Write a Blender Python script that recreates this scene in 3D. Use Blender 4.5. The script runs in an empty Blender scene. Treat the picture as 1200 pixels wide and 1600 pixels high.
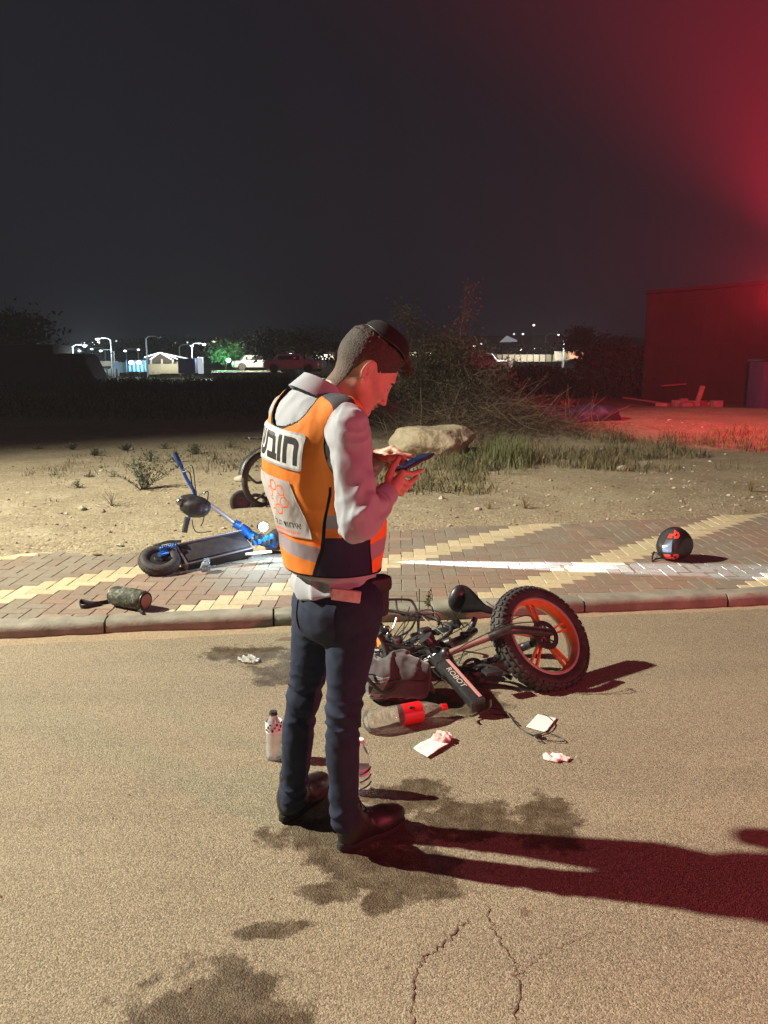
import bpy, bmesh, math, random
import numpy as np
from mathutils import Vector, Matrix
C = bpy.context.scene.collection
S = bpy.context.scene
R = math.radians
random.seed(7); rng = np.random.default_rng(7)

# ------------------------------------------------------------------ camera
CAM_H, FPX, PITCH = 1.6, 1200.0, R(11.1)
cd = bpy.data.cameras.new('camera'); cam = bpy.data.objects.new('camera', cd); C.objects.link(cam)
cd.sensor_fit = 'VERTICAL'; cd.sensor_height = 24; cd.lens = 24 * FPX / 1600
cd.clip_start = 0.05; cd.clip_end = 2000
cam.location = (0, 0, CAM_H); cam.rotation_euler = (R(90) - PITCH, 0, 0)
S.camera = cam
# ------------------------------------------------------------------ night sky
w = bpy.data.worlds.new('World'); S.world = w; w.use_nodes = True
bg = w.node_tree.nodes['Background']
sky = w.node_tree.nodes.new('ShaderNodeTexSky'); sky.sky_type = 'NISHITA'; sky.sun_disc = False
sky.sun_elevation = R(-7.5); sky.sun_rotation = R(200)
mxw = w.node_tree.nodes.new('ShaderNodeMix'); mxw.data_type = 'RGBA'; mxw.blend_type = 'ADD'
mxw.inputs[0].default_value = 1.0
w.node_tree.links.new(sky.outputs[0], mxw.inputs[6])
mxw.inputs[7].default_value = (0.035, 0.04, 0.075, 1)
w.node_tree.links.new(mxw.outputs[2], bg.inputs[0])
bg.inputs[1].default_value = 0.15
# ------------------------------------------------------------------ lights
def lamp(name, kind, loc, power, color, size=0.1, target=None, spot=None, blend=0.5):
    l = bpy.data.lights.new(name, kind); o = bpy.data.objects.new(name, l); C.objects.link(o)
    o.location = loc; l.energy = power; l.color = color
    l.shadow_soft_size = size
    if target is not None:
        d = Vector(target) - Vector(loc)
        o.rotation_euler = d.to_track_quat('-Z', 'Y').to_euler()
    if spot: l.spot_size = R(spot); l.spot_blend = blend
    return o
lamp('street_light', 'SPOT', (-12, 4.7, 9.4), 23500, (1.0, 0.95, 0.78), 0.16, (-0.3, 4.1, 0), 99, 1.0)
lamp('red_beacon_light', 'POINT', (4.4, -0.7, 1.65), 800, (1.0, 0.11, 0.17), 0.12)
lamp('added_red_glow_low', 'SPOT', (5.06, 10.0, 2.32), 10500, (1.0, 0.015, 0.05), 0.09, (7.6, 16.5, 5.6), 128, 1.0)  # added unseen lamp, there to make the red glow at the right edge
lamp('added_red_glow_high', 'SPOT', (5.35, 9.6, 2.7), 50000, (1.0, 0.012, 0.05), 0.1, (5.6, 13.4, 11.5), 96, 1.0)  # second added lamp, aimed upward only to redden the air
# ------------------------------------------------------------------ exposure
S.view_settings.view_transform = 'Standard'; S.view_settings.look = 'None'
S.view_settings.exposure = 0; S.view_settings.gamma = 1
S.render.engine = 'CYCLES'
S.cycles.max_bounces = 6; S.cycles.volume_bounces = 0; S.cycles.transparent_max_bounces = 12
S.cycles.use_denoising = True
S.cycles.sample_clamp_indirect = 4

# ------------------------------------------------------------------ helpers
ORG = {}
def D(px, py, Y):
    """world point seen at photo pixel (px,py) standing at real distance Y"""
    dx = (px - 600) / FPX; dy = (800 - py) / FPX
    vy = math.cos(PITCH) + dy * math.sin(PITCH); vz = -math.sin(PITCH) + dy * math.cos(PITCH)
    t = Y / vy
    return np.array([dx * t, Y, CAM_H + vz * t])
def G(px, py, z=0.0):
    dx = (px - 600) / FPX; dy = (800 - py) / FPX
    vy = math.cos(PITCH) + dy * math.sin(PITCH); vz = -math.sin(PITCH) + dy * math.cos(PITCH)
    t = (z - CAM_H) / vz
    return np.array([dx * t, vy * t, z])
def nrm(v):
    v = np.asarray(v, float); return v / (np.linalg.norm(v) + 1e-12)
def frame(zdir, hint=(0, 0, 1)):
    z = nrm(zdir); h = np.asarray(hint, float)
    if abs(np.dot(z, nrm(h))) > 0.98: h = np.array([1.0, 0, 0])
    x = nrm(np.cross(h, z)); y = np.cross(z, x)
    return np.stack([x, y, z], 1)      # columns
def rotz(a):
    c, s = math.cos(a), math.sin(a); return np.array([[c, -s, 0], [s, c, 0], [0, 0, 1.0]])
def smooth_path(pts, n=6):
    P = [np.asarray(p, float) for p in pts]
    if len(P) < 3: return P
    out = []
    for i in range(len(P) - 1):
        p0 = P[max(i - 1, 0)]; p1 = P[i]; p2 = P[i + 1]; p3 = P[min(i + 2, len(P) - 1)]
        for k in range(n):
            t = k / n
            out.append(0.5 * ((2 * p1) + (-p0 + p2) * t + (2 * p0 - 5 * p1 + 4 * p2 - p3) * t * t + (-p0 + 3 * p1 - 3 * p2 + p3) * t ** 3))
    out.append(P[-1]); return out

# value noise
_T = rng.random((32, 32, 32)).astype(np.float32)
def vnoise(P, scale=1.0):
    P = np.asarray(P, np.float32) * scale
    i = np.floor(P).astype(np.int32); f = P - i; f = f * f * (3 - 2 * f); i &= 31; j = (i + 1) & 31
    x0, y0, z0 = i[..., 0], i[..., 1], i[..., 2]; x1, y1, z1 = j[..., 0], j[..., 1], j[..., 2]
    fx, fy, fz = f[..., 0], f[..., 1], f[..., 2]
    a = _T[x0, y0, z0] * (1 - fx) + _T[x1, y0, z0] * fx; b = _T[x0, y1, z0] * (1 - fx) + _T[x1, y1, z0] * fx
    c = _T[x0, y0, z1] * (1 - fx) + _T[x1, y0, z1] * fx; d = _T[x0, y1, z1] * (1 - fx) + _T[x1, y1, z1] * fx
    return (a * (1 - fy) + b * fy) * (1 - fz) + (c * (1 - fy) + d * fy) * fz - 0.5
def fbm(P, scale=1.0, o=4):
    s = 0; a = 1.0
    for k in range(o): s = s + a * vnoise(np.asarray(P) + 7.3 * k, scale * 2 ** k); a *= 0.5
    return s

class MB:
    def __init__(s): s.v = []; s.f = []; s.m = []; s.n = 0; s.c = []
    def add(s, V, F, mat=0):
        V = np.asarray(V, float).reshape(-1, 3); o = s.n
        s.v.append(V); s.n += len(V); s.c.append(len(F))
        for q in F: s.f.append(tuple(int(i) + o for i in q))
        if isinstance(mat, (list, tuple, np.ndarray)): s.m.extend([int(x) for x in mat])
        else: s.m.extend([mat] * len(F))
        return s
    def tube(s, pts, r, seg=8, mat=0, caps=True, smooth=0, flat=1.0, hint=(0, 0, 1)):
        P = smooth_path(pts, smooth) if smooth else [np.asarray(p, float) for p in pts]
        n = len(P)
        rr = np.interp(np.linspace(0, 1, n), np.linspace(0, 1, len(r)), r) if hasattr(r, '__len__') else np.full(n, r)
        V = []; prev = None
        for i in range(n):
            t = nrm(P[min(i + 1, n - 1)] - P[max(i - 1, 0)])
            if prev is None:
                M = frame(t, hint); x = M[:, 0]
            else:
                x = nrm(prev - t * np.dot(prev, t))
            prev = x; y = np.cross(t, x)
            for k in range(seg):
                a = 2 * math.pi * k / seg
                V.append(P[i] + rr[i] * (math.cos(a) * x + flat * math.sin(a) * y))
        F = []
        for i in range(n - 1):
            for k in range(seg):
                k2 = (k + 1) % seg
                F.append((i * seg + k, i * seg + k2, (i + 1) * seg + k2, (i + 1) * seg + k))
        if caps: F.append(tuple(range(seg))[::-1]); F.append(tuple((n - 1) * seg + k for k in range(seg)))
        return s.add(V, F, mat)
    def box(s, c, size, rot=None, bevel=0.0, mat=0, taper=None):
        bm = bmesh.new(); bmesh.ops.create_cube(bm, size=1)
        for v in bm.verts:
            t = 1.0
            if taper and v.co.z > 0: t = taper
            v.co = Vector((v.co.x * size[0] * t, v.co.y * size[1] * t, v.co.z * size[2]))
        if bevel > 0: bmesh.ops.bevel(bm, geom=list(bm.edges), offset=bevel, segments=2, affect='EDGES', profile=0.6)
        V = np.array([tuple(v.co) for v in bm.verts]); F = [[v.index for v in f.verts] for f in bm.faces]; bm.free()
        if rot is not None: V = V @ np.asarray(rot).T
        return s.add(V + np.asarray(c, float), F, mat)
    def lathe(s, prof, c, axis=(0, 0, 1), seg=24, mat=0, hint=(0, 0, 1), squash=1.0, closed=False):
        M = frame(axis, hint); V = []; n = len(prof)
        for (r, h) in prof:
            for k in range(seg):
                a = 2 * math.pi * k / seg
                V.append(M @ np.array([r * math.cos(a), squash * r * math.sin(a), h]))
        F = []
        for i in range(n if closed else n - 1):
            i2 = (i + 1) % n
            for k in range(seg):
                k2 = (k + 1) % seg; F.append((i * seg + k, i * seg + k2, i2 * seg + k2, i2 * seg + k))
        if not closed:
            if prof[0][0] > 1e-4: F.append(tuple(range(seg))[::-1])
            if prof[-1][0] > 1e-4: F.append(tuple((n - 1) * seg + k for k in range(seg)))
        mm = mat
        if callable(mat): mm = [mat(min(q) // seg) for q in F]
        return s.add(np.array(V) + np.asarray(c, float), F, mm)
    def ell(s, c, r, rot=None, mat=0, u=16, v=10):
        V = [(0, 0, -1)]
        for i in range(1, v):
            t = math.pi * i / v
            for k in range(u): a = 2 * math.pi * k / u; V.append((math.sin(t) * math.cos(a), math.sin(t) * math.sin(a), -math.cos(t)))
        V.append((0, 0, 1)); F = []
        for k in range(u): F.append((0, 1 + (k + 1) % u, 1 + k))
        for i in range(v - 2):
            for k in range(u):
                a = 1 + i * u + k; b = 1 + i * u + (k + 1) % u; F.append((a, b, b + u, a + u))
        for k in range(u): F.append((1 + (v - 2) * u + k, 1 + (v - 2) * u + (k + 1) % u, len(V) - 1))
        V = np.array(V) * np.asarray(r)
        if rot is not None: V = V @ np.asarray(rot).T
        return s.add(V + np.asarray(c, float), F, mat)
    def pieces(s):
        out = []; fi = 0; base = 0
        for V, nf in zip(s.v, s.c): q = MB(); q.add(V, [tuple(i - base for i in f) for f in s.f[fi:fi + nf]], s.m[fi:fi + nf]); out.append(q); fi += nf; base += len(V)
        return out
    def verts(s): return np.concatenate(s.v) if s.v else np.zeros((0, 3))

def obj(name, mb, mats, parent=None, smooth=True, origin=None, label=None, cat=None, group=None, kind=None):
    V = mb.verts()
    if parent is not None: wo = ORG[parent.name]
    if origin is None:
        if parent is not None: origin = wo
        else: origin = np.array([(V[:, 0].min() + V[:, 0].max()) / 2, (V[:, 1].min() + V[:, 1].max()) / 2, V[:, 2].min()])
    origin = np.asarray(origin, float)
    me = bpy.data.meshes.new(name)
    me.vertices.add(len(V)); me.vertices.foreach_set('co', (V - origin).astype(np.float32).ravel())
    ln = np.array([len(f) for f in mb.f]); st = np.concatenate([[0], np.cumsum(ln)[:-1]])
    me.loops.add(int(ln.sum())); me.loops.foreach_set('vertex_index', np.fromiter((i for f in mb.f for i in f), np.int32))
    me.polygons.add(len(mb.f)); me.polygons.foreach_set('loop_start', st.astype(np.int32))
    try: me.polygons.foreach_set('loop_total', ln.astype(np.int32))
    except Exception: pass
    if not isinstance(mats, (list, tuple)): mats = [mats]
    for m in mats: me.materials.append(m)
    me.polygons.foreach_set('material_index', np.array(mb.m, np.int32))
    me.polygons.foreach_set('use_smooth', np.full(len(mb.f), bool(smooth)))
    me.update(calc_edges=True); me.validate()
    if smooth and smooth != 'all':
        try: me.set_sharp_from_angle(angle=R(40))
        except Exception: pass
    o = bpy.data.objects.new(name, me); C.objects.link(o); ORG[o.name] = origin
    if parent is not None:
        o.parent = parent; o.location = tuple(origin - wo)
    else: o.location = tuple(origin)
    tag(o, label, cat, group, kind); return o
def each(name, mb, mats, parent, **k):
    for q in mb.pieces(): o = obj(name, q, mats, parent, **k)
    return o
def tag(o, label=None, cat=None, group=None, kind=None):
    if label: o['label'] = label
    if cat: o['category'] = cat
    if group: o['group'] = group
    if kind: o['kind'] = kind
def thing(name, label, cat, loc, group=None):
    o = bpy.data.objects.new(name, None); C.objects.link(o); o.location = tuple(loc); o.empty_display_size = 0.1
    ORG[o.name] = np.asarray(loc, float); tag(o, label, cat, group); return o
def copy_tree(o, loc=None, rz=None, parent=None, scale=None):
    c = o.copy(); C.objects.link(c)
    if parent is not None: c.parent = parent
    if loc is not None: c.location = tuple(loc); ORG[c.name] = np.asarray(loc, float)
    if rz is not None: c.rotation_euler = (0, 0, rz)
    if scale is not None: c.scale = (scale,) * 3 if not hasattr(scale, '__len__') else scale
    for ch in list(o.children): copy_tree(ch, parent=c)
    return c

# ------------------------------------------------------------------ materials
def mat(name, col, rough=0.6, metal=0.0, col2=None, nscale=8.0, ndet=6.0, nfac=(0.35, 0.65), bump=0.0, bscale=60.0, bdist=0.002,
        spec=0.5, emit=None, estr=0.0, coat=0.0, trans=0.0, ior=1.45, sheen=0.0, alpha=1.0, sss=0.0, wear=None):
    m = bpy.data.materials.new(name); m.use_nodes = True; nt = m.node_tree; N = nt.nodes; L = nt.links
    p = N['Principled BSDF']
    p.inputs['Base Color'].default_value = (*col, 1); p.inputs['Roughness'].default_value = rough; p.inputs['Metallic'].default_value = metal
    p.inputs['Specular IOR Level'].default_value = spec; p.inputs['Coat Weight'].default_value = coat
    p.inputs['Transmission Weight'].default_value = trans; p.inputs['IOR'].default_value = ior
    p.inputs['Sheen Weight'].default_value = sheen; p.inputs['Alpha'].default_value = alpha
    if sss: p.inputs['Subsurface Weight'].default_value = sss; p.inputs['Subsurface Radius'].default_value = (0.012, 0.005, 0.003); p.inputs['Subsurface Scale'].default_value = 1.0
    tc = N.new('ShaderNodeTexCoord')
    if col2 is not None:
        n = N.new('ShaderNodeTexNoise'); n.inputs['Scale'].default_value = nscale; n.inputs['Detail'].default_value = ndet; n.inputs['Roughness'].default_value = 0.6
        L.new(tc.outputs['Object'], n.inputs['Vector'])
        r = N.new('ShaderNodeMapRange'); r.inputs[1].default_value = nfac[0]; r.inputs[2].default_value = nfac[1]
        L.new(n.outputs['Fac'], r.inputs[0])
        mx = N.new('ShaderNodeMix'); mx.data_type = 'RGBA'; mx.inputs[6].default_value = (*col, 1); mx.inputs[7].default_value = (*col2, 1)
        L.new(r.outputs[0], mx.inputs[0]); L.new(mx.outputs[2], p.inputs['Base Color'])
        rr = N.new('ShaderNodeMapRange'); rr.inputs[3].default_value = max(0.02, rough - 0.08); rr.inputs[4].default_value = min(1, rough + 0.1)
        L.new(n.outputs['Fac'], rr.inputs[0]); L.new(rr.outputs[0], p.inputs['Roughness'])
    if bump:
        n2 = N.new('ShaderNodeTexNoise'); n2.inputs['Scale'].default_value = bscale; n2.inputs['Detail'].default_value = 5
        L.new(tc.outputs['Object'], n2.inputs['Vector'])
        b = N.new('ShaderNodeBump'); b.inputs['Strength'].default_value = bump; b.inputs['Distance'].default_value = bdist
        L.new(n2.outputs['Fac'], b.inputs['Height']); L.new(b.outputs[0], p.inputs['Normal'])
    if emit is not None:
        p.inputs['Emission Color'].default_value = (*emit, 1); p.inputs['Emission Strength'].default_value = estr
    return m
def crease(m, scale=9, dist=0.012, strength=0.55, stretch=(1, 1, 0.45)):
    nt = m.node_tree; N = nt.nodes; L = nt.links; p = N['Principled BSDF']; tc = N.new('ShaderNodeTexCoord'); mp = N.new('ShaderNodeMapping'); mp.inputs[3].default_value = stretch; mp.inputs[2].default_value = (0.3, 0.5, 0.2)
    n = N.new('ShaderNodeTexNoise'); n.inputs['Scale'].default_value = scale; n.inputs['Detail'].default_value = 4; n.inputs['Distortion'].default_value = 1.6; n.noise_type = 'RIDGED_MULTIFRACTAL'
    L.new(tc.outputs['Object'], mp.inputs[0]); L.new(mp.outputs[0], n.inputs['Vector']); b = N.new('ShaderNodeBump'); b.inputs['Strength'].default_value = strength; b.inputs['Distance'].default_value = dist
    L.new(n.outputs['Fac'], b.inputs['Height'])
    if p.inputs['Normal'].links: L.new(p.inputs['Normal'].links[0].from_socket, b.inputs['Normal'])
    L.new(b.outputs[0], p.inputs['Normal']); return m
M = {}
M['black'] = mat('black_plastic', (0.018, 0.018, 0.02), 0.42, col2=(0.035, 0.034, 0.036), nscale=30, bump=0.3, bscale=300, bdist=0.001)
M['rubber'] = mat('tyre_rubber', (0.03, 0.029, 0.03), 0.7, col2=(0.065, 0.06, 0.055), nscale=25, bump=0.4, bscale=150, bdist=0.002)
M['frame'] = mat('frame_paint', (0.02, 0.018, 0.02), 0.35, col2=(0.05, 0.04, 0.04), nscale=40, coat=0.5)
M['metal'] = mat('worn_metal', (0.42, 0.41, 0.40), 0.35, 1.0, col2=(0.22, 0.21, 0.2), nscale=60)
M['darkmetal'] = mat('dark_metal', (0.11, 0.11, 0.12), 0.4, 0.8, col2=(0.05, 0.05, 0.05), nscale=50)
M['white_plastic'] = mat('white_plastic', (0.75, 0.75, 0.75), 0.4)
M['paper'] = mat('paper', (0.82, 0.81, 0.79), 0.8, col2=(0.74, 0.73, 0.70), nscale=40, bump=0.3, bscale=80, bdist=0.002)

# ------------------------------------------------------------------ signed distance modelling
def capsule(P, a, b, ra, rb=None, flat=None):
    a = np.asarray(a, np.float32); b = np.asarray(b, np.float32); rb = ra if rb is None else rb
    ab = b - a; L2 = float(ab @ ab) + 1e-9
    q = P - a; t = np.clip((q @ ab) / L2, 0, 1)
    d = q - t[..., None] * ab
    return np.sqrt((d * d).sum(-1)) - (ra + (rb - ra) * t)
def ellip(P, c, r, Rm=None):
    q = P - np.asarray(c, np.float32)
    if Rm is not None: q = q @ np.asarray(Rm, np.float32)
    r = np.asarray(r, np.float32); k0 = np.sqrt(((q / r) ** 2).sum(-1)); k1 = np.sqrt(((q / r ** 2) ** 2).sum(-1)) + 1e-6
    return k0 * (k0 - 1) / k1
def rbox(P, c, h, rad, Rm=None):
    q = P - np.asarray(c, np.float32)
    if Rm is not None: q = q @ np.asarray(Rm, np.float32)
    q = np.abs(q) - (np.asarray(h, np.float32) - rad)
    return np.sqrt((np.maximum(q, 0) ** 2).sum(-1)) + np.minimum(q.max(-1), 0) - rad
def smin(a, b, k): 
    h = np.clip(0.5 + 0.5 * (b - a) / k, 0, 1); return b * (1 - h) + a * h - k * h * (1 - h)
def smax(a, b, k): return -smin(-a, -b, k)
def nets(fn, lo, hi, h):
    lo = np.asarray(lo, float); hi = np.asarray(hi, float); n = np.ceil((hi - lo) / h).astype(int) + 1
    ax = [(lo[i] + h * np.arange(n[i])).astype(np.float32) for i in range(3)]
    Fv = np.empty(n, np.float32); stp = max(1, int(600000 / (n[1] * n[2])))
    for i in range(0, n[0], stp):
        g = np.stack(np.meshgrid(ax[0][i:i + stp], ax[1], ax[2], indexing='ij'), -1); Fv[i:i + stp] = fn(g)
    s = Fv < 0; m = n - 1
    cor = [(a, b, c) for a in (0, 1) for b in (0, 1) for c in (0, 1)]
    sl = lambda A, o: A[o[0]:o[0] + m[0], o[1]:o[1] + m[1], o[2]:o[2] + m[2]]
    cnt8 = sum(sl(s, o).astype(np.int8) for o in cor); act = (cnt8 > 0) & (cnt8 < 8)
    ii = np.argwhere(act); idx = -np.ones(m, np.int64); idx[act] = np.arange(len(ii))
    acc = np.zeros((len(ii), 3)); cn = np.zeros(len(ii))
    for a in cor:
        for k in range(3):
            if a[k] == 0:
                b = list(a); b[k] = 1
                fa = Fv[ii[:, 0] + a[0], ii[:, 1] + a[1], ii[:, 2] + a[2]]; fb = Fv[ii[:, 0] + b[0], ii[:, 1] + b[1], ii[:, 2] + b[2]]
                cr = (fa < 0) != (fb < 0); t = np.where(cr, fa / np.where(cr, fa - fb, 1), 0)
                p = np.tile(np.array(a, float), (len(ii), 1)); p[:, k] += t
                acc += p * cr[:, None]; cn += cr
    V = lo + (ii + acc / cn[:, None]) * h
    Q = []
    for k in range(3):
        o1 = [0, 0, 0]; o1[k] = 1
        A = s[:n[0] - o1[0], :n[1] - o1[1], :n[2] - o1[2]]; B = s[o1[0]:, o1[1]:, o1[2]:]
        e = np.argwhere(A != B); i1, i2 = (k + 1) % 3, (k + 2) % 3
        e = e[(e[:, i1] > 0) & (e[:, i2] > 0) & (e[:, i1] < m[i1]) & (e[:, i2] < m[i2])]
        d1 = np.zeros(3, int); d1[i1] = 1; d2 = np.zeros(3, int); d2[i2] = 1
        g = lambda q: idx[q[:, 0], q[:, 1], q[:, 2]]
        q = np.stack([g(e - d1 - d2), g(e - d2), g(e), g(e - d1)], 1)
        fl = A[e[:, 0], e[:, 1], e[:, 2]]
        q[~fl] = q[~fl][:, ::-1]; Q.append(q)
    Q = np.concatenate(Q); Q = Q[(Q >= 0).all(1)]
    return V, Q
def cent(V, Q): return V[np.asarray(Q)].mean(1)
def text_cells(body, bold=0.0):
    """triangles of a text, unit height, as 2-D arrays"""
    c = bpy.data.curves.new('txt', 'FONT'); c.body = body; c.size = 1; c.offset = bold; c.resolution_u = 3
    o = bpy.data.objects.new('txt', c); C.objects.link(o); bpy.context.view_layer.update()
    me = o.evaluated_get(bpy.context.evaluated_depsgraph_get()).to_mesh(); me.calc_loop_triangles()
    V = np.array([tuple(v.co)[:2] for v in me.vertices]); T = np.array([tuple(t.vertices) for t in me.loop_triangles])
    o.to_mesh_clear(); bpy.data.objects.remove(o); bpy.data.curves.remove(c)
    return V, T
def raster(V, T, X, Y):
    """mask of grid points inside any triangle"""
    m = np.zeros(X.shape, bool)
    for t in T:
        a, b, c = V[t]; 
        bb = (X >= min(a[0], b[0], c[0])) & (X <= max(a[0], b[0], c[0])) & (Y >= min(a[1], b[1], c[1])) & (Y <= max(a[1], b[1], c[1]))
        if not bb.any(): continue
        x = X[bb]; y = Y[bb]
        s1 = (b[0] - a[0]) * (y - a[1]) - (b[1] - a[1]) * (x - a[0]); s2 = (c[0] - b[0]) * (y - b[1]) - (c[1] - b[1]) * (x - b[0]); s3 = (a[0] - c[0]) * (y - c[1]) - (a[1] - c[1]) * (x - c[0])
        m[bb] |= ((s1 >= 0) & (s2 >= 0) & (s3 >= 0)) | ((s1 <= 0) & (s2 <= 0) & (s3 <= 0))
    return m
# ================================================================== GROUND
K0 = np.array([0.0, 4.542]); KD = nrm([0.9906, 0.1368]); KN = np.array([-KD[1], KD[0]])
def KP(s, t): return K0 + s * KD + t * KN
KH = 0.09

def asphalt():
    m = bpy.data.materials.new('asphalt'); m.use_nodes = True; nt = m.node_tree; N = nt.nodes; L = nt.links; p = N['Principled BSDF']
    g = N.new('ShaderNodeNewGeometry'); pos = g.outputs['Position']
    def noise(sc, det=4, rough=0.6):
        n = N.new('ShaderNodeTexNoise'); n.inputs['Scale'].default_value = sc; n.inputs['Detail'].default_value = det; n.inputs['Roughness'].default_value = rough
        L.new(pos, n.inputs['Vector']); return n.outputs['Fac']
    def mr(a, lo, hi, o0=0, o1=1):
        r = N.new('ShaderNodeMapRange'); r.inputs[1].default_value = lo; r.inputs[2].default_value = hi; r.inputs[3].default_value = o0; r.inputs[4].default_value = o1
        L.new(a, r.inputs[0]); return r.outputs[0]
    def mix(f, a, b):
        x = N.new('ShaderNodeMix'); x.data_type = 'RGBA'
        if hasattr(f, 'links'): L.new(f, x.inputs[0])
        else: x.inputs[0].default_value = f
        for k, c in ((6, a), (7, b)):
            if hasattr(c, 'links'): L.new(c, x.inputs[k])
            else: x.inputs[k].default_value = (*c, 1)
        return x.outputs[2]
    def math_(op, a, b=None):
        x = N.new('ShaderNodeMath'); x.operation = op
        for k, c in ((0, a), (1, b)):
            if c is None: continue
            if hasattr(c, 'links'): L.new(c, x.inputs[k])
            else: x.inputs[k].default_value = c
        return x.outputs[0]
    vo = N.new('ShaderNodeTexVoronoi'); vo.inputs['Scale'].default_value = 205; vo.inputs['Randomness'].default_value = 1; L.new(pos, vo.inputs['Vector'])
    vo2 = N.new('ShaderNodeTexVoronoi'); vo2.inputs['Scale'].default_value = 320; L.new(pos, vo2.inputs['Vector'])
    sep = N.new('ShaderNodeSeparateColor'); L.new(vo.outputs['Color'], sep.inputs[0])
    sep2 = N.new('ShaderNodeSeparateColor'); L.new(vo2.outputs['Color'], sep2.inputs[0])
    base = mix(mr(noise(0.9, 5), 0.35, 0.65), (0.222, 0.184, 0.118), (0.275, 0.228, 0.148))
    base = mix(mr(noise(4.5, 6), 0.48, 0.75, 0, 0.5), base, (0.175, 0.150, 0.102))
    stone = mix(mr(sep.outputs[0], 0.0, 1.0), (0.10, 0.080, 0.054), (0.46, 0.38, 0.265))
    st_ = N.new('ShaderNodeMapping'); st_.inputs[3].default_value = (0.35, 2.2, 1); st_.inputs[2].default_value = (0, 0, -0.14); L.new(pos, st_.inputs[0])
    sn = N.new('ShaderNodeTexNoise'); sn.inputs['Scale'].default_value = 1.6; sn.inputs['Detail'].default_value = 6; L.new(st_.outputs[0], sn.inputs['Vector'])
    base = mix(mr(sn.outputs['Fac'], 0.45, 0.68, 0, 0.55), base, (0.31, 0.27, 0.18)); base = mix(mr(sn.outputs['Fac'], 0.5, 0.32, 0, 0.5), base, (0.165, 0.145, 0.105))
    base = mix(0.50, base, stone)
    base = mix(mr(sep2.outputs[1], 0.86, 1.0, 0, 0.8), base, (0.50, 0.44, 0.34))
    base = mix(mr(sep2.outputs[2], 0.80, 1.0, 0, 0.75), base, (0.05, 0.04, 0.032))
    # grit collected against the kerb: soft sandy band
    # stains: wet patches with ragged outline
    stains = [(G(320, 1610), 0.235, 0.20, 0.2), (G(640, 1362), 0.20, 0.13, -0.2), (G(560, 1345), 0.16, 0.12, -0.2), (G(520, 1395), 0.10, 0.05, -0.2), (G(600, 1405), 0.07, 0.06, 0.1),
              (G(425, 1452), 0.12, 0.035, 0.15), (G(390, 1022), 0.26, 0.13, 0.0), (G(440, 1052), 0.17, 0.16, 0.2), (G(855, 1285), 0.13, 0.17, 0.0),
              (G(740, 1280), 0.2, 0.12, 0.0), (G(640, 1245), 0.17, 0.11, 0.0), (G(560, 1300), 0.3, 0.10, 0.1), (G(700, 1090), 0.25, 0.2, 0.0)]
    wob = N.new('ShaderNodeTexNoise'); wob.inputs['Scale'].default_value = 9; wob.inputs['Detail'].default_value = 7; wob.inputs['Roughness'].default_value = 0.65; L.new(pos, wob.inputs['Vector'])
    wb = math_('MULTIPLY', math_('SUBTRACT', wob.outputs['Fac'], 0.5), 2.6)
    tot = None
    def blob(c, rx, ry, rot, amp=1.0, soft=0.14):
        mp = N.new('ShaderNodeMapping'); mp.vector_type = 'TEXTURE'; mp.inputs[1].default_value = (c[0], c[1], 0); mp.inputs[2].default_value = (0, 0, rot); mp.inputs[3].default_value = (rx, ry, 50)
        L.new(pos, mp.inputs[0]); ln = N.new('ShaderNodeVectorMath'); ln.operation = 'LENGTH'; L.new(mp.outputs[0], ln.inputs[0])
        d = math_('ADD', ln.outputs['Value'], math_('MULTIPLY', wb, amp)); return mr(d, 1 + soft, 1 - soft)
    for c, rx, ry, rot in stains:
        b = blob(c, rx, ry, rot); tot = b if tot is None else math_('MAXIMUM', tot, b)
    dark = N.new('ShaderNodeMix'); dark.data_type = 'RGBA'; dark.blend_type = 'MULTIPLY'
    L.new(math_('MULTIPLY', tot, mr(noise(14, 5), 0.3, 0.6, 0.62, 1.0)), dark.inputs[0]); L.new(base, dark.inputs[6]); dark.inputs[7].default_value = (0.27, 0.22, 0.17, 1)
    base = dark.outputs[2]
    drops = [((449, 998), .055, .03), ((483, 1487), .008, .006), ((605, 1512), .009, .007), ((820, 1425), .014, .02), ((755, 1330), .012, .01)]
    rt = None
    for (px, py), rx, ry in drops:
        b = blob(G(px, py), rx, ry, 0.2, 0.5, 0.3); rt = b if rt is None else math_('MAXIMUM', rt, b)
    base = mix(math_('MULTIPLY', rt, 0.5), base, (0.09, 0.03, 0.018))
    L.new(base, p.inputs['Base Color'])
    rg = mr(tot, 0, 1, 0.86, 0.62); L.new(rg, p.inputs['Roughness']); p.inputs['Specular IOR Level'].default_value = 0.35
    h = math_('ADD', math_('MULTIPLY', vo.outputs['Distance'], -1.0), math_('MULTIPLY', noise(60, 4), 0.9))
    b = N.new('ShaderNodeBump'); b.inputs['Strength'].default_value = 0.6; b.inputs['Distance'].default_value = 0.0035; L.new(h, b.inputs['Height']); L.new(b.outputs[0], p.inputs['Normal'])
    return m

def grid_mesh(X, Y, zf, mat=0):
    mb = MB(); nx, ny = len(X[0]) if X.ndim == 2 else 0, 0
    ny, nx = X.shape; Z = zf(X, Y); V = np.stack([X, Y, Z], -1).reshape(-1, 3)
    i = np.arange(ny - 1)[:, None] * nx + np.arange(nx - 1)[None]; F = np.stack([i, i + 1, i + nx + 1, i + nx], -1).reshape(-1, 4)
    mb.add(V, F, mat); return mb

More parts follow.
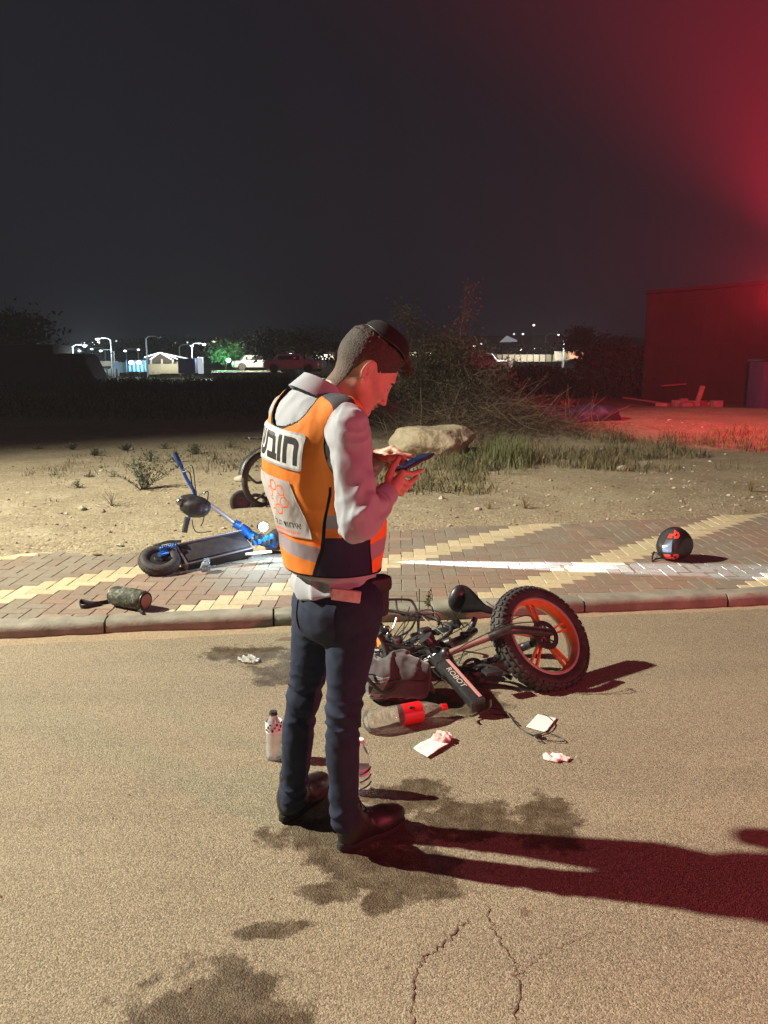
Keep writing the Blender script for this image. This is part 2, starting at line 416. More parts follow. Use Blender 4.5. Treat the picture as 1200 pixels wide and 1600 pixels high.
# road
xs = np.concatenate([np.linspace(-60, -4, 12), np.arange(-3.9, 4.6, 0.1), np.linspace(5, 60, 12)])
ts = np.concatenate([np.linspace(-30, -4.5, 8), np.arange(-4.4, 0.03, 0.1), [0.03]])
SS, TT = np.meshgrid(xs, ts); RX = K0[0] + SS * KD[0] + TT * KN[0]; RY = K0[1] + SS * KD[1] + TT * KN[1]
road = grid_mesh(RX, RY, lambda X, Y: 0.004 * fbm(np.stack([X, Y, X * 0], -1), 1.3, 3) * (np.abs(X) < 5))
M['crack'] = mat('crack_grime', (0.08, 0.055, 0.04), 0.95, col2=(0.17, 0.085, 0.055), nscale=25)
def crack(pts, wd):
    P = smooth_path([G(*p) for p in pts], 14); n = len(P); V = []
    off = rng.normal(0, 0.004, (n, 2)); 
    for i, q in enumerate(P):
        t = nrm(P[min(i + 1, n - 1)] - P[max(i - 1, 0)]); s = np.array([-t[1], t[0], 0]); ww = wd * (0.25 + rng.random() * 1.0) * min(1, i / 4, (n - 1 - i) / 4 + 0.1)
        c = q + s * off[i, 0] * 1.2; z = 0.004 * fbm(np.array([c[0], c[1], 0]), 1.3, 3) + 0.0025
        V += [(c[0] - s[0] * ww, c[1] - s[1] * ww, z), (c[0] + s[0] * ww, c[1] + s[1] * ww, z)]
    road.add(V, [(2 * i, 2 * i + 2, 2 * i + 3, 2 * i + 1) for i in range(n - 1)], 1)
crack([(735, 1435), (690, 1475), (655, 1510), (645, 1560), (640, 1640)], 0.0024)
crack([(760, 1405), (768, 1450), (795, 1490), (808, 1530), (800, 1640)], 0.0022)
crack([(808, 1530), (850, 1490), (930, 1455)], 0.0012)
obj('road', road, [asphalt(), M['crack']], kind='structure', origin=(0, 0, 0))

# kerb
M['concrete'] = mat('kerb_concrete', (0.32, 0.30, 0.24), 0.85, col2=(0.21, 0.195, 0.155), nscale=7, bump=0.7, bscale=70, bdist=0.004)
kb = MB(); Lk = 0.99; s0 = -1.667
prof = [(0.0, -0.08), (0.0, 0.052), (0.006, 0.072), (0.02, 0.086), (0.04, KH + 0.001), (0.14, KH + 0.002), (0.14, -0.08)]
for i in range(-22, 26):
    a = s0 + i * Lk + 0.006; b = a + Lk - 0.012; V = []; ns = 14
    jz = rng.normal(0, 0.003); jt = rng.normal(0, 0.003)
    for j in range(ns + 1):
        s = a + (b - a) * j / ns; e = 0.004 if j in (0, ns) else 0
        for k, (t, z) in enumerate(prof):
            q = KP(s, t + jt + (e if k < 4 else 0)); V.append((q[0], q[1], z + jz + (0.0025 * rng.normal() if 0 < k < 6 else 0) - e))
    n = len(prof); F = [(j * n + k, j * n + n + k, j * n + n + k + 1, j * n + k + 1) for j in range(ns) for k in range(n - 1)]
    F += [tuple(range(n)), tuple(ns * n + k for k in range(n))[::-1]]
    kb.add(V, [tuple(f)[::-1] for f in F])
obj('kerb', kb, M['concrete'], kind='structure', smooth=True, origin=(0, 4.5, 0))
# sand drifted into the gutter
gut = MB(); V = []; n = 260; prf = [(-0.001, 0), (0.35, 0.5), (0.7, 0.85), (1, 1)]
for i in range(n + 1):
    s = -6 + 13 * i / n; wv = 0.05 + 0.05 * max(0, fbm(np.array([s, 0, 3.]), 1.5, 3) + 0.25) + 0.01 * rng.random(); hh = 0.012 + 0.03 * max(0, fbm(np.array([s, 2, 3.]), 1.1, 3) + (0.2 if s < -0.5 else 0))
    for a, b in prf: q = KP(s, 0.004 - wv * (1 - a)); V.append((q[0], q[1], -0.002 + hh * b ** 1.5 + 0.0015 * rng.normal() * (0 < b < 1)))
gut.add(V, [(i * 4 + k, i * 4 + 4 + k, i * 4 + 5 + k, i * 4 + 1 + k) for i in range(n) for k in range(3)])
M['grit'] = mat('gutter_grit', (0.30, 0.225, 0.14), 0.95, col2=(0.42, 0.34, 0.22), nscale=90, bump=1.0, bscale=160, bdist=0.004)
obj('gutter_sand', gut, M['grit'], kind='structure', origin=(0, 4.5, 0))

# pavement: herringbone pavers
pm = [mat('paver_%d' % i, c, 0.82, col2=tuple(x * 0.80 for x in c), nscale=35, bump=0.6, bscale=180, bdist=0.0018) for i, c in enumerate([
    (0.60, 0.50, 0.31), (0.54, 0.45, 0.28), (0.64, 0.54, 0.35),
    (0.27, 0.205, 0.15), (0.30, 0.205, 0.15), (0.25, 0.20, 0.15), (0.33, 0.25, 0.185), (0.27, 0.23, 0.175)])]
M['joint'] = mat('joint_sand', (0.33, 0.26, 0.18), 0.95, col2=(0.22, 0.17, 0.12), nscale=60)
pav = MB(); cs = 0.1; ang = R(-1); ca, sa = math.cos(ang), math.sin(ang); A0 = np.array([-1.29, 4.36])
def clip(poly, t0):
    out = []
    for i in range(len(poly)):
        a = poly[i]; b = poly[(i + 1) % len(poly)]; da = (a - K0) @ KN - t0; db = (b - K0) @ KN - t0
        if da >= 0: out.append(a)
        if (da >= 0) != (db >= 0): out.append(a + (b - a) * da / (da - db))
    return out
for i in range(-60, 100):
    for j in range(-14, 45):
        k = (i - j) % 4
        if k == 0: w2, h2 = 2, 1
        elif k == 3: w2, h2 = 1, 2
        else: continue
        x0, y0 = i * cs, j * cs; g = 0.0016
        poly = [np.array(q) for q in ((x0 + g, y0 + g), (x0 + w2 * cs - g, y0 + g), (x0 + w2 * cs - g, y0 + h2 * cs - g), (x0 + g, y0 + h2 * cs - g))]
        poly = [A0 + np.array([q[0] * ca - q[1] * sa, q[0] * sa + q[1] * ca]) for q in poly]
        cc = sum(poly) / 4; t = (cc - K0) @ KN
        if t < 0.08 or t > 3.3 or cc[0] < -6.2 or cc[0] > 8.5: continue
        poly = clip(poly, 0.147)
        if len(poly) < 3: continue
        cc = sum(poly) / len(poly)
        chain = (i - j + (1 if k == 3 else 0)) // 4
        if chain % 4 == 0: mi = rng.choice([0, 0, 1, 2])
        else:
            v = fbm(np.array([cc[0], cc[1], 0.]), 1.1, 3)
            mi = rng.choice([3, 4, 6, 4, 3]) if v > -0.05 else rng.choice([5, 7, 3, 7])
        z = KH + rng.normal(0, 0.0010); tl = rng.normal(0, 0.004, 2)
        n = len(poly); inn = [q + (cc - q) * 0.0045 / max(0.02, np.linalg.norm(cc - q)) for q in poly]
        zz = lambda q, b: z + (q - cc) @ tl + b
        V = [(q[0], q[1], zz(q, 0)) for q in inn] + [(q[0], q[1], zz(q, -0.0035)) for q in poly] + [(q[0], q[1], z - 0.03) for q in poly]
        F = [tuple(range(n))] + [(n + a, n + (a + 1) % n, (a + 1) % n, a) for a in range(n)] + [(2 * n + a, 2 * n + (a + 1) % n, n + (a + 1) % n, n + a) for a in range(n)]
        pav.add(V, F, int(mi))
q = [KP(-8, 0.13), KP(9, 0.13), KP(9, 3.6), KP(-8, 3.6)]; pav.add([(a[0], a[1], KH - 0.0055) for a in q], [(0, 1, 2, 3)], 8)
obj('pavement', pav, pm + [M['joint']], kind='structure', smooth=False, origin=(0, 5, 0))

# dirt ground
ex = np.array([-60, -6, -2.96, -1.7, 0.1, 3.87, 8, 60.]); ey = np.array([-6, 4.95, 5.72, 6.02, 6.68, 7.55, 8.5, 20.])
def edge(x): return np.interp(x, ex, ey)
def dirt_z(X, Y):
    P = np.stack([X, Y, X * 0], -1); d = Y - edge(X)
    z = 0.068 + 0.055 * np.clip(d / 0.45, 0, 1) ** 0.7 + 0.022 * fbm(P, 2.2, 5) + 0.05 * np.clip(d / 3, 0, 1) * fbm(P, 0.5, 3)
    z = z + 0.35 * np.clip((Y - 12) / 12, 0, 1) * (fbm(P, 0.16, 3) + 0.1)
    z = z + 0.55 * np.clip((Y - 20) / 4, 0, 1) * np.clip((32 - Y) / 6, 0, 1) * np.clip((1 - X) / 4, 0, 1) + 0.25 * np.clip((Y - 13) / 3, 0, 1) * np.clip((X - 0) / 2, 0, 1) * np.clip((24 - Y) / 5, 0, 1)
    return z * np.clip((90 - Y) / 40, 0.2, 1)
xs = np.concatenate([np.linspace(-120, -9, 28), np.arange(-8.6, -4.2, 0.25), np.arange(-4.2, 5.6, 0.04), np.arange(5.6, 10, 0.25), np.linspace(10.5, 120, 28)])
dv = np.concatenate([np.arange(0, 2.4, 0.03), np.geomspace(2.4, 180, 130)])
XX, DD = np.meshgrid(xs, dv); YY = edge(XX) * np.clip(1 - DD / 90, 0, 1) + 7 * np.clip(DD / 90, 0, 1) + DD
YY = YY + (0.06 * fbm(np.stack([XX, XX * 0, XX * 0], -1), 3.0, 4)) * np.clip(1 - DD, 0, 1)
dirt = grid_mesh(XX, YY, dirt_z)
def dirt_mat():
    m = bpy.data.materials.new('dry_dirt'); m.use_nodes = True; nt = m.node_tree; N = nt.nodes; L = nt.links; p = N['Principled BSDF']
    g = N.new('ShaderNodeNewGeometry'); pos = g.outputs['Position']
    def noise(sc, det=5, r=0.62):
        n = N.new('ShaderNodeTexNoise'); n.inputs['Scale'].default_value = sc; n.inputs['Detail'].default_value = det; n.inputs['Roughness'].default_value = r; L.new(pos, n.inputs['Vector']); return n.outputs['Fac']
    def mix(f, a, b, lo, hi, amt=1):
        r = N.new('ShaderNodeMapRange'); r.inputs[1].default_value = lo; r.inputs[2].default_value = hi; r.inputs[4].default_value = amt; L.new(f, r.inputs[0])
        x = N.new('ShaderNodeMix'); x.data_type = 'RGBA'; L.new(r.outputs[0], x.inputs[0])
        for k, c in ((6, a), (7, b)):
            if hasattr(c, 'links'): L.new(c, x.inputs[k])
            else: x.inputs[k].default_value = (*c, 1)
        return x.outputs[2]
    c = mix(noise(0.35), (0.36, 0.30, 0.195), (0.27, 0.22, 0.145), 0.4, 0.62)
    c = mix(noise(2.2, 7), c, (0.40, 0.345, 0.24), 0.5, 0.7, 0.8)
    c = mix(noise(7, 7), c, (0.17, 0.125, 0.08), 0.55, 0.72, 0.7)
    vo = N.new('ShaderNodeTexVoronoi'); vo.inputs['Scale'].default_value = 42; L.new(pos, vo.inputs['Vector']); sp = N.new('ShaderNodeSeparateColor'); L.new(vo.outputs['Color'], sp.inputs[0])
    c = mix(sp.outputs[0], c, (0.48, 0.40, 0.27), 0.8, 0.95, 0.6); c = mix(sp.outputs[1], c, (0.13, 0.10, 0.065), 0.82, 0.95, 0.55)
    L.new(c, p.inputs['Base Color']); p.inputs['Roughness'].default_value = 0.95; p.inputs['Specular IOR Level'].default_value = 0.2
    a = N.new('ShaderNodeMath'); a.operation = 'ADD'; L.new(noise(45, 6), a.inputs[0]); 
    b2 = N.new('ShaderNodeMath'); b2.operation = 'MULTIPLY'; b2.inputs[1].default_value = -0.6; L.new(vo.outputs['Distance'], b2.inputs[0]); L.new(b2.outputs[0], a.inputs[1])
    b = N.new('ShaderNodeBump'); b.inputs['Strength'].default_value = 0.7; b.inputs['Distance'].default_value = 0.014; L.new(a.outputs[0], b.inputs['Height']); L.new(b.outputs[0], p.inputs['Normal'])
    return m
obj('dirt_ground', dirt, dirt_mat(), kind='structure', origin=(0, 8, 0), smooth='all')
base = MB(); base.add([(-600, -40, -0.12), (600, -40, -0.12), (600, 900, -0.12), (-600, 900, -0.12)], [(0, 1, 2, 3)])
obj('ground', base, mat('dark_soil', (0.07, 0.06, 0.05), 0.95, col2=(0.11, 0.09, 0.07), nscale=0.2), kind='structure', origin=(0, 0, -0.12))
# low hills on the horizon
hm = MB(); V = []; nh = 160
for i in range(nh + 1):
    x = -420 + 840 * i / nh; h = 13 + 9 * fbm(np.array([x, 0, 0.]), 0.01, 4) + (4 if x < -60 else 0)
    V += [(x, 470, -1), (x, 500, h), (x, 560, h * 0.7)]
hm.add(V, [(3 * i + k, 3 * i + 3 + k, 3 * i + 4 + k, 3 * i + 1 + k) for i in range(nh) for k in range(2)])
obj('hills', hm, mat('hill_scrub', (0.02, 0.022, 0.02), 0.95, col2=(0.035, 0.035, 0.03), nscale=0.05), kind='structure', smooth='all')
def ground_z(x, y): return float(dirt_z(np.array([x], float), np.array([y], float))[0])

# gravel on the dirt
gr = MB(); base_ico = None
bm = bmesh.new(); bmesh.ops.create_icosphere(bm, subdivisions=1, radius=1); IV = np.array([tuple(v.co) for v in bm.verts]); IF = [[v.index for v in f.verts] for f in bm.faces]; bm.free()
for k in range(2300):
    x = rng.uniform(-4.5, 6.5); d = abs(rng.normal(0, 1.6)) + 0.02 if k % 2 else rng.uniform(0, 9); y = edge(x) + d; r = rng.gamma(2, 0.0032) + 0.002 + (0.010 if rng.random() < 0.02 else 0)
    if abs(x) / max(y, 1) > 0.56: continue
    gr.add((IV * (1 + 0.25 * rng.normal(size=(12, 1)))) * r * np.array([1.2, 1, 0.7]) + (x, y, ground_z(x, y) + r * 0.2), IF, int(rng.integers(0, 3)))
obj('gravel', gr, [mat('pebble_a', (0.40, 0.33, 0.24), 0.9), mat('pebble_b', (0.25, 0.2, 0.15), 0.9), mat('pebble_c', (0.5, 0.45, 0.36), 0.9)], kind='stuff', smooth=False, origin=(0, 8, 0))
# grit and specks on road and pavement
gp = MB()
for k in range(420):
    x = rng.uniform(-2.6, 3.2); y = rng.uniform(1.5, 4.6) if k % 3 else rng.uniform(4.7, 6.2); t = (np.array([x, y]) - K0) @ KN
    if -0.02 < t < 0.16: continue
    z = KH if t > 0 else 0.0; r = min(0.0035, rng.gamma(2, 0.0007) + 0.0008)
    gp.add((IV * (1 + 0.25 * rng.normal(size=(12, 1)))) * r + (x, y, z + r * 0.4), IF, int(rng.integers(0, 2)))
obj('grit', gp, [M['grit'], mat('grit_pale', (0.5, 0.45, 0.38), 0.9)], kind='stuff', smooth=False, origin=(0, 4, 0))
# ================================================================== PERSON
TH = R(33); fw = np.array([math.cos(TH), math.sin(TH), 0]); rt = np.array([math.sin(TH), -math.cos(TH), 0]); upv = np.array([0, 0, 1.0])
RB = np.stack([fw, rt * -1, upv], 1)            # columns: forward, left, up
P_up = D(490, 668, 2.36); P_ch = D(484, 718, 2.36); P_wa = D(505, 830, 2.36); P_hip = D(525, 925, 2.375)
SHr, ELr, WRr = D(546, 672, 2.19), D(560, 818, 2.11), D(602, 774, 2.29)
SHl, ELl, WRl = D(452, 648, 2.52), D(520, 815, 2.62), D(588, 716, 2.52)
NB = D(512, 622, 2.375)                          # neck base
HO = D(562, 582, 2.35)                           # head origin, between the ears
yaw, pit = R(22), R(38)
hf = np.array([math.cos(yaw) * math.cos(pit), math.sin(yaw) * math.cos(pit), -math.sin(pit)]); hl = np.array([-math.sin(yaw), math.cos(yaw), 0]); hu = np.cross(hf, hl)
HR = np.stack([hf, hl, hu], 1)
person = thing('person', 'young man in orange reflective vest, striped shirt and blue jeans standing bent over a phone', 'person', G(520, 1318))

skin = mat('skin', (0.56, 0.34, 0.25), 0.5, col2=(0.50, 0.28, 0.20), nscale=30, bump=0.15, bscale=400, bdist=0.0006, sss=0.12)
hairm = mat('dark_hair', (0.022, 0.015, 0.011), 0.6, col2=(0.075, 0.05, 0.036), nscale=320, nfac=(0.4, 0.62), bump=1.0, bscale=420, bdist=0.003)
lipm = mat('lips', (0.45, 0.18, 0.15), 0.45)
def hloc(P): return (P - HO.astype(np.float32)) @ HR.astype(np.float32)
def head_sdf(P):
    q = hloc(P)
    d = ellip(q, (0.002, 0, 0.048), (0.097, 0.075, 0.086))
    d = smin(d, ellip(q, (0.045, 0, -0.012), (0.058, 0.058, 0.083)), 0.03)
    for s in (-1, 1):
        d = smin(d, capsule(q, (0.005, s * 0.047, -0.038), (0.072, s * 0.014, -0.084), 0.021, 0.018), 0.022)
        d = smin(d, ellip(q, (0.070, s * 0.043, -0.012), (0.020, 0.016, 0.014)), 0.02)
    d = smin(d, ellip(q, (0.084, 0, -0.083), (0.017, 0.020, 0.016)), 0.015)
    d = smin(d, ellip(q, (0.090, 0, 0.032), (0.012, 0.050, 0.012)), 0.015)
    for s in (-1, 1): d = smax(d, -ellip(q, (0.106, s * 0.031, 0.010), (0.015, 0.017, 0.012)), 0.012)
    for s in (-1, 1): d = smin(d, ellip(q, (0.086, s * 0.031, 0.008), (0.0105, 0.0125, 0.009)), 0.003)
    d = smin(d, capsule(q, (0.100, 0, 0.018), (0.119, 0, -0.026), 0.0065, 0.0085), 0.012)
    for s in (-1, 1): d = smin(d, ellip(q, (0.107, s * 0.010, -0.032), (0.009, 0.006, 0.006)), 0.006)
    d = smin(d, ellip(q, (0.098, 0, -0.050), (0.010, 0.022, 0.005)), 0.004)
    d = smin(d, ellip(q, (0.095, 0, -0.061), (0.009, 0.019, 0.005)), 0.004)
    d = smax(d, -ellip(q, (0.110, 0, -0.0555), (0.014, 0.020, 0.0016)), 0.003)
    for s in (-1, 1):                                 # ears
        er = frame((0.35, s * 1.0, 0.05), (0.12, 0, 1))
        e = ellip(q, (-0.010, s * 0.083, 0.004), (0.018, 0.031, 0.0055), er)
        e = smax(e, -ellip(q, (-0.004, s * 0.092, 0.004), (0.011, 0.020, 0.0115), er), 0.0025); e = smin(e, ellip(q, (-0.008, s * 0.086, 0.012), (0.004, 0.012, 0.0035), er), 0.003)
        e = smin(e, ellip(q, (0.0, s * 0.084, -0.018), (0.007, 0.004, 0.010)), 0.004)
        d = smin(d, e, 0.005)
    return d
def neck_sdf(P):
    a = HO + HR @ np.array([-0.016, 0, -0.030]); b = NB + np.array([0.0, 0, -0.03])
    return smin(capsule(P, a, b, 0.050, 0.060), capsule(P, NB - np.array([0.0, 0, 0.05]), NB - 0.09 * upv, 0.062, 0.07), 0.04)
body = MB()
V, Q = nets(lambda P: smin(head_sdf(P), neck_sdf(P), 0.028), HO - [0.17, 0.17, 0.26], HO + [0.19, 0.17, 0.17], 0.0028)
c = (cent(V, Q) - HO) @ HR
brow = (np.abs(np.abs(c[:, 1]) - 0.031) < 0.019) & (np.abs(c[:, 2] - 0.030 + 0.12 * np.abs(np.abs(c[:, 1]) - 0.026)) < 0.0042) & (c[:, 0] > 0.05)
lash = (np.abs(np.abs(c[:, 1]) - 0.031) < 0.0135) & (np.abs(c[:, 2] - 0.0035) < 0.0022) & (c[:, 0] > 0.06)
lips = (np.abs(c[:, 1]) < 0.021) & (np.abs(c[:, 2] + 0.0555) < 0.0085) & (c[:, 0] > 0.092)
mi = np.zeros(len(Q), int); mi[brow | lash] = 1; mi[lips] = 2
body.add(V, Q, mi)
# hands (each joint placed in space)
def hand(wrist, fore, knk, fingers, thumb, h=0.0022, r=0.0088):
    W = np.asarray(wrist)
    def f(P):
        d = capsule(P, fore, W, 0.026, 0.0215)
        for k in knk: d = smin(d, capsule(P, W + (k - W) * 0.15, k, 0.017, 0.0112), 0.010)
        for i, (k, fg) in enumerate(zip(knk, fingers)):
            pts = [k] + fg; rr = [1.08, 0.98, 0.88, 0.76]; fd = None
            for a in range(len(pts) - 1):
                c_ = capsule(P, pts[a], pts[a + 1], r * rr[a], r * rr[a + 1]); fd = c_ if fd is None else smin(fd, c_, 0.003)
            d = smin(d, fd, 0.0035)
        td = None; pts = [W + (thumb[0] - W) * 0.25] + thumb; rr = [1.9, 1.35, 1.15, 0.9]
        for a in range(len(pts) - 1):
            c_ = capsule(P, pts[a], pts[a + 1], r * rr[a], r * rr[a + 1]); td = c_ if td is None else smin(td, c_, 0.004)
        return smin(d, td, 0.006)
    allp = np.array([W, fore] + list(knk) + [p for fg in fingers for p in fg] + list(thumb))
    return nets(f, allp.min(0) - 0.035, allp.max(0) + 0.035, h)
kn = [D(629, 739, 2.335), D(626, 750, 2.325), D(622, 759, 2.32), D(617, 767, 2.32)]
fg = [[D(642, 741, 2.355), D(651, 738, 2.385), D(659, 735, 2.41)],
      [D(637, 755, 2.345), D(645, 751, 2.375), D(651, 745, 2.40)],
      [D(632, 764, 2.34), D(640, 759, 2.37), D(644, 752, 2.395)],
      [D(626, 771, 2.335), D(633, 766, 2.365), D(636, 759, 2.385)]]
V, Q = hand(D(606, 771, 2.295), D(596, 782, 2.27), kn, fg, [D(607, 746, 2.325), D(614, 729, 2.35), D(623, 716, 2.375)]); body.add(V, Q)
kn = [D(613, 701, 2.475), D(609, 707, 2.49), D(605, 714, 2.505), D(600, 721, 2.52)]
fg = [[D(622, 706, 2.45), D(629, 714, 2.435), D(634, 722, 2.43)],
      [D(620, 712, 2.48), D(626, 721, 2.46), D(628, 730, 2.45)],
      [D(615, 722, 2.50), D(620, 731, 2.48), D(621, 738, 2.46)],
      [D(609, 730, 2.515), D(613, 738, 2.49), D(614, 744, 2.47)]]
V, Q = hand(D(589, 713, 2.525), D(575, 716, 2.54), kn, fg, [D(608, 716, 2.46), D(626, 711, 2.445), D(642, 713, 2.435)]); body.add(V, Q)
def core(P):
    d = ellip(P, P_ch, (0.09, 0.14, 0.19), RB); d = smin(d, ellip(P, P_wa, (0.10, 0.125, 0.16), RB), 0.05)
    d = smin(d, ellip(P, P_hip, (0.10, 0.135, 0.10), RB), 0.05)
    for a, b_, c_ in ((SHr, ELr, WRr), (SHl, ELl, WRl)): d = smin(d, smin(capsule(P, a, b_, 0.045, 0.034), capsule(P, b_, c_, 0.032, 0.022), 0.02), 0.03)
    return d
V, Q = nets(core, [-0.52, 2.0, 0.75], [0.15, 2.75, 1.5], 0.012); body.add(V, Q)
HPr, KNr, ANr = D(553, 932, 2.31), D(537, 1112, 2.275), D(538, 1268, 2.29)
HPl, KNl, ANl = D(502, 930, 2.45), D(474, 1092, 2.465), D(456, 1240, 2.47)
def legs_core(P):
    d = ellip(P, P_hip, (0.095, 0.13, 0.09), RB)
    for a, b_, c_ in ((HPr, KNr, ANr), (HPl, KNl, ANl)): d = smin(d, smin(capsule(P, a, b_, 0.065, 0.042), capsule(P, b_, c_ + [0, 0, 0.04], 0.040, 0.028), 0.02), 0.02)
    return d
V, Q = nets(legs_core, [-0.5, 2.1, 0.03], [0.1, 2.7, 1.0], 0.014); body.add(V, Q)
bo = obj('body', body, [skin, mat('brow_hair', (0.03, 0.02, 0.015), 0.7), lipm], person, smooth='all')

# hair: short at the sides, longer on top with a forelock
def hair_sdf(P):
    q = hloc(P)
    x, y, z = q[..., 0], q[..., 1], q[..., 2]
    n = fbm(q, 70, 3) * 0.0035; n2 = vnoise(q, 380) * 0.0016
    top = np.clip((z - 0.055) / 0.05, 0, 1)
    d = ellip(q, (0.002, 0, 0.048), (0.097, 0.075, 0.086)) - 0.002 - 0.012 * top - n * (0.25 + top) - n2
    line = smax(0.016 + 0.85 * np.maximum(x - 0.030, 0) - z, x - 0.083, 0.006)
    back = smax(x + 0.020, -z - 0.062 - 0.25 * (x + 0.09), 0.004)
    region = smin(line, back, 0.012)
    ear = -ellip(q, (-0.004, 0, 0.004), (0.028, 0.2, 0.036))
    d = smax(smax(d, region, 0.006), ear, 0.004)
    full = smin(head_sdf(P), neck_sdf(P), 0.028)
    nk = smax(smax(full - 0.0010 - n2 * 0.8 - 0.0025 * np.clip((z + 0.05) / 0.06, 0, 1), -0.075 - 0.35 * (x + 0.07) - z, 0.006), x + 0.036, 0.006)
    nk = smax(nk, ear, 0.003)
    d = smin(d, nk, 0.006)
    for s in (-1, -0.3, 0.4, 1):
        d = smin(d, capsule(q, (0.062, s * 0.036, 0.122), (0.110 + 0.004 * s, s * 0.034, 0.098), 0.018, 0.011) - n * 1.5 - n2, 0.015)
    d = smin(d, capsule(q, (0.10, -0.012, 0.112), (0.126, -0.02, 0.088), 0.011, 0.005) - n2, 0.008)
    return d
V, Q = nets(hair_sdf, HO - [0.16, 0.13, 0.11], HO + [0.2, 0.14, 0.19], 0.0024)
hb = MB(); hb.add(V, Q)
# loose strands of the forelock and crown
for k in range(420):
    s = rng.uniform(-1, 1); a0 = rng.uniform(0, 1)
    p = np.array([0.04 + 0.075 * a0, s * 0.048, 0.132 - 0.035 * a0]) + rng.normal(0, 0.004, 3)
    dr = nrm([0.9, rng.normal(0, 0.35), 0.15 - 0.9 * a0 + rng.normal(0, 0.25)]); L_ = rng.uniform(0.012, 0.026)
    pts = [HO + HR @ (p + dr * L_ * t + np.array([0, 0, -0.010]) * t * t) for t in (0, 0.5, 1)]
    hb.tube(pts, [0.0007, 0.0006, 0.0002], seg=3, caps=False)
hq = (hb.verts() - HO) @ HR; hair_o = obj('hair', hb, hairm, person, smooth='all')
fd = np.clip((hq[:, 2] + 0.055 + 0.25 * np.minimum(hq[:, 0] + 0.05, 0)) / 0.085, 0, 1) ** 0.8
at = hair_o.data.attributes.new('fade', 'FLOAT', 'POINT'); at.data.foreach_set('value', fd.astype(np.float32))
nt = hairm.node_tree; a_ = nt.nodes.new('ShaderNodeAttribute'); a_.attribute_name = 'fade'; mx = nt.nodes.new('ShaderNodeMix'); mx.data_type = 'RGBA'; mx.inputs[6].default_value = (0.15, 0.098, 0.072, 1)
src = nt.nodes['Principled BSDF'].inputs['Base Color'].links[0].from_socket; nt.links.new(a_.outputs['Fac'], mx.inputs[0]); nt.links.new(src, mx.inputs[7]); nt.links.new(mx.outputs[2], nt.nodes['Principled BSDF'].inputs['Base Color'])
# skullcap
kb_ = MB(); rows = 10; seg = 36; V = []; F = []
cN = nrm([0.10, 0, 1.0]); cR = frame(cN, (1, 0, 0)); cC = np.array([0.012, 0, 0.105])
for i in range(rows + 1):
    a = math.pi / 2 * i / rows
    for k in range(seg):
        b_ = 2 * math.pi * k / seg; q = cR @ np.array([0.083 * math.sin(a) * math.cos(b_), 0.083 * math.sin(a) * math.sin(b_), 0.058 * math.cos(a) ** 0.85 + 0.006]) + cC
        V.append(HO + HR @ (q + cN * 0.004 * math.sin(3 * b_) * math.sin(a)))
for i in range(rows):
    for k in range(seg): k2 = (k + 1) % seg; F.append((i * seg + k, (i + 1) * seg + k, (i + 1) * seg + k2, i * seg + k2))
kb_.add(V, F, 0)
rim = [V[rows * seg + k] for k in range(seg)] + [V[rows * seg]]
kb_.tube(rim, 0.0025, seg=6, mat=1, caps=False)
obj('skullcap', kb_, [mat('skullcap_cloth', (0.012, 0.010, 0.011), 0.95, bump=0.5, bscale=900, bdist=0.0006), M['black']], person, smooth='all')

# shirt
def ridge(x): return 1 - np.abs(np.sin(x))
def torso(P, g=0.0):
    d = ellip(P, P_ch, (0.128 + g, 0.180 + g, 0.215 + g), RB)
    d = smin(d, ellip(P, P_wa + 0.012 * fw, (0.128 + g, 0.160 + g, 0.20 + g), RB), 0.07)
    d = smin(d, ellip(P, P_hip + [0, 0, 0.06], (0.125 + g, 0.158 + g, 0.12 + g), RB), 0.06)
    d = smin(d, capsule(P, D(475, 640, 2.44), D(535, 650, 2.25), 0.055 + g, 0.055 + g), 0.06)
    return d
def arm_r(P, g=0.0): return smin(capsule(P, SHr, ELr, 0.063 + g, 0.056 + g), capsule(P, ELr, WRr, 0.050 + g, 0.035 + g), 0.03)
def arm_l(P, g=0.0): return smin(capsule(P, SHl, ELl, 0.066 + g, 0.055 + g), capsule(P, ELl, WRl, 0.050 + g, 0.034 + g), 0.03)
def folds(P, a, b, freq, amp, twist=18):
    a = np.asarray(a); ab = b - a; L_ = np.linalg.norm(ab); ax = ab / L_; q = P - a; t = (q @ ax)
    r1 = frame(ax, (1, 0.3, 0)); u = q @ r1[:, 0]; 
    w_ = fbm(P, 9, 2)
    return amp * 0.9 * np.sin(t * freq * 1.6 + u * twist * 1.6 + w_ * 6.0) * (0.6 + 0.8 * vnoise(P, 11))
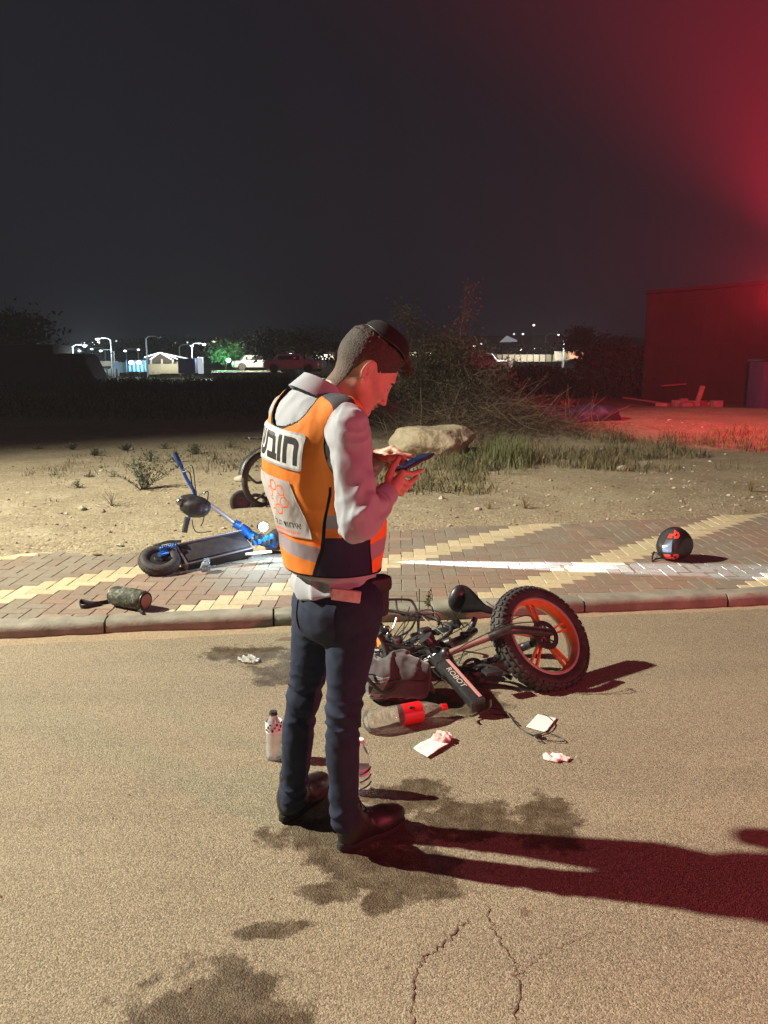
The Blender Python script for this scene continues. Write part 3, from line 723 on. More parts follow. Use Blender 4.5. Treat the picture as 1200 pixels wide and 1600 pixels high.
def shirt(P):
    d = torso(P)
    cut = (P[..., 2] - (D(500, 905, 2.36)[2] - 0.03 * 1.0) ) * -1
    ar = arm_r(P); ta = np.clip(((P - SHr) @ nrm(ELr - SHr)) / np.linalg.norm(ELr - SHr), 0, 1)
    ar = ar - folds(P, SHr, ELr, 40, 0.0055, 20) * (0.35 + 0.9 * ta ** 2) - folds(P, SHr, ELr, 7, 0.009, 40) * (0.5 + 0.5 * ta) - 0.006 * fbm(P, 13, 2) - 0.0055 * (ridge(ta * 11 + 3.0 * fbm(P, 9, 2) + ((P - SHr) @ fw.astype(np.float32)) * 22) - 0.6) * np.exp(-((ta - 0.92) / 0.28) ** 2) - 0.0030 * (ridge(P[..., 2] * 30 + ((P - SHr) @ rt.astype(np.float32)) * 60 + 9 * fbm(P, 6, 3)) - 0.6)
    d = smin(d, ar, 0.035); d = smin(d, arm_l(P) - folds(P, SHl, ELl, 34, 0.008), 0.035)
    d = d - 0.008 * fbm(P * np.array([1, 1, 0.4], np.float32), 16, 3) - 0.004 * (ridge(P[..., 2] * 16 + (P @ rt.astype(np.float32)) * 34 + 5 * fbm(P, 7, 2)) - 0.5)
    d = smin(d, capsule(P, NB + [0, 0, -0.05], NB + [0, 0, -0.01], 0.085, 0.068), 0.05)
    d = smax(d, -(neck_sdf(P) - 0.003), 0.004)
    # open cuffs
    for W_, E_, hp in ((WRr, ELr, 0.028), (WRl, ELl, 0.027)):
        ax = nrm(W_ - E_).astype(np.float32); q = P - W_.astype(np.float32); d = smax(d, -np.maximum(0.012 - q @ ax, np.sqrt((q * q).sum(-1)) - 0.11), 0.004)
        d = smax(d, -capsule(P, W_ - ax * 0.03, W_ + ax * 0.08, hp), 0.003)
    return d
def collar(P):
    up_c = nrm(np.array([0.50, 0.20, 1.0])); c0 = NB + np.array([-0.012, -0.004, 0.004]); q = P - c0; h = q @ up_c
    a1 = nrm(fw - up_c * (fw @ up_c)); a2 = np.cross(up_c, a1); x_, y_ = q @ a1, q @ a2
    r = np.sqrt(x_ ** 2 * 0.9 + y_ ** 2 + 1e-9)
    stand = np.maximum(np.abs(r - 0.073) - 0.003, np.abs(h - 0.012) - 0.026)
    fold = np.maximum(np.abs(r - (0.080 + 0.42 * np.maximum(0.036 - h, 0))) - 0.0032, np.abs(h - 0.010) - 0.028)
    open_ = np.abs(y_) - 0.014 - 0.35 * np.maximum(0.03 - h, 0); fr = np.maximum(open_, -x_ + 0.02)
    return smax(smin(stand, fold, 0.004), -fr, 0.003)
def hem_tail(P):
    a = P_hip + [0, 0, 0.02]; d = ellip(P, a, (0.137, 0.170, 0.10), RB)
    zz = P[..., 2]; s = (P - a) @ rt; f_ = (P - a) @ fw
    ang_ = np.arctan2(s, -f_)
    low = D(500, 913, 2.36)[2] - 0.035 * np.cos(np.clip((ang_ + 0.10) * 1.5, -3.1, 3.1))
    d = d - 0.010 * (ridge(ang_ * 5 + zz * 25 + fbm(P, 6, 2) * 3) - 0.5)
    return smax(smax(d, low - zz, 0.008), zz - D(500, 870, 2.36)[2], 0.01)
LO, HI = np.array([-0.52, 1.98, 0.80]), np.array([0.16, 2.78, 1.62])
V, Q = nets(lambda P: np.minimum(smin(smax(shirt(P), D(500, 893, 2.36)[2] - P[..., 2], 0.01), hem_tail(P), 0.008), 9.0), LO, HI, 0.0048)
def shirt_mat():
    m = mat('shirt_cotton', (0.60, 0.60, 0.63), 0.8, bump=0.25, bscale=700, bdist=0.0008, sheen=0.2); nt = m.node_tree; N = nt.nodes; L = nt.links; p = N['Principled BSDF']
    tc = N.new('ShaderNodeTexCoord'); wv = N.new('ShaderNodeTexWave'); wv.inputs['Scale'].default_value = 160; wv.bands_direction = 'DIAGONAL'; L.new(tc.outputs['Object'], wv.inputs['Vector'])
    mx = N.new('ShaderNodeMix'); mx.data_type = 'RGBA'; mx.inputs[6].default_value = (0.385, 0.39, 0.43, 1); mx.inputs[7].default_value = (0.33, 0.34, 0.385, 1)
    L.new(wv.outputs['Fac'], mx.inputs[0]); L.new(mx.outputs[2], p.inputs['Base Color']); return crease(m, 6, 0.012, 0.55)
sb = MB(); sb.add(V, Q)
shirt_o = obj('shirt', sb, shirt_mat(), person, smooth='all')
V, Q = nets(collar, NB - [0.15, 0.15, 0.10], NB + [0.15, 0.15, 0.12], 0.0021); cb = MB(); cb.add(V, Q); obj('collar', cb, shirt_o.data.materials[0], shirt_o, smooth='all')
cb = MB()     # cuffs
for W_, E_, r0 in ((WRr, ELr, 0.037), (WRl, ELl, 0.035)):
    ax = nrm(W_ - E_); cb.lathe([(r0 - 0.004, -0.052), (r0 + 0.003, -0.05), (r0 + 0.0015, -0.02), (r0, 0.012), (r0 - 0.003, 0.014), (r0 - 0.005, 0.01), (r0 - 0.005, -0.03)], W_, ax, seg=28, closed=True)
each('cuff', cb, shirt_o.data.materials[0], shirt_o, smooth=True)

# vest
z_hem = D(500, 884, 2.36)[2]; bk0 = -fw
ARc, ARd = D(541, 692, 2.19) + fw * 0.016, rt
z_side = D(560, 893, 2.3)[2]
def armhole(P):
    q = P - ARc; s = q @ rt; f_ = (q @ fw); z = q[..., 2]
    z2 = z + 0.015
    return np.maximum(np.sqrt((f_ / 0.86) ** 2 + (z2 / 1.22) ** 2) - 0.074, -(s + 0.12))
ALc = D(452, 668, 2.53)
def armhole_l(P):
    q = P - ALc; s = -(q @ rt); f_ = q @ fw; z = q[..., 2]
    return np.maximum(np.sqrt((f_ / 0.9) ** 2 + (z / 1.2) ** 2) - 0.082, -(s + 0.10))
NCc = NB + bk0 * 0.075 + np.array([0, 0, 0.0])
def neckhole(P):
    q = P - NCc; a = nrm(np.array([-0.15, 0.0, 1.0])); h = q @ a
    x_ = q @ fw; y_ = q @ rt
    return np.sqrt((x_ / 1.05) ** 2 + (y_ / 1.02) ** 2 + (h / 1.9) ** 2) - 0.098
def vest_sh(P):
    z = P[..., 2]; low = np.clip((P_ch[2] - z) / 0.35, 0, 1)
    f_ = (P - P_ch) @ fw
    d = torso(P, 0.010) - 0.006 * low
    d = smin(d, ellip(P, P_wa + 0.085 * fw + [0, 0, 0.0], (0.125, 0.140, 0.15), RB), 0.05); d = smin(d, ellip(P, P_ch + 0.065 * fw + [0, 0, -0.05], (0.115, 0.13, 0.15), RB), 0.05)
    d = d - 0.008 * fbm(P * np.array([1, 1, 0.6], np.float32), 11, 4) - 0.0055 * (ridge(z * 20 + f_ * 12 + fbm(P, 5, 2) * 6) - 0.5) - 0.004 * np.clip(vnoise(P * np.array([1, 1, 0.3], np.float32), 24), 0, 1)
    return d
def vest(P):
    d = vest_sh(P); z = P[..., 2]
    d = smax(d, -(torso(P, 0.001)), 0.002)
    d = smax(d, z_hem - z - 0.12 * np.maximum((P - P_wa) @ fw - 0.08, 0), 0.004)
    cut = np.minimum(np.minimum(armhole(P), armhole_l(P)), neckhole(P))
    cut = np.minimum(cut, neck_sdf(P) - 0.03)
    return smax(d, -cut, 0.004)
V, Q = nets(vest, LO + [0, 0, 0.02], HI, 0.0044)
vb = MB(); vb.add(V, Q)
cc = V; f_ = (cc - P_ch) @ fw; s_ = (cc - P_ch) @ rt; zc = cc[:, 2]; Zp = lambda y: D(500, y, 2.36)[2]
cutd = np.minimum(np.minimum(armhole(cc), armhole_l(cc)), neckhole(cc))
zr = zc + 0.13 * s_
tl_ = np.clip((Zp(760) - zc) / 0.25, 0, 1)
sidef = np.maximum(np.maximum(0.02 - s_, -0.028 - 0.03 * tl_ - f_), f_ - 0.10)            # <0 inside the side panel
band = np.maximum(np.abs(zr - Zp(840)) - 0.025, -sidef)
band = np.minimum(band, np.maximum(sidef, np.abs(zc - Zp(800)) - 0.020))
navy = np.maximum(sidef, zc - Zp(823))
strap = np.maximum(np.maximum(Zp(655) - zc, 0.03 - s_), np.abs(f_ - 0.012) - 0.034)
trim = np.minimum(np.minimum(cutd - 0.0075, zc - z_hem - 0.007), np.maximum(np.maximum(np.abs(sidef) - 0.004, zc - Zp(748)), 0.02 - s_))
def attr_mat(name, base, layers, rough=0.7):
    m = mat(name, base[0], rough, col2=base[1], nscale=12, bump=0.4, bscale=900, bdist=0.0007, spec=0.25); nt = m.node_tree; N = nt.nodes; L = nt.links; p = N['Principled BSDF']
    cur = p.inputs['Base Color'].links[0].from_socket
    for an, col in layers:
        a = N.new('ShaderNodeAttribute'); a.attribute_name = an; r = N.new('ShaderNodeMapRange'); r.inputs[1].default_value = 0.0006; r.inputs[2].default_value = -0.0006; L.new(a.outputs['Fac'], r.inputs[0])
        mx = N.new('ShaderNodeMix'); mx.data_type = 'RGBA'; L.new(r.outputs[0], mx.inputs[0]); L.new(cur, mx.inputs[6]); mx.inputs[7].default_value = (*col, 1); cur = mx.outputs[2]
    L.new(cur, p.inputs['Base Color']); return m
M['navy'] = mat('navy_mesh', (0.018, 0.022, 0.05), 0.8, col2=(0.03, 0.035, 0.07), nscale=40, bump=0.5, bscale=500, bdist=0.001)
M['trim'] = mat('black_trim', (0.015, 0.015, 0.018), 0.6)
vm = attr_mat('vest_cloth', ((0.92, 0.27, 0.045), (0.86, 0.22, 0.04)), [('band', (0.36, 0.30, 0.34)), ('navyp', (0.018, 0.024, 0.055)), ('strap', (0.085, 0.09, 0.10)), ('trim', (0.004, 0.004, 0.005))]); crease(vm, 7, 0.010, 0.5)
vest_o = obj('vest', vb, vm, person, smooth='all')
for an, arr in (('band', band), ('navyp', navy), ('strap', strap), ('trim', trim)):
    at = vest_o.data.attributes.new(an, 'FLOAT', 'POINT'); at.data.foreach_set('value', np.asarray(arr, np.float32))

# patches on the back of the vest: a sheet of small faces lying on the cloth
def onto(P0, dirv, n=14, off=0.003):
    P = P0.astype(np.float32).copy()
    for _ in range(n):
        d = vest_sh(P) - off; P = P + np.float32(0.85) * np.clip(d, -0.03, 0.05)[:, None] * dirv.astype(np.float32)
    return P
bk = -fw
def patch(U, Vv, mats_idx, cen, off, thick=0.0025):
    """U: metres towards his right, Vv: metres up; grid arrays"""
    P0 = cen + bk * 0.04 + U.reshape(-1, 1) * rt + Vv.reshape(-1, 1) * upv
    P = onto(P0, fw, off=off); ny, nx = U.shape
    i = np.arange(ny - 1)[:, None] * nx + np.arange(nx - 1)[None]; F = np.stack([i, i + 1, i + nx + 1, i + nx], -1).reshape(-1, 4)
    mb = MB(); mb.add(P, F, mats_idx.reshape(-1)); return mb
WH = mat('patch_white', (0.72, 0.72, 0.72), 0.55, col2=(0.62, 0.62, 0.62), nscale=30); BK = mat('patch_black', (0.015, 0.015, 0.018), 0.6)
GY = mat('patch_grey', (0.40, 0.41, 0.43), 0.5); OR = mat('patch_orange', (0.88, 0.16, 0.03), 0.6); SV = mat('patch_silver', (0.60, 0.57, 0.58), 0.4, 0.1, col2=(0.50, 0.47, 0.49), nscale=18)
cB = P_ch + bk * 0.155
w2, h2 = 0.108, 0.054; u = np.linspace(-w2, w2, 330); v = np.linspace(-h2, h2, 140); U, W_ = np.meshgrid(u, v)
cenp = np.array([cB[0], cB[1], D(440, 694, 2.3)[2]]) + rt * 0.032
uc, vc = (U[:-1, :-1] + U[1:, 1:]) / 2, (W_[:-1, :-1] + W_[1:, 1:]) / 2
def rr_(u_, v_, a, b, r): return np.sqrt(np.maximum(np.abs(u_) - a + r, 0) ** 2 + np.maximum(np.abs(v_) - b + r, 0) ** 2) - r
ed = rr_(uc, vc, w2, h2, 0.014)
mi = np.zeros(uc.shape, int); mi[ed > -0.006] = 2
TV, TT_ = text_cells('שבוח', 0.045)
TV = TV - TV.min(0); TV = TV / TV.max(0); TV = (TV - 0.5) * [0.190, 0.078]
mi[raster(TV, TT_, uc, vc)] = 1
Vs = W_ - 0.15 * U
pm_ = patch(U, Vs, mi, cenp, 0.0035)
keep = (ed <= 0).reshape(-1); pm_.f = [f for f, k in zip(pm_.f, keep) if k]; pm_.m = [f for f, k in zip(pm_.m, keep) if k]
obj('back_patch', pm_, [WH, BK, GY], vest_o, smooth='all', label='white patch with large black Hebrew lettering')
# lower badge panel
TXT = text_cells('הלצה דוחיא', 0.02); TV2 = TXT[0] - TXT[0].min(0); TV2 = TV2 / TV2.max(0)
h3a, h3b = D(440, 832, 2.3)[2], D(440, 740, 2.3)[2]
u = np.linspace(0, 1, 300); v = np.linspace(0, 1, 220); U, W_ = np.meshgrid(u, v); Zabs = h3a + (h3b - h3a) * W_; U = (-0.12 + 0.01 * W_) * (1 - U) + (0.138 - 0.045 * W_) * U
cen2 = np.array([cB[0], cB[1], 0.0]) + rt * 0.0
uc, vc = (U[:-1, :-1] + U[1:, 1:]) / 2, (Zabs[:-1, :-1] + Zabs[1:, 1:]) / 2; tt = (vc - h3a) / (h3b - h3a)
mi = np.zeros(uc.shape, int)
uR = 0.138 - 0.045 * tt; uL = -0.12 + 0.01 * tt
cx, cz = 0.028, h3b - 0.063
for k in range(6):
    a = math.pi / 6 + k * math.pi / 3 + 0.25; px_, pz_ = cx + 0.036 * math.cos(a), cz + 0.036 * math.sin(a)
    du, dv_ = uc - px_, vc - pz_; ra = du * math.cos(a) + dv_ * math.sin(a); tb = -du * math.sin(a) + dv_ * math.cos(a)
    poly = np.maximum(np.maximum(np.abs(tb) * 0.87 + np.abs(ra) * 0.5, np.abs(ra) * 0.98), 0) + 0.12 * np.maximum(-ra, 0)
    mi[(poly < 0.0175) & (poly > 0.0125)] = 1
tm = raster((TV2 - 0.5) * [0.130, 0.022] + [0.042, cz - 0.079], TXT[1], uc, vc); mi[tm] = 2
for zz_, hh_, uu in ((cz - 0.103, 0.0045, 0.075), (cz - 0.122, 0.007, 0.09)):
    mi[(np.abs(vc - zz_ + 0.03 * (uc - 0.03)) < hh_) & (np.abs(uc - 0.028) < uu) & ~((hh_ < 0.005) & (np.sin(uc * 900) > 0.3))] = 1
mi[(vc < cz - 0.140) & (vc > cz - 0.146)] = 3
mi[(vc < cz - 0.150)] = 4
ed = np.maximum(np.maximum(uc - uR, uL - uc), -1); mi[(ed > -0.004)] = 3
pb = patch(U, Zabs - 0.13 * U * W_, mi, cen2, 0.003); keep = (ed <= 9).reshape(-1); pb.f = [f for f, k in zip(pb.f, keep) if k]; pb.m = [f for f, k in zip(pb.m, keep) if k]
obj('badge_panel', pb, [SV, OR, BK, WH, mat('patch_pink', (0.75, 0.33, 0.22), 0.5)], vest_o, smooth='all', label='silver panel with an orange flower of hexagons and small Hebrew lettering')
# trousers
def trousers(P):
    z = P[..., 2]
    d = ellip(P, P_hip + [0, 0, -0.015], (0.118, 0.150, 0.125), RB)
    d = smin(d, ellip(P, P_hip + bk * 0.035 + [0, 0, -0.065], (0.095, 0.145, 0.10), RB), 0.04)
    for (a, b_, c_, sg) in ((HPr, KNr, ANr, 1), (HPl, KNl, ANl, -1)):
        L_ = capsule(P, a + [0, 0, -0.03], b_, 0.095, 0.052); ax = nrm(c_ - b_)
        calf = capsule(P, b_, c_ + [0, 0, -0.03], 0.051, 0.047); g = smin(L_, calf, 0.03)
        g = smin(g, ellip(P, b_ + (c_ - b_) * 0.35 + bk * 0.016, (0.040, 0.042, 0.11)), 0.03)
        t = z - b_[2]
        wv = 1.1 * np.exp(-(t / 0.10) ** 2) * (0.5 + 1.5 * np.clip(vnoise(P, 9) + 0.4, 0, 1)) + 0.9 * np.exp(-((z - c_[2] - 0.03) / 0.06) ** 2) + 0.45 * np.exp(-((z - a[2] + 0.08) / 0.07) ** 2)
        q_ = (P - b_) @ fw
        g = g - 0.0095 * wv * (ridge(z * 62 + q_ * 16 * sg + fbm(P, 8, 3) * 6.0) - 0.45)
        g = smax(g, (c_[2] - 0.06) - z + 0.2 * q_, 0.004)
        d = smin(d, g, 0.018)
    d = d - 0.004 * fbm(P * np.array([1, 1, 0.5], np.float32), 20, 3)
    return smax(d, z - Zp(893), 0.005)
V, Q = nets(trousers, [-0.50, 2.08, 0.04], [0.10, 2.68, 0.97], 0.0048)
den = mat('denim', (0.011, 0.018, 0.044), 0.85, col2=(0.022, 0.031, 0.062), nscale=9, nfac=(0.45, 0.7), bump=0.4, bscale=800, bdist=0.0008)
crease(den, 9, 0.008, 0.5, (1, 1, 1.2)); tb_ = MB(); tb_.add(V, Q); trou = obj('trousers', tb_, den, person, smooth='all')
def tr_on(P0, dirv, off):
    P = np.asarray(P0, np.float32).copy()
    for _ in range(14): P = P + np.float32(0.85) * np.clip(trousers(P) - off, -0.03, 0.05)[:, None] * np.asarray(dirv, np.float32)
    return P
def back_pocket(cu, cz_, w_, h_):
    uu = np.linspace(-w_, w_, 12); vv = np.linspace(-h_, h_, 14); U_, W2 = np.meshgrid(uu, vv)
    U_ = U_ * (1 - 0.12 * (W2 < -h_ * 0.5) * (-(W2 / h_) - 0.5) * 2)
    P0 = P_hip + bk * 0.16 + (cu + U_).reshape(-1, 1) * rt + (cz_ + W2).reshape(-1, 1) * upv
    P = tr_on(P0, fw, 0.0035); nx = 12; i = np.arange(13)[:, None] * nx + np.arange(11)[None]
    mb = MB(); mb.add(P, np.stack([i, i + 1, i + nx + 1, i + nx], -1).reshape(-1, 4)); return mb
for cu in (-0.072, 0.078): obj('back_pocket', back_pocket(cu, -0.055, 0.055, 0.058), den, trou, smooth='all')
pc_ = P_hip + fw * 0.092 + rt * 0.098 + upv * -0.005
V, Q = nets(lambda P: smin(rbox(P, pc_, (0.042, 0.024, 0.070), 0.020, RB), rbox(P, pc_ + upv * 0.045 + rt * 0.006, (0.045, 0.026, 0.024), 0.012, RB), 0.006) - 0.004 * fbm(P, 25, 2), pc_ - 0.15, pc_ + 0.15, 0.005)
pm2 = MB(); pm2.add(V, Q); obj('belt_pouch', pm2, M['trim'], person, smooth='all')
# boots
def boot_frame(heel, ang_): c_, s2 = math.cos(ang_), math.sin(ang_); return np.array(heel), np.array([[c_, -s2, 0], [s2, c_, 0], [0, 0, 1.0]])
bootm = mat('boot_leather', (0.014, 0.010, 0.010), 0.42, col2=(0.028, 0.018, 0.018), nscale=25, bump=0.4, bscale=120, bdist=0.002, coat=0.2)
solem = mat('boot_sole', (0.02, 0.018, 0.018), 0.7, bump=0.4, bscale=200, bdist=0.002)
def make_boot(heel, ang_, ank):
    o, Rf = boot_frame(heel, ang_)
    A = (ank - o) @ Rf
    def f(P):
        q = (P - o.astype(np.float32)) @ Rf.astype(np.float32)
        d = ellip(q, (0.045, 0, 0.055), (0.052, 0.040, 0.058))
        d = smin(d, ellip(q, (0.185, -0.004, 0.048), (0.082, 0.048, 0.042)), 0.04)
        d = smin(d, capsule(q, (0.07, 0, 0.07), (0.16, 0, 0.055), 0.046, 0.04), 0.03)
        top = np.array([A[0], A[1], 0.185])
        d = smin(d, capsule(q, (0.055, 0, 0.08), top, 0.044, 0.041), 0.03)
        d = d - 0.004 * (ridge(q[..., 0] * 55 + q[..., 2] * 30 + fbm(q, 12, 2) * 3) - 0.5) * np.exp(-((q[..., 0] - 0.11) / 0.05) ** 2) - 0.002 * fbm(q, 25, 3)
        return smax(smax(d, 0.020 - q[..., 2], 0.003), q[..., 2] - 0.185, 0.004)
    lo = o + [-0.28, -0.28, 0]; hi = o + [0.33, 0.33, 0.24]
    V, Q = nets(f, lo, hi, 0.0042); mb = MB(); mb.add(V, Q)
    b = obj('boot', mb, bootm, person, smooth='all')
    sm = MB(); out = []
    for k in range(48):
        a = 2 * math.pi * k / 48; x = 0.13 + 0.140 * math.cos(a); wy = 0.046 + 0.008 * math.cos(a) - 0.006 * math.exp(-((x - 0.11) / 0.04) ** 2); out.append((x, wy * np.sign(math.sin(a)) * abs(math.sin(a)) ** 0.75))
    def ringz(z, g): return [o + Rf @ np.array([(x - 0.13) * g + 0.13, y * g, z]) for x, y in out]
    R_ = ringz(0.002, 0.96) + ringz(0.006, 1.0) + ringz(0.022, 1.0) + ringz(0.027, 0.98) + ringz(0.028, 0.8)
    F = [(i * 48 + k, i * 48 + (k + 1) % 48, (i + 1) * 48 + (k + 1) % 48, (i + 1) * 48 + k) for i in range(4) for k in range(48)] + [tuple(range(48))[::-1], tuple(4 * 48 + k for k in range(48))]
    sm.add(R_, F); obj('sole', sm, solem, b)
    lc = MB()
    for k in range(5):
        x = 0.135 - 0.017 * k; z = 0.094 + 0.013 * k + (0.012 * max(0, k - 2)); 
        for s in (-1, 1): lc.tube([o + Rf @ np.array([x, -0.026 * s, z - 0.006]), o + Rf @ np.array([x - 0.006, 0, z + 0.003]), o + Rf @ np.array([x - 0.014, 0.026 * s, z - 0.002])], 0.0024, seg=6, smooth=3)
    obj('laces', lc, M['black'], b)
make_boot(G(532, 1328), R(38), ANr); make_boot(G(442, 1285), R(60), ANl)

# phone in his hands, wallet in the back pocket
pc = D(647, 722, 2.42); pl = nrm(D(668, 709, 2.47) - D(629, 731, 2.40)); pn = nrm(np.array([-0.55, -0.25, 0.85])); pn = nrm(pn - pl * np.dot(pn, pl)); px_ = np.cross(pn, pl)
PR = np.stack([px_, pl, pn], 1)
phone = thing('phone', 'dark smartphone held by the man in both hands, screen towards his face', 'phone', pc)
pb1 = MB(); pb1.box(pc, (0.068, 0.128, 0.009), PR, 0.0035); pcase = obj('case', pb1, M['black'], phone)
pb2 = MB(); pb2.box(pc + pn * 0.0052, (0.060, 0.118, 0.0012), PR, 0.0004)
obj('screen', pb2, mat('screen_glass', (0.01, 0.015, 0.03), 0.12, emit=(0.08, 0.18, 0.5), estr=0.10), phone)
pb3 = MB(); pb3.box(pc - pn * 0.0062 + pl * 0.042 - px_ * 0.014, (0.03, 0.03, 0.004), PR, 0.0015); obj('camera_bump', pb3, M['darkmetal'], phone)
wl = MB(); wc = tr_on(np.array([D(541, 929, 2.23) - [0, 0.15, 0]]), np.array([0, 1.0, 0]), 0.014)[0]; wl.box(wc, (0.088, 0.014, 0.036), rotz(-0.12) @ np.array([[1, 0, 0.1], [0, 1, 0], [-0.1, 0, 1.0]]), 0.003)
obj('wallet', wl, mat('wallet_paper', (0.62, 0.36, 0.34), 0.6, col2=(0.72, 0.55, 0.5), nscale=60), label='pale pink wallet sticking out of the back pocket of the jeans', cat='wallet')
# ================================================================== THINGS ON THE ROAD
def rgb_from(o, p, ang_=0): return o
# ---------- fat-tyred electric bicycle lying on its side
ebike = thing('electric_bicycle', 'black folding electric bicycle with a fat tyre and orange rim fallen on the road', 'bicycle', G(720, 1060))
def wheel(center, nrm_, Rw, wt, parent, rimcol, big=True):
    n = nrm(nrm_); Mx = frame(n, (0, 0, 1))
    def W(p): return np.asarray(center) + Mx @ np.asarray(p, float)
    ty = MB(); prof = []
    for k in range(20):
        a = 2 * math.pi * k / 20; ca_, sa_ = math.cos(a), math.sin(a)
        prof.append((Rw - wt * 0.46 + wt * 0.46 * ca_, wt * 0.5 * sa_ * (0.92 if ca_ < 0 else 1.0)))
    ty.lathe(prof, center, n, seg=96, closed=True)
    nl = 46 if big else 30
    for k in range(nl):
        for j, (hh, ww) in enumerate(((0.0, 0.22), (0.26, 0.16), (-0.26, 0.16), (0.42, 0.12), (-0.42, 0.12))):
            a = 2 * math.pi * (k + 0.5 * (j % 2)) / nl; lat = hh * wt; rad = Rw - wt * 0.46 + wt * 0.46 * math.sqrt(max(0.0, 1 - (2 * hh) ** 2))
            nr = nrm(np.array([math.cos(a) * math.sqrt(max(0.05, 1 - (2 * hh) ** 2)), math.sin(a) * math.sqrt(max(0.05, 1 - (2 * hh) ** 2)), 2 * hh]))
            tn = np.array([-math.sin(a), math.cos(a), 0]); bt = np.cross(nr, tn); B = np.stack([tn, bt, nr], 1)
            ty.box(W((math.cos(a) * rad, math.sin(a) * rad, lat)), (0.62 * 2 * math.pi * Rw / nl, wt * ww, 0.011 if big else 0.005), Mx @ B, 0.001)
    obj('tyre', ty, M['rubber'], parent)
    Rr = Rw - wt * 0.80
    rm = MB(); rw = wt * 0.43
    rm.lathe([(Rr + 0.006, -rw), (Rr + 0.010, -rw * 0.9), (Rr + 0.010, rw * 0.9), (Rr + 0.006, rw), (Rr - 0.002, rw), (Rr - 0.004, rw * 0.86), (Rr - 0.014, rw * 0.5), (Rr - 0.018, 0), (Rr - 0.014, -rw * 0.5), (Rr - 0.004, -rw * 0.86), (Rr - 0.002, -rw)], center, n, seg=72, closed=True,
             mat=lambda i: 1 if i in (0, 2, 3, 4, 8, 9, 10) else 0)
    rim = obj('rim', rm, [rimcol, M['rim_edge']], parent)
    for k in range(5):
        sp = MB(); a = 2 * math.pi * k / 5 + 0.15
        for s in (-1, 1):
            d = 0.10 * s; p0 = np.array([math.cos(a + d * 2.2) * 0.036, math.sin(a + d * 2.2) * 0.036, 0.012]); p1 = np.array([math.cos(a + d) * (Rr - 0.008), math.sin(a + d) * (Rr - 0.008), 0.0])
            u_ = nrm(p1 - p0); t_ = np.array([-u_[1], u_[0], 0]); q = np.cross(u_, t_); mid = (p0 + p1) / 2
            sp.box(W(mid), (np.linalg.norm(p1 - p0), 0.011, 0.020), Mx @ np.stack([u_, nrm(t_), q], 1), 0.003)
        obj('spoke', sp, rimcol, rim)
    hb_ = MB(); hb_.lathe([(0.0, -0.065), (0.010, -0.065), (0.012, -0.04), (0.044, -0.034), (0.046, 0.020), (0.030, 0.034), (0.012, 0.04), (0.010, 0.068), (0, 0.068)], center, n, seg=28)
    obj('hub', hb_, M['darkmetal'], parent)
    dk = MB(); dz = 0.040
    dk.lathe([(0.052, dz), (0.078, dz), (0.078, dz + 0.003), (0.052, dz + 0.003)], center, n, seg=48, closed=True)
    for k in range(6):
        a = math.pi * k / 3; dk.box(W((0.04 * math.cos(a), 0.04 * math.sin(a), dz + 0.001)), (0.04, 0.008, 0.003), Mx @ rotz(a + 0.4), 0)
    obj('brake_disc', dk, M['metal'], parent)
M['rim_orange'] = mat('rim_orange', (0.95, 0.24, 0.04), 0.4, 0.0, col2=(0.80, 0.17, 0.03), nscale=15, coat=0.4)
M['rim_edge'] = mat('rim_edge', (0.75, 0.60, 0.55), 0.3, 0.4)
WC = np.array([0.79, 3.72, 0.235]); WN = nrm([0.42, -0.64, 0.64])
WC = D(845, 997, 3.74)
wheel(WC, WN, 0.284, 0.105, ebike, M['rim_orange'])
# second wheel, mostly hidden behind the man
W2 = D(545, 1010, 4.05); wheel(W2, nrm([0.15, -0.45, 0.88]), 0.255, 0.095, ebike, M['rim_orange'])
def tb(name, pts, r, m='frame', seg=10, smooth=5, parent=ebike, flat=1.0, **k):
    mb = MB(); mb.tube(pts, r, seg=seg, smooth=smooth, flat=flat); return obj(name, mb, M[m] if isinstance(m, str) else m, parent, **k)
# fork: two legs with pale stanchions running to the orange wheel
hubo = WC + WN * 0.075; hubi = WC - WN * 0.075
cr1, cr2 = D(696, 1022, 3.62), D(712, 1048, 3.78)
st1 = D(765, 996, 3.60)
fk = tb('fork', [hubo, D(800, 984, 3.60), st1], [0.020, 0.023, 0.024], 'frame', 14)
tb('stanchion', [st1, cr1], 0.0165, M['rim_edge'] if False else mat('stanchion', (0.42, 0.22, 0.20), 0.3, 0.5), 12, 0, fk)
tb('stanchion', [D(775, 1030, 3.80), cr2], 0.0165, M['darkmetal'], 12, 0, fk)
tb('fork_leg', [hubi, D(815, 1012, 3.84), D(775, 1030, 3.80)], [0.020, 0.023, 0.024], 'frame', 14, 5, fk)
mb = MB(); mb.tube([cr1 + [0, -0.01, 0.012], (cr1 + cr2) / 2 + [-0.01, 0, 0], cr2 + [0, 0.01, -0.01]], [0.030, 0.034, 0.030], seg=12, smooth=4); mb.ell(cr1, (0.028, 0.028, 0.034)); mb.ell(cr2, (0.028, 0.028, 0.030)); obj('fork_crown', mb, M['darkmetal'], fk)
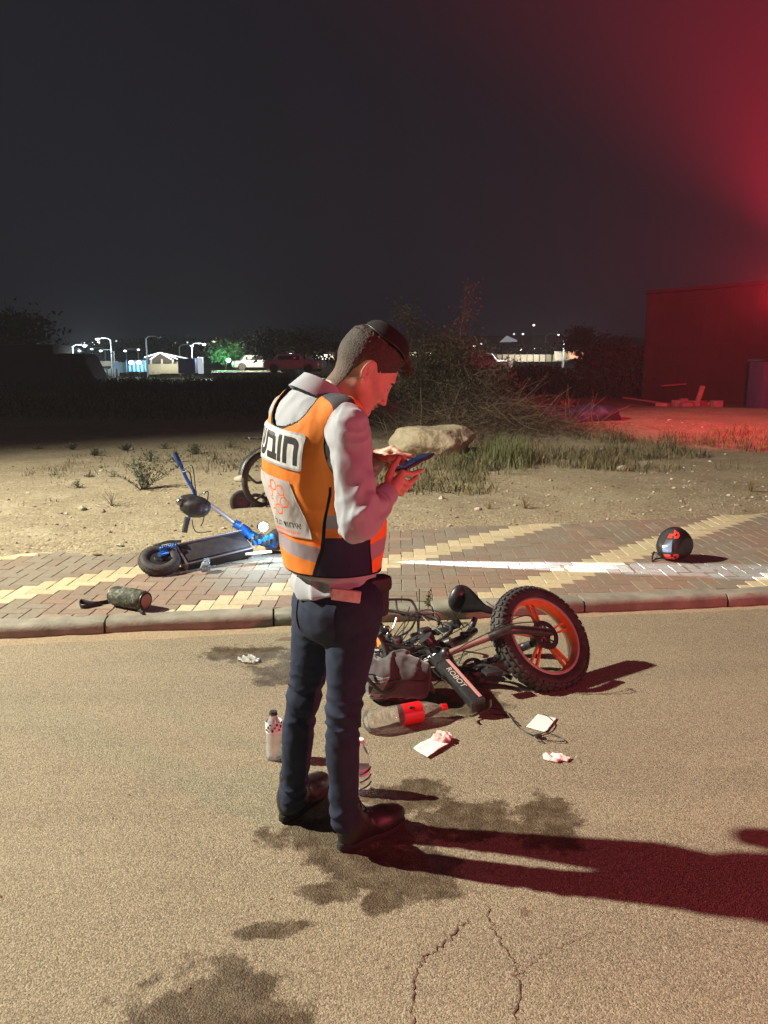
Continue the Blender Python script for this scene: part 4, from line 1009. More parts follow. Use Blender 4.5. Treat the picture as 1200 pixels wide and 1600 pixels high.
# battery tube with lettering
a, b = D(672, 1022, 3.72), D(748, 1120, 3.27) ; a[2] += 0.02; b[2] = 0.055
ax = nrm(b - a); side_ = nrm(np.cross(ax, (0, -0.5, 0.86))); nup = np.cross(side_, ax); TB = np.stack([side_, nup, ax], 1)
L_ = np.linalg.norm(b - a)
mb = MB(); mb.box((a + b) / 2, (0.068, 0.054, L_), TB, 0.016); bt = obj('battery_tube', mb, M['black'], ebike, label='thick black battery tube with pale lettering')
mb = MB(); mb.box((a * 0.72 + b * 0.28) + side_ * 0 + nup * 0.0, (0.072, 0.058, 0.012), TB, 0.004); mb.box(b - ax * 0.01, (0.074, 0.058, 0.02), TB, 0.006); each('clamp_ring', mb, M['frame'], bt)
pk = mat('red_lit_edge_pink', (0.50, 0.24, 0.22), 0.35); 
rs = 1 if side_[0] > 0 else -1
mb = MB(); mb.box((a + b) / 2 + side_ * rs * 0.025 + nup * 0.0265, (0.017, 0.004, L_ * 0.90), TB, 0.002); obj('painted_lit_edge', mb, pk, bt)  # red light on the tube's right edge, painted as a pink strip
TVo, TTo = text_cells('ROBOT', 0.012); TVo = TVo - TVo.min(0); TVo = TVo / TVo.max(0) - 0.5
face = (a + b) / 2 + nup * 0.0285
lv = [face + ax * (q[0] * 0.165 + 0.045) * 1.0 - side_ * (-rs) * 0 + side_ * (q[1] * 0.027 * rs - 0.004 * rs) for q in TVo]
mb = MB(); nv = len(lv); mb.add([p + nup * 0.001 for p in lv], TTo); obj('lettering', mb, mat('letter_white', (0.45, 0.40, 0.36), 0.5), bt, smooth=False)
mb = MB(); e = b + ax * 0.012
mb.tube([e - side_ * 0.055 + nup * 0.02, e - side_ * 0.05 - nup * 0.02, e + side_ * 0.0 - nup * 0.028, e + side_ * 0.05 - nup * 0.02 + ax * 0.01, e + side_ * 0.075 + nup * 0.01 + ax * 0.03], 0.005, seg=6, smooth=4); obj('stand_wire', mb, M['metal'], bt)
# main frame going left, stays, seat post
tb('down_tube', [D(680, 1030, 3.72), D(640, 1044, 3.78), D(598, 1056, 3.84), D(555, 1060, 3.9)], [0.038, 0.036, 0.032, 0.03], 'frame', 14, flat=0.75)
tb('top_tube', [D(705, 1004, 3.72), D(660, 1018, 3.76), D(615, 1020, 3.80), D(560, 1015, 3.95)], [0.032, 0.030, 0.026, 0.024], 'frame', 12)
hd = MB(); hd.tube([D(668, 1000, 3.70), D(700, 1040, 3.66)], 0.034, seg=18); hd.tube([D(664, 996, 3.70), D(670, 1003, 3.70)], 0.04, seg=18); obj('head_tube', hd, M['frame'], ebike)
tb('stem', [D(690, 1010, 3.74), D(720, 1000, 3.86), D(742, 985, 3.98)], [0.028, 0.024, 0.02], 'frame', 12)
tb('chain_stay', [D(700, 1080, 3.62), D(770, 1073, 3.60), D(838, 1085, 3.55)], [0.02, 0.018, 0.014], 'frame', 10)
tb('seat_stay', [D(690, 1060, 3.70), D(755, 1040, 3.68), D(800, 1060, 3.60)], 0.012, 'frame', 10)
# saddle with its post
def sad(P):
    q = (P - SC) @ SR.astype(np.float32); x = q[..., 0]
    wdt = 0.026 + 0.082 * np.clip((0.06 - x) / 0.16, 0, 1) ** 1.2
    d = ellip(q / np.stack([np.ones_like(x), wdt / 0.05, np.ones_like(x)], -1), (0, 0, 0), (0.138, 0.05, 0.030))
    d = smax(d, -ellip(q, (0.02, 0, 0.058), (0.13, 0.10, 0.036)), 0.02); d = smin(d, ellip(q, (-0.105, 0, 0.014), (0.032, 0.062, 0.022)), 0.02)
    return smax(d * 0.7, -ellip(q, (0, 0, -0.05), (0.12, 0.05, 0.04)), 0.01)
SC = D(740, 944, 4.02).astype(np.float32); xd = nrm(D(780, 962, 4.0) - D(716, 936, 4.06)); yd_ = nrm(np.array([-0.30, 0.35, 0.9])); yd_ = nrm(yd_ - xd * (yd_ @ xd)); SR = np.stack([xd, yd_, np.cross(xd, yd_)], 1)
V, Q = nets(sad, SC - 0.2, SC + 0.2, 0.005); mb = MB(); mb.add(V, Q)
sdl = obj('saddle', mb, mat('saddle_vinyl', (0.02, 0.018, 0.02), 0.35, col2=(0.035, 0.03, 0.033), nscale=30, bump=0.2, bscale=300, bdist=0.001), ebike, smooth='all')
tb('seat_post', [D(742, 966, 4.03), D(735, 985, 3.98), D(722, 1004, 3.88)], 0.017, 'darkmetal', 12)
mb = MB()
for s in (-1, 1): mb.tube([SC + SR @ np.array([-0.09, s * 0.022, -0.012]), SC + SR @ np.array([0.0, s * 0.022, -0.045]), SC + SR @ np.array([0.10, s * 0.01, -0.01])], 0.004, seg=6, smooth=4)
obj('saddle_rails', mb, M['metal'], sdl)
# luggage rack: bent black tube loops
mb = MB(); rk = [D(560, 940, 4.25), D(600, 937, 4.25), D(637, 937, 4.25), D(645, 942, 4.24), D(652, 958, 4.18), D(654, 992, 4.05)]
mb.tube(rk, 0.0075, seg=8, smooth=4); mb.tube([D(619, 938, 4.25), D(622, 955, 4.2), D(640, 968, 4.1)], 0.006, seg=8, smooth=3)
mb.tube([D(560, 958, 4.18), D(605, 954, 4.18), D(650, 962, 4.1), D(680, 966, 4.05), D(686, 975, 4.0)], 0.010, seg=8, smooth=4)
mb.tube([D(652, 960, 4.15), D(640, 985, 4.05), D(610, 1000, 3.98)], 0.006, seg=8, smooth=4); mb.tube([D(600, 938, 4.25), D(598, 962, 4.18)], 0.005, seg=6)
obj('luggage_rack', mb, M['frame'], ebike)
# handlebar, levers, display, mudguard, crank
tb('handlebar', [D(596, 1000, 3.72), D(625, 1012, 3.70), D(655, 1013, 3.70), D(690, 1000, 3.74), D(706, 982, 3.82), D(694, 974, 3.90)], 0.011, 'frame', 10)
tb('grip', [D(592, 990, 3.72), D(600, 1004, 3.72), D(606, 1028, 3.70)], [0.015, 0.017, 0.016], M['rubber'], 12)
mb = MB(); mb.box(D(665, 984, 3.82), (0.055, 0.04, 0.02), rotz(0.5), 0.006); mb.box(D(684, 988, 3.84), (0.04, 0.03, 0.022), rotz(1.0), 0.006); obj('display', mb, M['black'], ebike)
mb = MB(); mb.tube([D(650, 1004, 3.72), D(632, 1008, 3.68), D(612, 1001, 3.65)], [0.006, 0.005, 0.004], seg=8, smooth=4, flat=0.5); mb.tube([D(620, 965, 3.9), D(612, 985, 3.86), D(598, 996, 3.82)], [0.006, 0.005, 0.003], seg=8, smooth=4, flat=0.6); mb.tube([D(650, 1040, 3.7), D(664, 1030, 3.66), D(680, 1022, 3.64)], 0.004, seg=6, smooth=3)
mb.tube([D(676, 1046, 3.6), D(688, 1058, 3.58)], 0.005, seg=6); mb.tube([D(610, 1052, 3.7), D(650, 1056, 3.66)], 0.0045, seg=6)
each('brake_lever', mb, M['metal'], ebike)
mb = MB(); Ck = D(742, 1050, 3.66); Cn = nrm([0.25, -0.7, 0.6])
mb.lathe([(0.058, -0.003), (0.074, -0.003), (0.074, 0.003), (0.058, 0.003)], Ck, Cn, seg=40, closed=True); mb.lathe([(0.0, -0.02), (0.024, -0.02), (0.026, 0.02), (0, 0.024)], Ck, Cn, seg=20)
CF = frame(Cn)
for k in range(5): an = 2 * math.pi * k / 5; mb.box(Ck + CF @ np.array([0.042 * math.cos(an), 0.042 * math.sin(an), 0]), (0.04, 0.011, 0.005), CF @ rotz(an), 0.001)
crk = obj('chainring', mb, M['frame'], ebike)
mb = MB(); pe = D(764, 1044, 3.56); mb.tube([Ck + Cn * 0.03, pe], [0.011, 0.008], seg=8); mb.box(pe + [0.01, -0.04, 0.0], (0.09, 0.06, 0.018), rotz(0.4), 0.004); obj('pedal', mb, M['black'], crk)
mb = MB(); 
for (p, s, r) in (((600, 985, 3.85), (0.05, 0.04, 0.03), 0.3), ((612, 1006, 3.78), (0.045, 0.05, 0.035), 0.9), ((632, 1030, 3.76), (0.06, 0.04, 0.03), 0.2), ((648, 993, 3.86), (0.05, 0.03, 0.02), 0.7), ((624, 1000, 3.9), (0.03, 0.03, 0.03), 0.2), ((712, 975, 3.95), (0.05, 0.04, 0.04), 0.5), ((727, 992, 3.9), (0.06, 0.03, 0.03), 0.1)):
    mb.box(D(*p), s, rotz(r) @ np.array([[1, 0, 0], [0, 0.8, -0.6], [0, 0.6, 0.8]]), 0.008)
each('clamp', mb, M['darkmetal'], ebike)
mb = MB(); mb.tube([D(606, 996, 3.8), D(609, 990, 3.8)], 0.015, seg=14); mb.ell(D(607, 991, 3.79), (0.012, 0.012, 0.012)); mb.ell(D(604, 980, 3.8), (0.018, 0.012, 0.008)); obj('bell', mb, M['metal'], ebike)
for k, pts in enumerate([[(612, 1000, 3.75), (635, 968, 3.9), (665, 953, 3.95), (700, 962, 3.9), (722, 985, 3.85)], [(622, 1010, 3.72), (640, 985, 3.82), (655, 962, 3.92), (672, 975, 3.86), (700, 996, 3.76)], [(600, 1012, 3.74), (640, 1022, 3.66), (680, 1010, 3.66), (705, 1024, 3.62), (700, 1050, 3.60)],
                         [(604, 1050, 3.74), (590, 1035, 3.76), (596, 1012, 3.78), (612, 1000, 3.80)], [(706, 1020, 3.60), (740, 1000, 3.58), (790, 978, 3.56), (835, 972, 3.58), (850, 980, 3.62)], [(690, 1060, 3.62), (715, 1078, 3.56), (735, 1100, 3.48), (752, 1122, 3.35)], [(630, 1040, 3.7), (655, 1060, 3.62), (672, 1072, 3.58), (690, 1062, 3.58)], [(768, 985, 3.55), (800, 968, 3.58), (826, 962, 3.62), (838, 975, 3.62)], [(760, 940, 3.95), (775, 950, 3.85), (790, 955, 3.75), (800, 962, 3.7)], [(640, 948, 4.1), (632, 975, 3.95), (628, 1000, 3.8)]]):
    tb('cable', [D(*p) for p in pts], 0.0028, M['black'], 6, 6)
rq = np.random.default_rng(91)
for k in range(12):
    p0 = np.array([rq.uniform(592, 660), rq.uniform(965, 1040), rq.uniform(3.68, 3.95)]); P4 = [D(*(p0 + np.array([26 * i + rq.normal(0, 9), rq.normal(0, 20), rq.normal(0, 0.05)]))) for i in range(4)]
    tb('cable', P4, 0.0026, M['black'], 6, 6)
for k in range(9):
    mb = MB(); mb.box(D(rq.uniform(594, 700), rq.uniform(985, 1045), rq.uniform(3.7, 3.85)), rq.uniform(0.015, 0.06, 3), rotz(rq.uniform(0, 3)) @ frame(rq.normal(size=3)), 0.004); obj('bracket', mb, [M['frame'], M['darkmetal'], M['metal']][k % 3], ebike)
mb = MB(); mc = D(612, 1022, 3.86); mb.lathe([(0, -0.05), (0.05, -0.05), (0.07, -0.035), (0.072, 0.03), (0.05, 0.045), (0, 0.05)], mc, nrm([0.2, -0.6, 0.75]), seg=28); obj('motor', mb, M['darkmetal'], ebike)
mb = MB(); mb.tube([D(600, 1035, 3.8), D(640, 1002, 3.82), D(690, 985, 3.84), D(716, 978, 3.86)], [0.022, 0.026, 0.03, 0.02], seg=10, smooth=4, flat=0.4); obj('chain_guard', mb, M['black'], ebike)
mb = MB(); mb.tube([D(580, 1066, 3.75), D(640, 1068, 3.72), D(700, 1062, 3.7)], 0.014, seg=8, smooth=3); obj('side_rail', mb, M['frame'], ebike)
mb = MB(); mb.tube([D(655, 920, 4.2), D(655, 992, 4.0)], 0.003, seg=6); obj('rack_rod', mb, M['black'], ebike)

# ---------- backpack
BC = G(618, 1100); BC = BC + [0, 0.08, 0.10]
def bag(P):
    q = P - BC.astype(np.float32)
    d = rbox(q, (0.0, 0.0, -0.005), (0.155, 0.10, 0.095), 0.07, rotz(-0.15))
    d = smin(d, ellip(q, (0.045, 0.02, 0.045), (0.10, 0.09, 0.075)), 0.03); d = smin(d, ellip(q, (-0.07, -0.02, 0.045), (0.07, 0.08, 0.065)), 0.03); d = smin(d, capsule(q, (0.12, 0, 0.02), (0.19, -0.03, -0.07), 0.045, 0.015), 0.03)
    d = d - 0.026 * (ridge(q[..., 0] * 14 - q[..., 2] * 12 + 5 * fbm(q, 5, 2)) - 0.5) - 0.018 * fbm(q, 10, 4) - 0.004 * (ridge(q[..., 0] * 60 + 4 * fbm(q, 8, 2)) - 0.5)
    return smax(d, 0.004 - P[..., 2], 0.01)
V, Q = nets(bag, BC - 0.3, BC + 0.3, 0.006); mb = MB(); mb.add(V, Q)
bagm = mat('bag_fabric', (0.035, 0.028, 0.030), 0.8, col2=(0.07, 0.052, 0.056), nscale=10, bump=0.5, bscale=500, bdist=0.001, sheen=0.4)
bp = obj('backpack', mb, bagm, smooth='all', label='crumpled dark grey backpack lying on the road behind the man, beside the fallen bicycle', cat='backpack')
def on_bag(x, z):
    P = BC + np.array([x, -0.25, z])
    for _ in range(20): P = P + np.array([0, 1.0, 0]) * float(np.clip(bag(P[None].astype(np.float32))[0] - 0.001, -0.02, 0.05)) * 0.9
    return P
mb = MB()
for i in range(9):
    t = i / 8; mb.tube([on_bag(-0.13 + 0.05 * t + 0.01 * k, -0.07 + 0.11 * (k / 5) + 0.012 * t) for k in range(6)], 0.0028, seg=5)
for k in range(6): mb.tube([on_bag(-0.135 + 0.075 * t, -0.065 + 0.022 * k) for t in np.linspace(0, 1, 5)], 0.0026, seg=5)
obj('mesh_pocket', mb, mat('mesh_grey', (0.30, 0.32, 0.30), 0.7), bp)
mb = MB(); mb.tube([on_bag(x, 0.035 - 1.6 * (x - 0.02) ** 2) for x in np.linspace(-0.09, 0.14, 14)], 0.004, seg=6); obj('zip', mb, M['black'], bp)
mb = MB(); mb.tube([on_bag(-0.10, 0.05), on_bag(-0.12, 0.03) + [-0.02, -0.03, 0.03], on_bag(-0.06, -0.02) + [0, -0.03, 0], on_bag(0.0, 0.0)], 0.011, seg=8, smooth=5, flat=0.3); obj('shoulder_strap', mb, M['black'], bp)

# ---------- bottles
clear = mat('clear_plastic', (0.94, 0.97, 0.98), 0.06, trans=0.93, ior=1.30, bump=0.25, bscale=45, bdist=0.004); water = mat('water', (0.93, 0.97, 0.97), 0.03, trans=1.0, ior=1.33)
def bottle(name, label, base, axis, H, r, capm, labm, lz, crumple=0.0, milky=None, group=None):
    n = nrm(axis); root = thing(name, label, 'bottle', base, group); c_ = np.asarray(base, float)
    if abs(n[2]) < 0.5: c_ = c_ + np.array([0, 0, r])
    p = [(0, 0.008), (r * 0.5, 0.004), (r * 0.88, 0.0), (r, 0.010), (r, 0.03), (r * 0.955, 0.038), (r, 0.046), (r, H * 0.30), (r * 0.96, H * 0.32), (r, H * 0.34), (r * 0.985, H * 0.48), (r, H * 0.62), (r * 0.97, H * 0.66), (r * 0.80, H * 0.76), (r * 0.48, H * 0.87), (0.0135, H * 0.92), (0.0135, H * 0.945)]
    mb = MB(); mb.lathe(p, c_, n, seg=36)
    if crumple:
        for k in range(len(mb.v)): V = mb.v[k]; mb.v[k] = V + crumple * np.stack([fbm(V + o_, 28, 3) for o_ in (0, 5, 9)], -1)
    obj('shell', mb, milky or clear, root, smooth='all')
    mb = MB(); mb.lathe([(0.0, H * 0.995), (0.0145, H * 0.995), (0.0155, H * 0.985), (0.0155, H * 0.945), (0.0175, H * 0.94), (0.0175, H * 0.93), (0, H * 0.93)], c_, n, seg=24); obj('cap', mb, capm, root)
    if labm:
        mb = MB(); mb.lathe([(r * 1.012, H * lz[0]), (r * 1.012, H * lz[1]), (r * 1.002, H * lz[1]), (r * 1.002, H * lz[0])], c_, n, seg=36, closed=True); lab = obj('label', mb, labm, root)
        return root, lab, c_, n
    return root, None, c_, n
red = mat('label_red', (0.75, 0.015, 0.02), 0.4); capred = mat('cap_red', (0.8, 0.01, 0.02), 0.35)
b0, b1 = G(572, 1143), G(692, 1120); axb = nrm(b1 - b0)
rt_, lab, c_, n_ = bottle('soda_bottle', 'clear soda bottle with a red label and red cap lying in front of the backpack', b0, axb, np.linalg.norm(b1 - b0) + 0.02, 0.047, capred, red, (0.42, 0.66), crumple=0.006)
mb = MB(); H_ = np.linalg.norm(b1 - b0) + 0.02; q0 = c_ + n_ * H_ * 0.55 + nrm([-0.1, -0.6, 0.8]) * 0.049
mb.ell(q0, (0.010, 0.006, 0.008)); mb.ell(q0 + n_ * 0.012, (0.006, 0.004, 0.005)); obj('print', mb, M['trim'], lab)
M['milky'] = mat('milky_plastic', (0.85, 0.86, 0.86), 0.22, trans=0.7, ior=1.3, bump=0.3, bscale=60, bdist=0.003)
labw = mat('label_white', (0.78, 0.78, 0.80), 0.5)
M['lid_dark'] = mat('lid_dark', (0.03, 0.03, 0.035), 0.4)
r1, l1, c1, n1 = bottle('water_bottle', 'pale bottle with a dark cap standing on the road left of the man', G(429, 1184), (0, 0.02, 1), 0.205, 0.033, M['lid_dark'], labw, (0.58, 0.80), 0.002, M['milky'])
mb = MB()
for k in range(9): a = -2.4 + 0.28 * k; z = 0.135 + 0.012 * (k % 3); mb.box(c1 + np.array([0.0345 * math.cos(a), 0.0345 * math.sin(a), z]), (0.003, 0.007, 0.006 + 0.004 * (k % 2)), rotz(a), 0); 
obj('print', mb, M['trim'], l1)
r2, l2, c2, n2 = bottle('water_bottle', 'clear water bottle standing on the road close to the right shin of the man', G(566, 1237), (-0.03, 0.02, 1), 0.215, 0.032, M['white_plastic'], labw, (0.36, 0.5), 0.002, clear)
mb = MB()
for k in range(3): mb.tube([c2 + np.array([0.0335 * math.cos(a), 0.0335 * math.sin(a), 0.05 + 0.03 * k + 0.012 * a]) for a in np.linspace(-1.8, -0.2, 8)], 0.003, seg=5)
obj('print', mb, M['trim'], l2)
# crushed small bottle on the pavement
rt3, _, _, _ = bottle('crushed_bottle', 'small crushed bluish plastic bottle lying on the pavement in front of the scooter', G(322, 897, KH), (-0.2, 0.85, 0.35), 0.12, 0.034, mat('cap_blue', (0.25, 0.45, 0.65), 0.4), None, None, 0.02, mat('blue_plastic', (0.72, 0.85, 0.92), 0.12, trans=0.75, ior=1.3, bump=0.6, bscale=70, bdist=0.004))

# ---------- papers and tissues
def sheet(name, label, cat, px, z0, amp, sc, mats, n=18, thick=0.0012):
    c4 = [G(*p) for p in px]; V = []
    for j in range(n + 1):
        for i in range(n + 1):
            u_, v_ = i / n, j / n; p = c4[0] * (1 - u_) * (1 - v_) + c4[1] * u_ * (1 - v_) + c4[2] * u_ * v_ + c4[3] * (1 - u_) * v_
            V.append([p[0], p[1], z0 + amp * (fbm(p, sc, 3) + 0.35) + 0.002])
    V = np.array(V); V[:, 2] = np.maximum(V[:, 2], 0.0035); m = n + 1; up_ = V + [0, 0, thick]
    F = [(j * m + i, j * m + i + 1, (j + 1) * m + i + 1, (j + 1) * m + i) for j in range(n) for i in range(n)]; k = len(V)
    F2 = [tuple(q + k for q in f) for f in F]; F1 = [f[::-1] for f in F]
    bd = [i for i in range(m)] + [j * m + n for j in range(1, m)] + [n * m + i for i in range(n - 1, -1, -1)] + [j * m for j in range(n - 1, 0, -1)]
    F3 = [(bd[q], bd[(q + 1) % len(bd)], bd[(q + 1) % len(bd)] + k, bd[q] + k) for q in range(len(bd))]
    mb = MB(); mb.add(np.concatenate([V, up_]), F1 + F2 + F3)
    return obj(name, mb, mats, label=label, cat=cat, smooth='all')
sheet('paper_card', 'plain white card lying on the road under a thin black wire', 'card', [(822, 1137), (841, 1117), (870, 1124), (853, 1146)], 0.002, 0.006, 6, M['paper'])
pw = sheet('paper_pad', 'white square gauze pad with a crumpled pink-stained end, nearest the soda bottle', 'gauze pad', [(646, 1173), (668, 1186), (702, 1165), (675, 1154)], 0.003, 0.012, 14, M['paper'])
def crumple(name, label, cat, c, r, m, parent=None, seed=0.0):
    V, Q = nets(lambda P: smax(ellip(P, c, r) - 0.020 * fbm(P + seed, 30, 4) - 0.010 * (ridge(P[..., 0] * 70 + P[..., 1] * 90 + 5 * fbm(P, 14, 2) + seed) - 0.5), 0.0025 - P[..., 2], 0.002), np.array(c) - np.array(r) * 1.5 - 0.02, np.array(c) + np.array(r) * 1.5 + 0.02, 0.0032)
    mb = MB(); mb.add(V, Q); return obj(name, mb, m, parent, smooth='all', label=label, cat=cat)
stained = mat('stained_gauze', (0.72, 0.58, 0.55), 0.85, col2=(0.55, 0.22, 0.20), nscale=16, nfac=(0.5, 0.72))
crumple('crumpled_end', None, None, G(690, 1158) + [0, 0, 0.016], (0.045, 0.032, 0.018), stained, pw)
crumple('tissue', 'crumpled white tissue lying alone on the road, rightmost of the litter', 'tissue', G(874, 1187) + [0, 0, 0.008], (0.060, 0.026, 0.012), mat('tissue_white', (0.80, 0.74, 0.70), 0.9, col2=(0.72, 0.60, 0.56), nscale=20), seed=3.0)
crumple('plastic_wrapper', 'transparent crumpled wrapper lying on the wet patch left of the man', 'wrapper', G(391, 1032) + [0, 0, 0.006], (0.06, 0.045, 0.008), mat('clear_film', (0.75, 0.75, 0.7), 0.2, trans=0.6, ior=1.2, bump=0.8, bscale=60, bdist=0.004), seed=8.0)
wr = thing('wire', 'thin black wire with a small connector lying across the white card', 'wire', G(840, 1150))
mb = MB()
for pts in ([(765, 1108), (790, 1114), (803, 1130), (815, 1143), (838, 1152), (860, 1150), (882, 1158), (876, 1162), (850, 1158)], [(838, 1152), (858, 1143), (866, 1132), (855, 1122), (848, 1118)], [(770, 1118), (795, 1122), (812, 1136)], [(838, 1154), (848, 1162), (840, 1160)]):
    mb.tube([G(*p) + [0, 0, 0.006 + 0.004 * (k % 2)] for k, p in enumerate(pts)], 0.0022, seg=6, smooth=6)
obj('strand', mb, M['black'], wr)
mb = MB(); mb.box(G(841, 1154) + [0, 0, 0.012], (0.026, 0.018, 0.016), rotz(0.4), 0.003); obj('connector', mb, M['black'], wr)
mb = MB(); mb.tube([G(828, 1118) + [0, 0, 0.012], G(845, 1130) + [0, 0, 0.014]], 0.001, seg=4); 
# small weeds growing in the kerb joint
def sprig(name, label, base, h, n, m, seed, lw=0.012, group=None, cat='weed', spread=0.5, dr=1.0):
    r_ = np.random.default_rng(seed); mb = MB(); b_ = np.asarray(base, float)
    for k in range(n):
        a = r_.uniform(0, 2 * math.pi); tilt = r_.uniform(0.05, spread) * dr; hh = h * r_.uniform(0.6, 1.0)
        tip = b_ + np.array([math.cos(a) * tilt * hh, math.sin(a) * tilt * hh, hh * math.cos(tilt)]); mid = (b_ + tip) / 2 + np.array([math.cos(a), math.sin(a), 0]) * hh * -0.06
        P = smooth_path([b_, mid, tip], 4); mb.tube(P, [0.0016 + 0.004 * h, 0.0008], seg=4, mat=0)
        for q in range(2, len(P)):
            for _ in range(2):
                if lw <= 0: continue
                dv_ = nrm(r_.normal(size=3) + [0, 0, 0.5]); sd = nrm(np.cross(dv_, r_.normal(size=3))); p = P[q]; L2 = lw * r_.uniform(0.7, 1.8)
                mb.add([p, p + dv_ * L2 * 0.5 + sd * lw * 0.3, p + dv_ * L2, p + dv_ * L2 * 0.5 - sd * lw * 0.3], [(0, 1, 2, 3)], 1)
    return mb
wg = mat('weed_green', (0.075, 0.10, 0.035), 0.7, col2=(0.11, 0.13, 0.05), nscale=30); ws = mat('weed_stem', (0.12, 0.10, 0.05), 0.8)
obj('weed', sprig('weed', '', G(669, 952, KH), 0.13, 5, None, 5, 0.016), [ws, wg], smooth=False, label='small green weed growing from the kerb behind the luggage rack of the fallen bicycle', cat='weed')

# ---------- helmet on the pavement
HCn = G(1052, 874, KH) + [0, 0.0, 0.128]
hx = nrm([-0.80, -0.60, 0.05]); hz_ = nrm(np.array([0.05, 0.10, 1.0])); hz_ = nrm(hz_ - hx * (hz_ @ hx)); HF = np.stack([hx, np.cross(hz_, hx), hz_], 1)
def helm(P):
    q = (P - HCn) @ HF
    d = ellip(q, (0, 0, 0.0), (0.140, 0.118, 0.128)); d = smin(d, ellip(q, (0.085, 0, -0.03), (0.07, 0.085, 0.075)), 0.04); d = smin(d, ellip(q, (-0.05, 0, -0.02), (0.10, 0.115, 0.100)), 0.03)
    d = smax(d, (q @ nrm([0.75, 0.0, 0.66])) - 0.112, 0.012); d = smax(d, (q @ nrm([-0.8, 0.0, 0.6])) - 0.110, 0.012); d = smax(d, np.abs(q[..., 1]) - 0.102, 0.012); d = smax(d, (np.abs(q[..., 1]) * 0.75 + q[..., 2] * 0.66) - 0.118, 0.010)
    return smax(d, -(P[..., 2] - KH - 0.002), 0.006)
def build_helmet():
    V, Q = nets(helm, HCn - 0.2, HCn + 0.2, 0.004); mb = MB(); mb.add(V, Q)
    h = obj('helmet', mb, mat('helmet_shell', (0.014, 0.012, 0.014), 0.5, col2=(0.026, 0.022, 0.024), nscale=40, coat=0.15), smooth='all', label='black helmet with red angular stripes and a strap lying on the pavement', cat='helmet')
    def surf(a, b, off=0.003):
        """a: angle around vertical, b: elevation (helmet frame), walk in from outside"""
        d_ = HF @ np.array([math.cos(b) * math.cos(a), math.cos(b) * math.sin(a), math.sin(b)]); t = 0.24
        for _ in range(24): t -= 0.8 * (float(helm((HCn + d_ * t)[None])[0]) - off)
        return HCn + d_ * t
    # which azimuth faces the camera: towards (-0.35,-0.93)
    tocam = HF.T @ nrm([-0.45, -0.90, 0.1]); a0 = math.atan2(tocam[1], tocam[0]) - 0.2
    def strip(pts, w_, m, name):
        P = []
        for (a, b) in pts: P.append((a0 + a, b))
        mb = MB(); V = []; n = len(P)
        for i in range(n):
            (a, b) = P[i]; (ax_, bx_) = P[min(i + 1, n - 1)]; (ap, bp_) = P[max(i - 1, 0)]; t = np.array([ax_ - ap, bx_ - bp_]); t = t / (np.linalg.norm(t) + 1e-9); nn = np.array([-t[1], t[0]]) * w_
            V += [surf(a - nn[0], b - nn[1]), surf(a + nn[0], b + nn[1])]
        mb.add(V, [(2 * i, 2 * i + 1, 2 * i + 3, 2 * i + 2) for i in range(n - 1)]); obj(name, mb, m, h, smooth='all')
    rd = mat('helmet_red', (0.85, 0.05, 0.03), 0.4)
    def lerp(pts, k=5): 
        out = []
        for i in range(len(pts) - 1):
            for j in range(k): t = j / k; out.append((pts[i][0] * (1 - t) + pts[i + 1][0] * t, pts[i][1] * (1 - t) + pts[i + 1][1] * t))
        return out + [pts[-1]]
    for s, bo_ in ((1, 0.10), (-1, -0.08)):
        strip(lerp([(-0.22, bo_ + s * 0.60), (0.22, bo_ + s * 0.60), (0.36, bo_ + s * 0.78), (0.20, bo_ + s * 0.96)]), 0.095, rd, 'stripe')
        strip(lerp([(0.26, bo_ + s * 0.40), (0.46, bo_ + s * 0.42), (0.58, bo_ + s * 0.58), (0.50, bo_ + s * 0.78)]), 0.08, rd, 'stripe')
        strip(lerp([(-0.22, bo_ + s * 0.42), (0.12, bo_ + s * 0.42)]), 0.07, rd, 'stripe')
    mb = MB(); V = []; na, nb = 8, 12
    for i in range(na + 1):
        for j in range(nb + 1): V.append(surf(a0 - 0.24 + 0.42 * i / na, -0.30 + 0.64 * j / nb, 0.006))
    mb.add(V, [(i * (nb + 1) + j, (i + 1) * (nb + 1) + j, (i + 1) * (nb + 1) + j + 1, i * (nb + 1) + j + 1) for i in range(na) for j in range(nb)])
    obj('vent_panel', mb, mat('vent_silver', (0.25, 0.26, 0.30), 0.22, 0.6), h, smooth='all')
    mb = MB(); s0_ = surf(a0 - 0.55, -0.75); mb.tube([s0_, G(1022, 868, KH) + [0, 0, 0.03], G(1019, 878, KH) + [0, 0, 0.006], G(1025, 876, KH) + [0, 0, 0.012], G(1040, 873, KH) + [0, 0, 0.012]], 0.007, seg=8, smooth=5, flat=0.35); obj('chin_strap', mb, M['trim'], h)
build_helmet()

mb = MB(); lf_ = G(151, 868, KH); mb.add([lf_ + q for q in np.array([[-.04, 0, .004], [-.01, .018, .012], [.035, .012, .004], [.045, .0, .014], [.01, -.014, .006], [-.02, -.012, .010]])], [(0, 1, 4, 5), (1, 2, 3, 4)]); mb.add([lf_ + q - np.array([0, 0, .0015]) for q in np.array([[-.04, 0, .004], [-.01, .018, .012], [.035, .012, .004], [.045, .0, .014], [.01, -.014, .006], [-.02, -.012, .010]])], [(5, 4, 1, 0), (4, 3, 2, 1)]); obj('dry_leaf', mb, mat('leaf_brown', (0.13, 0.06, 0.03), 0.8), label='curled dry brown leaf on the pavement near the sand edge at the left', cat='leaf')
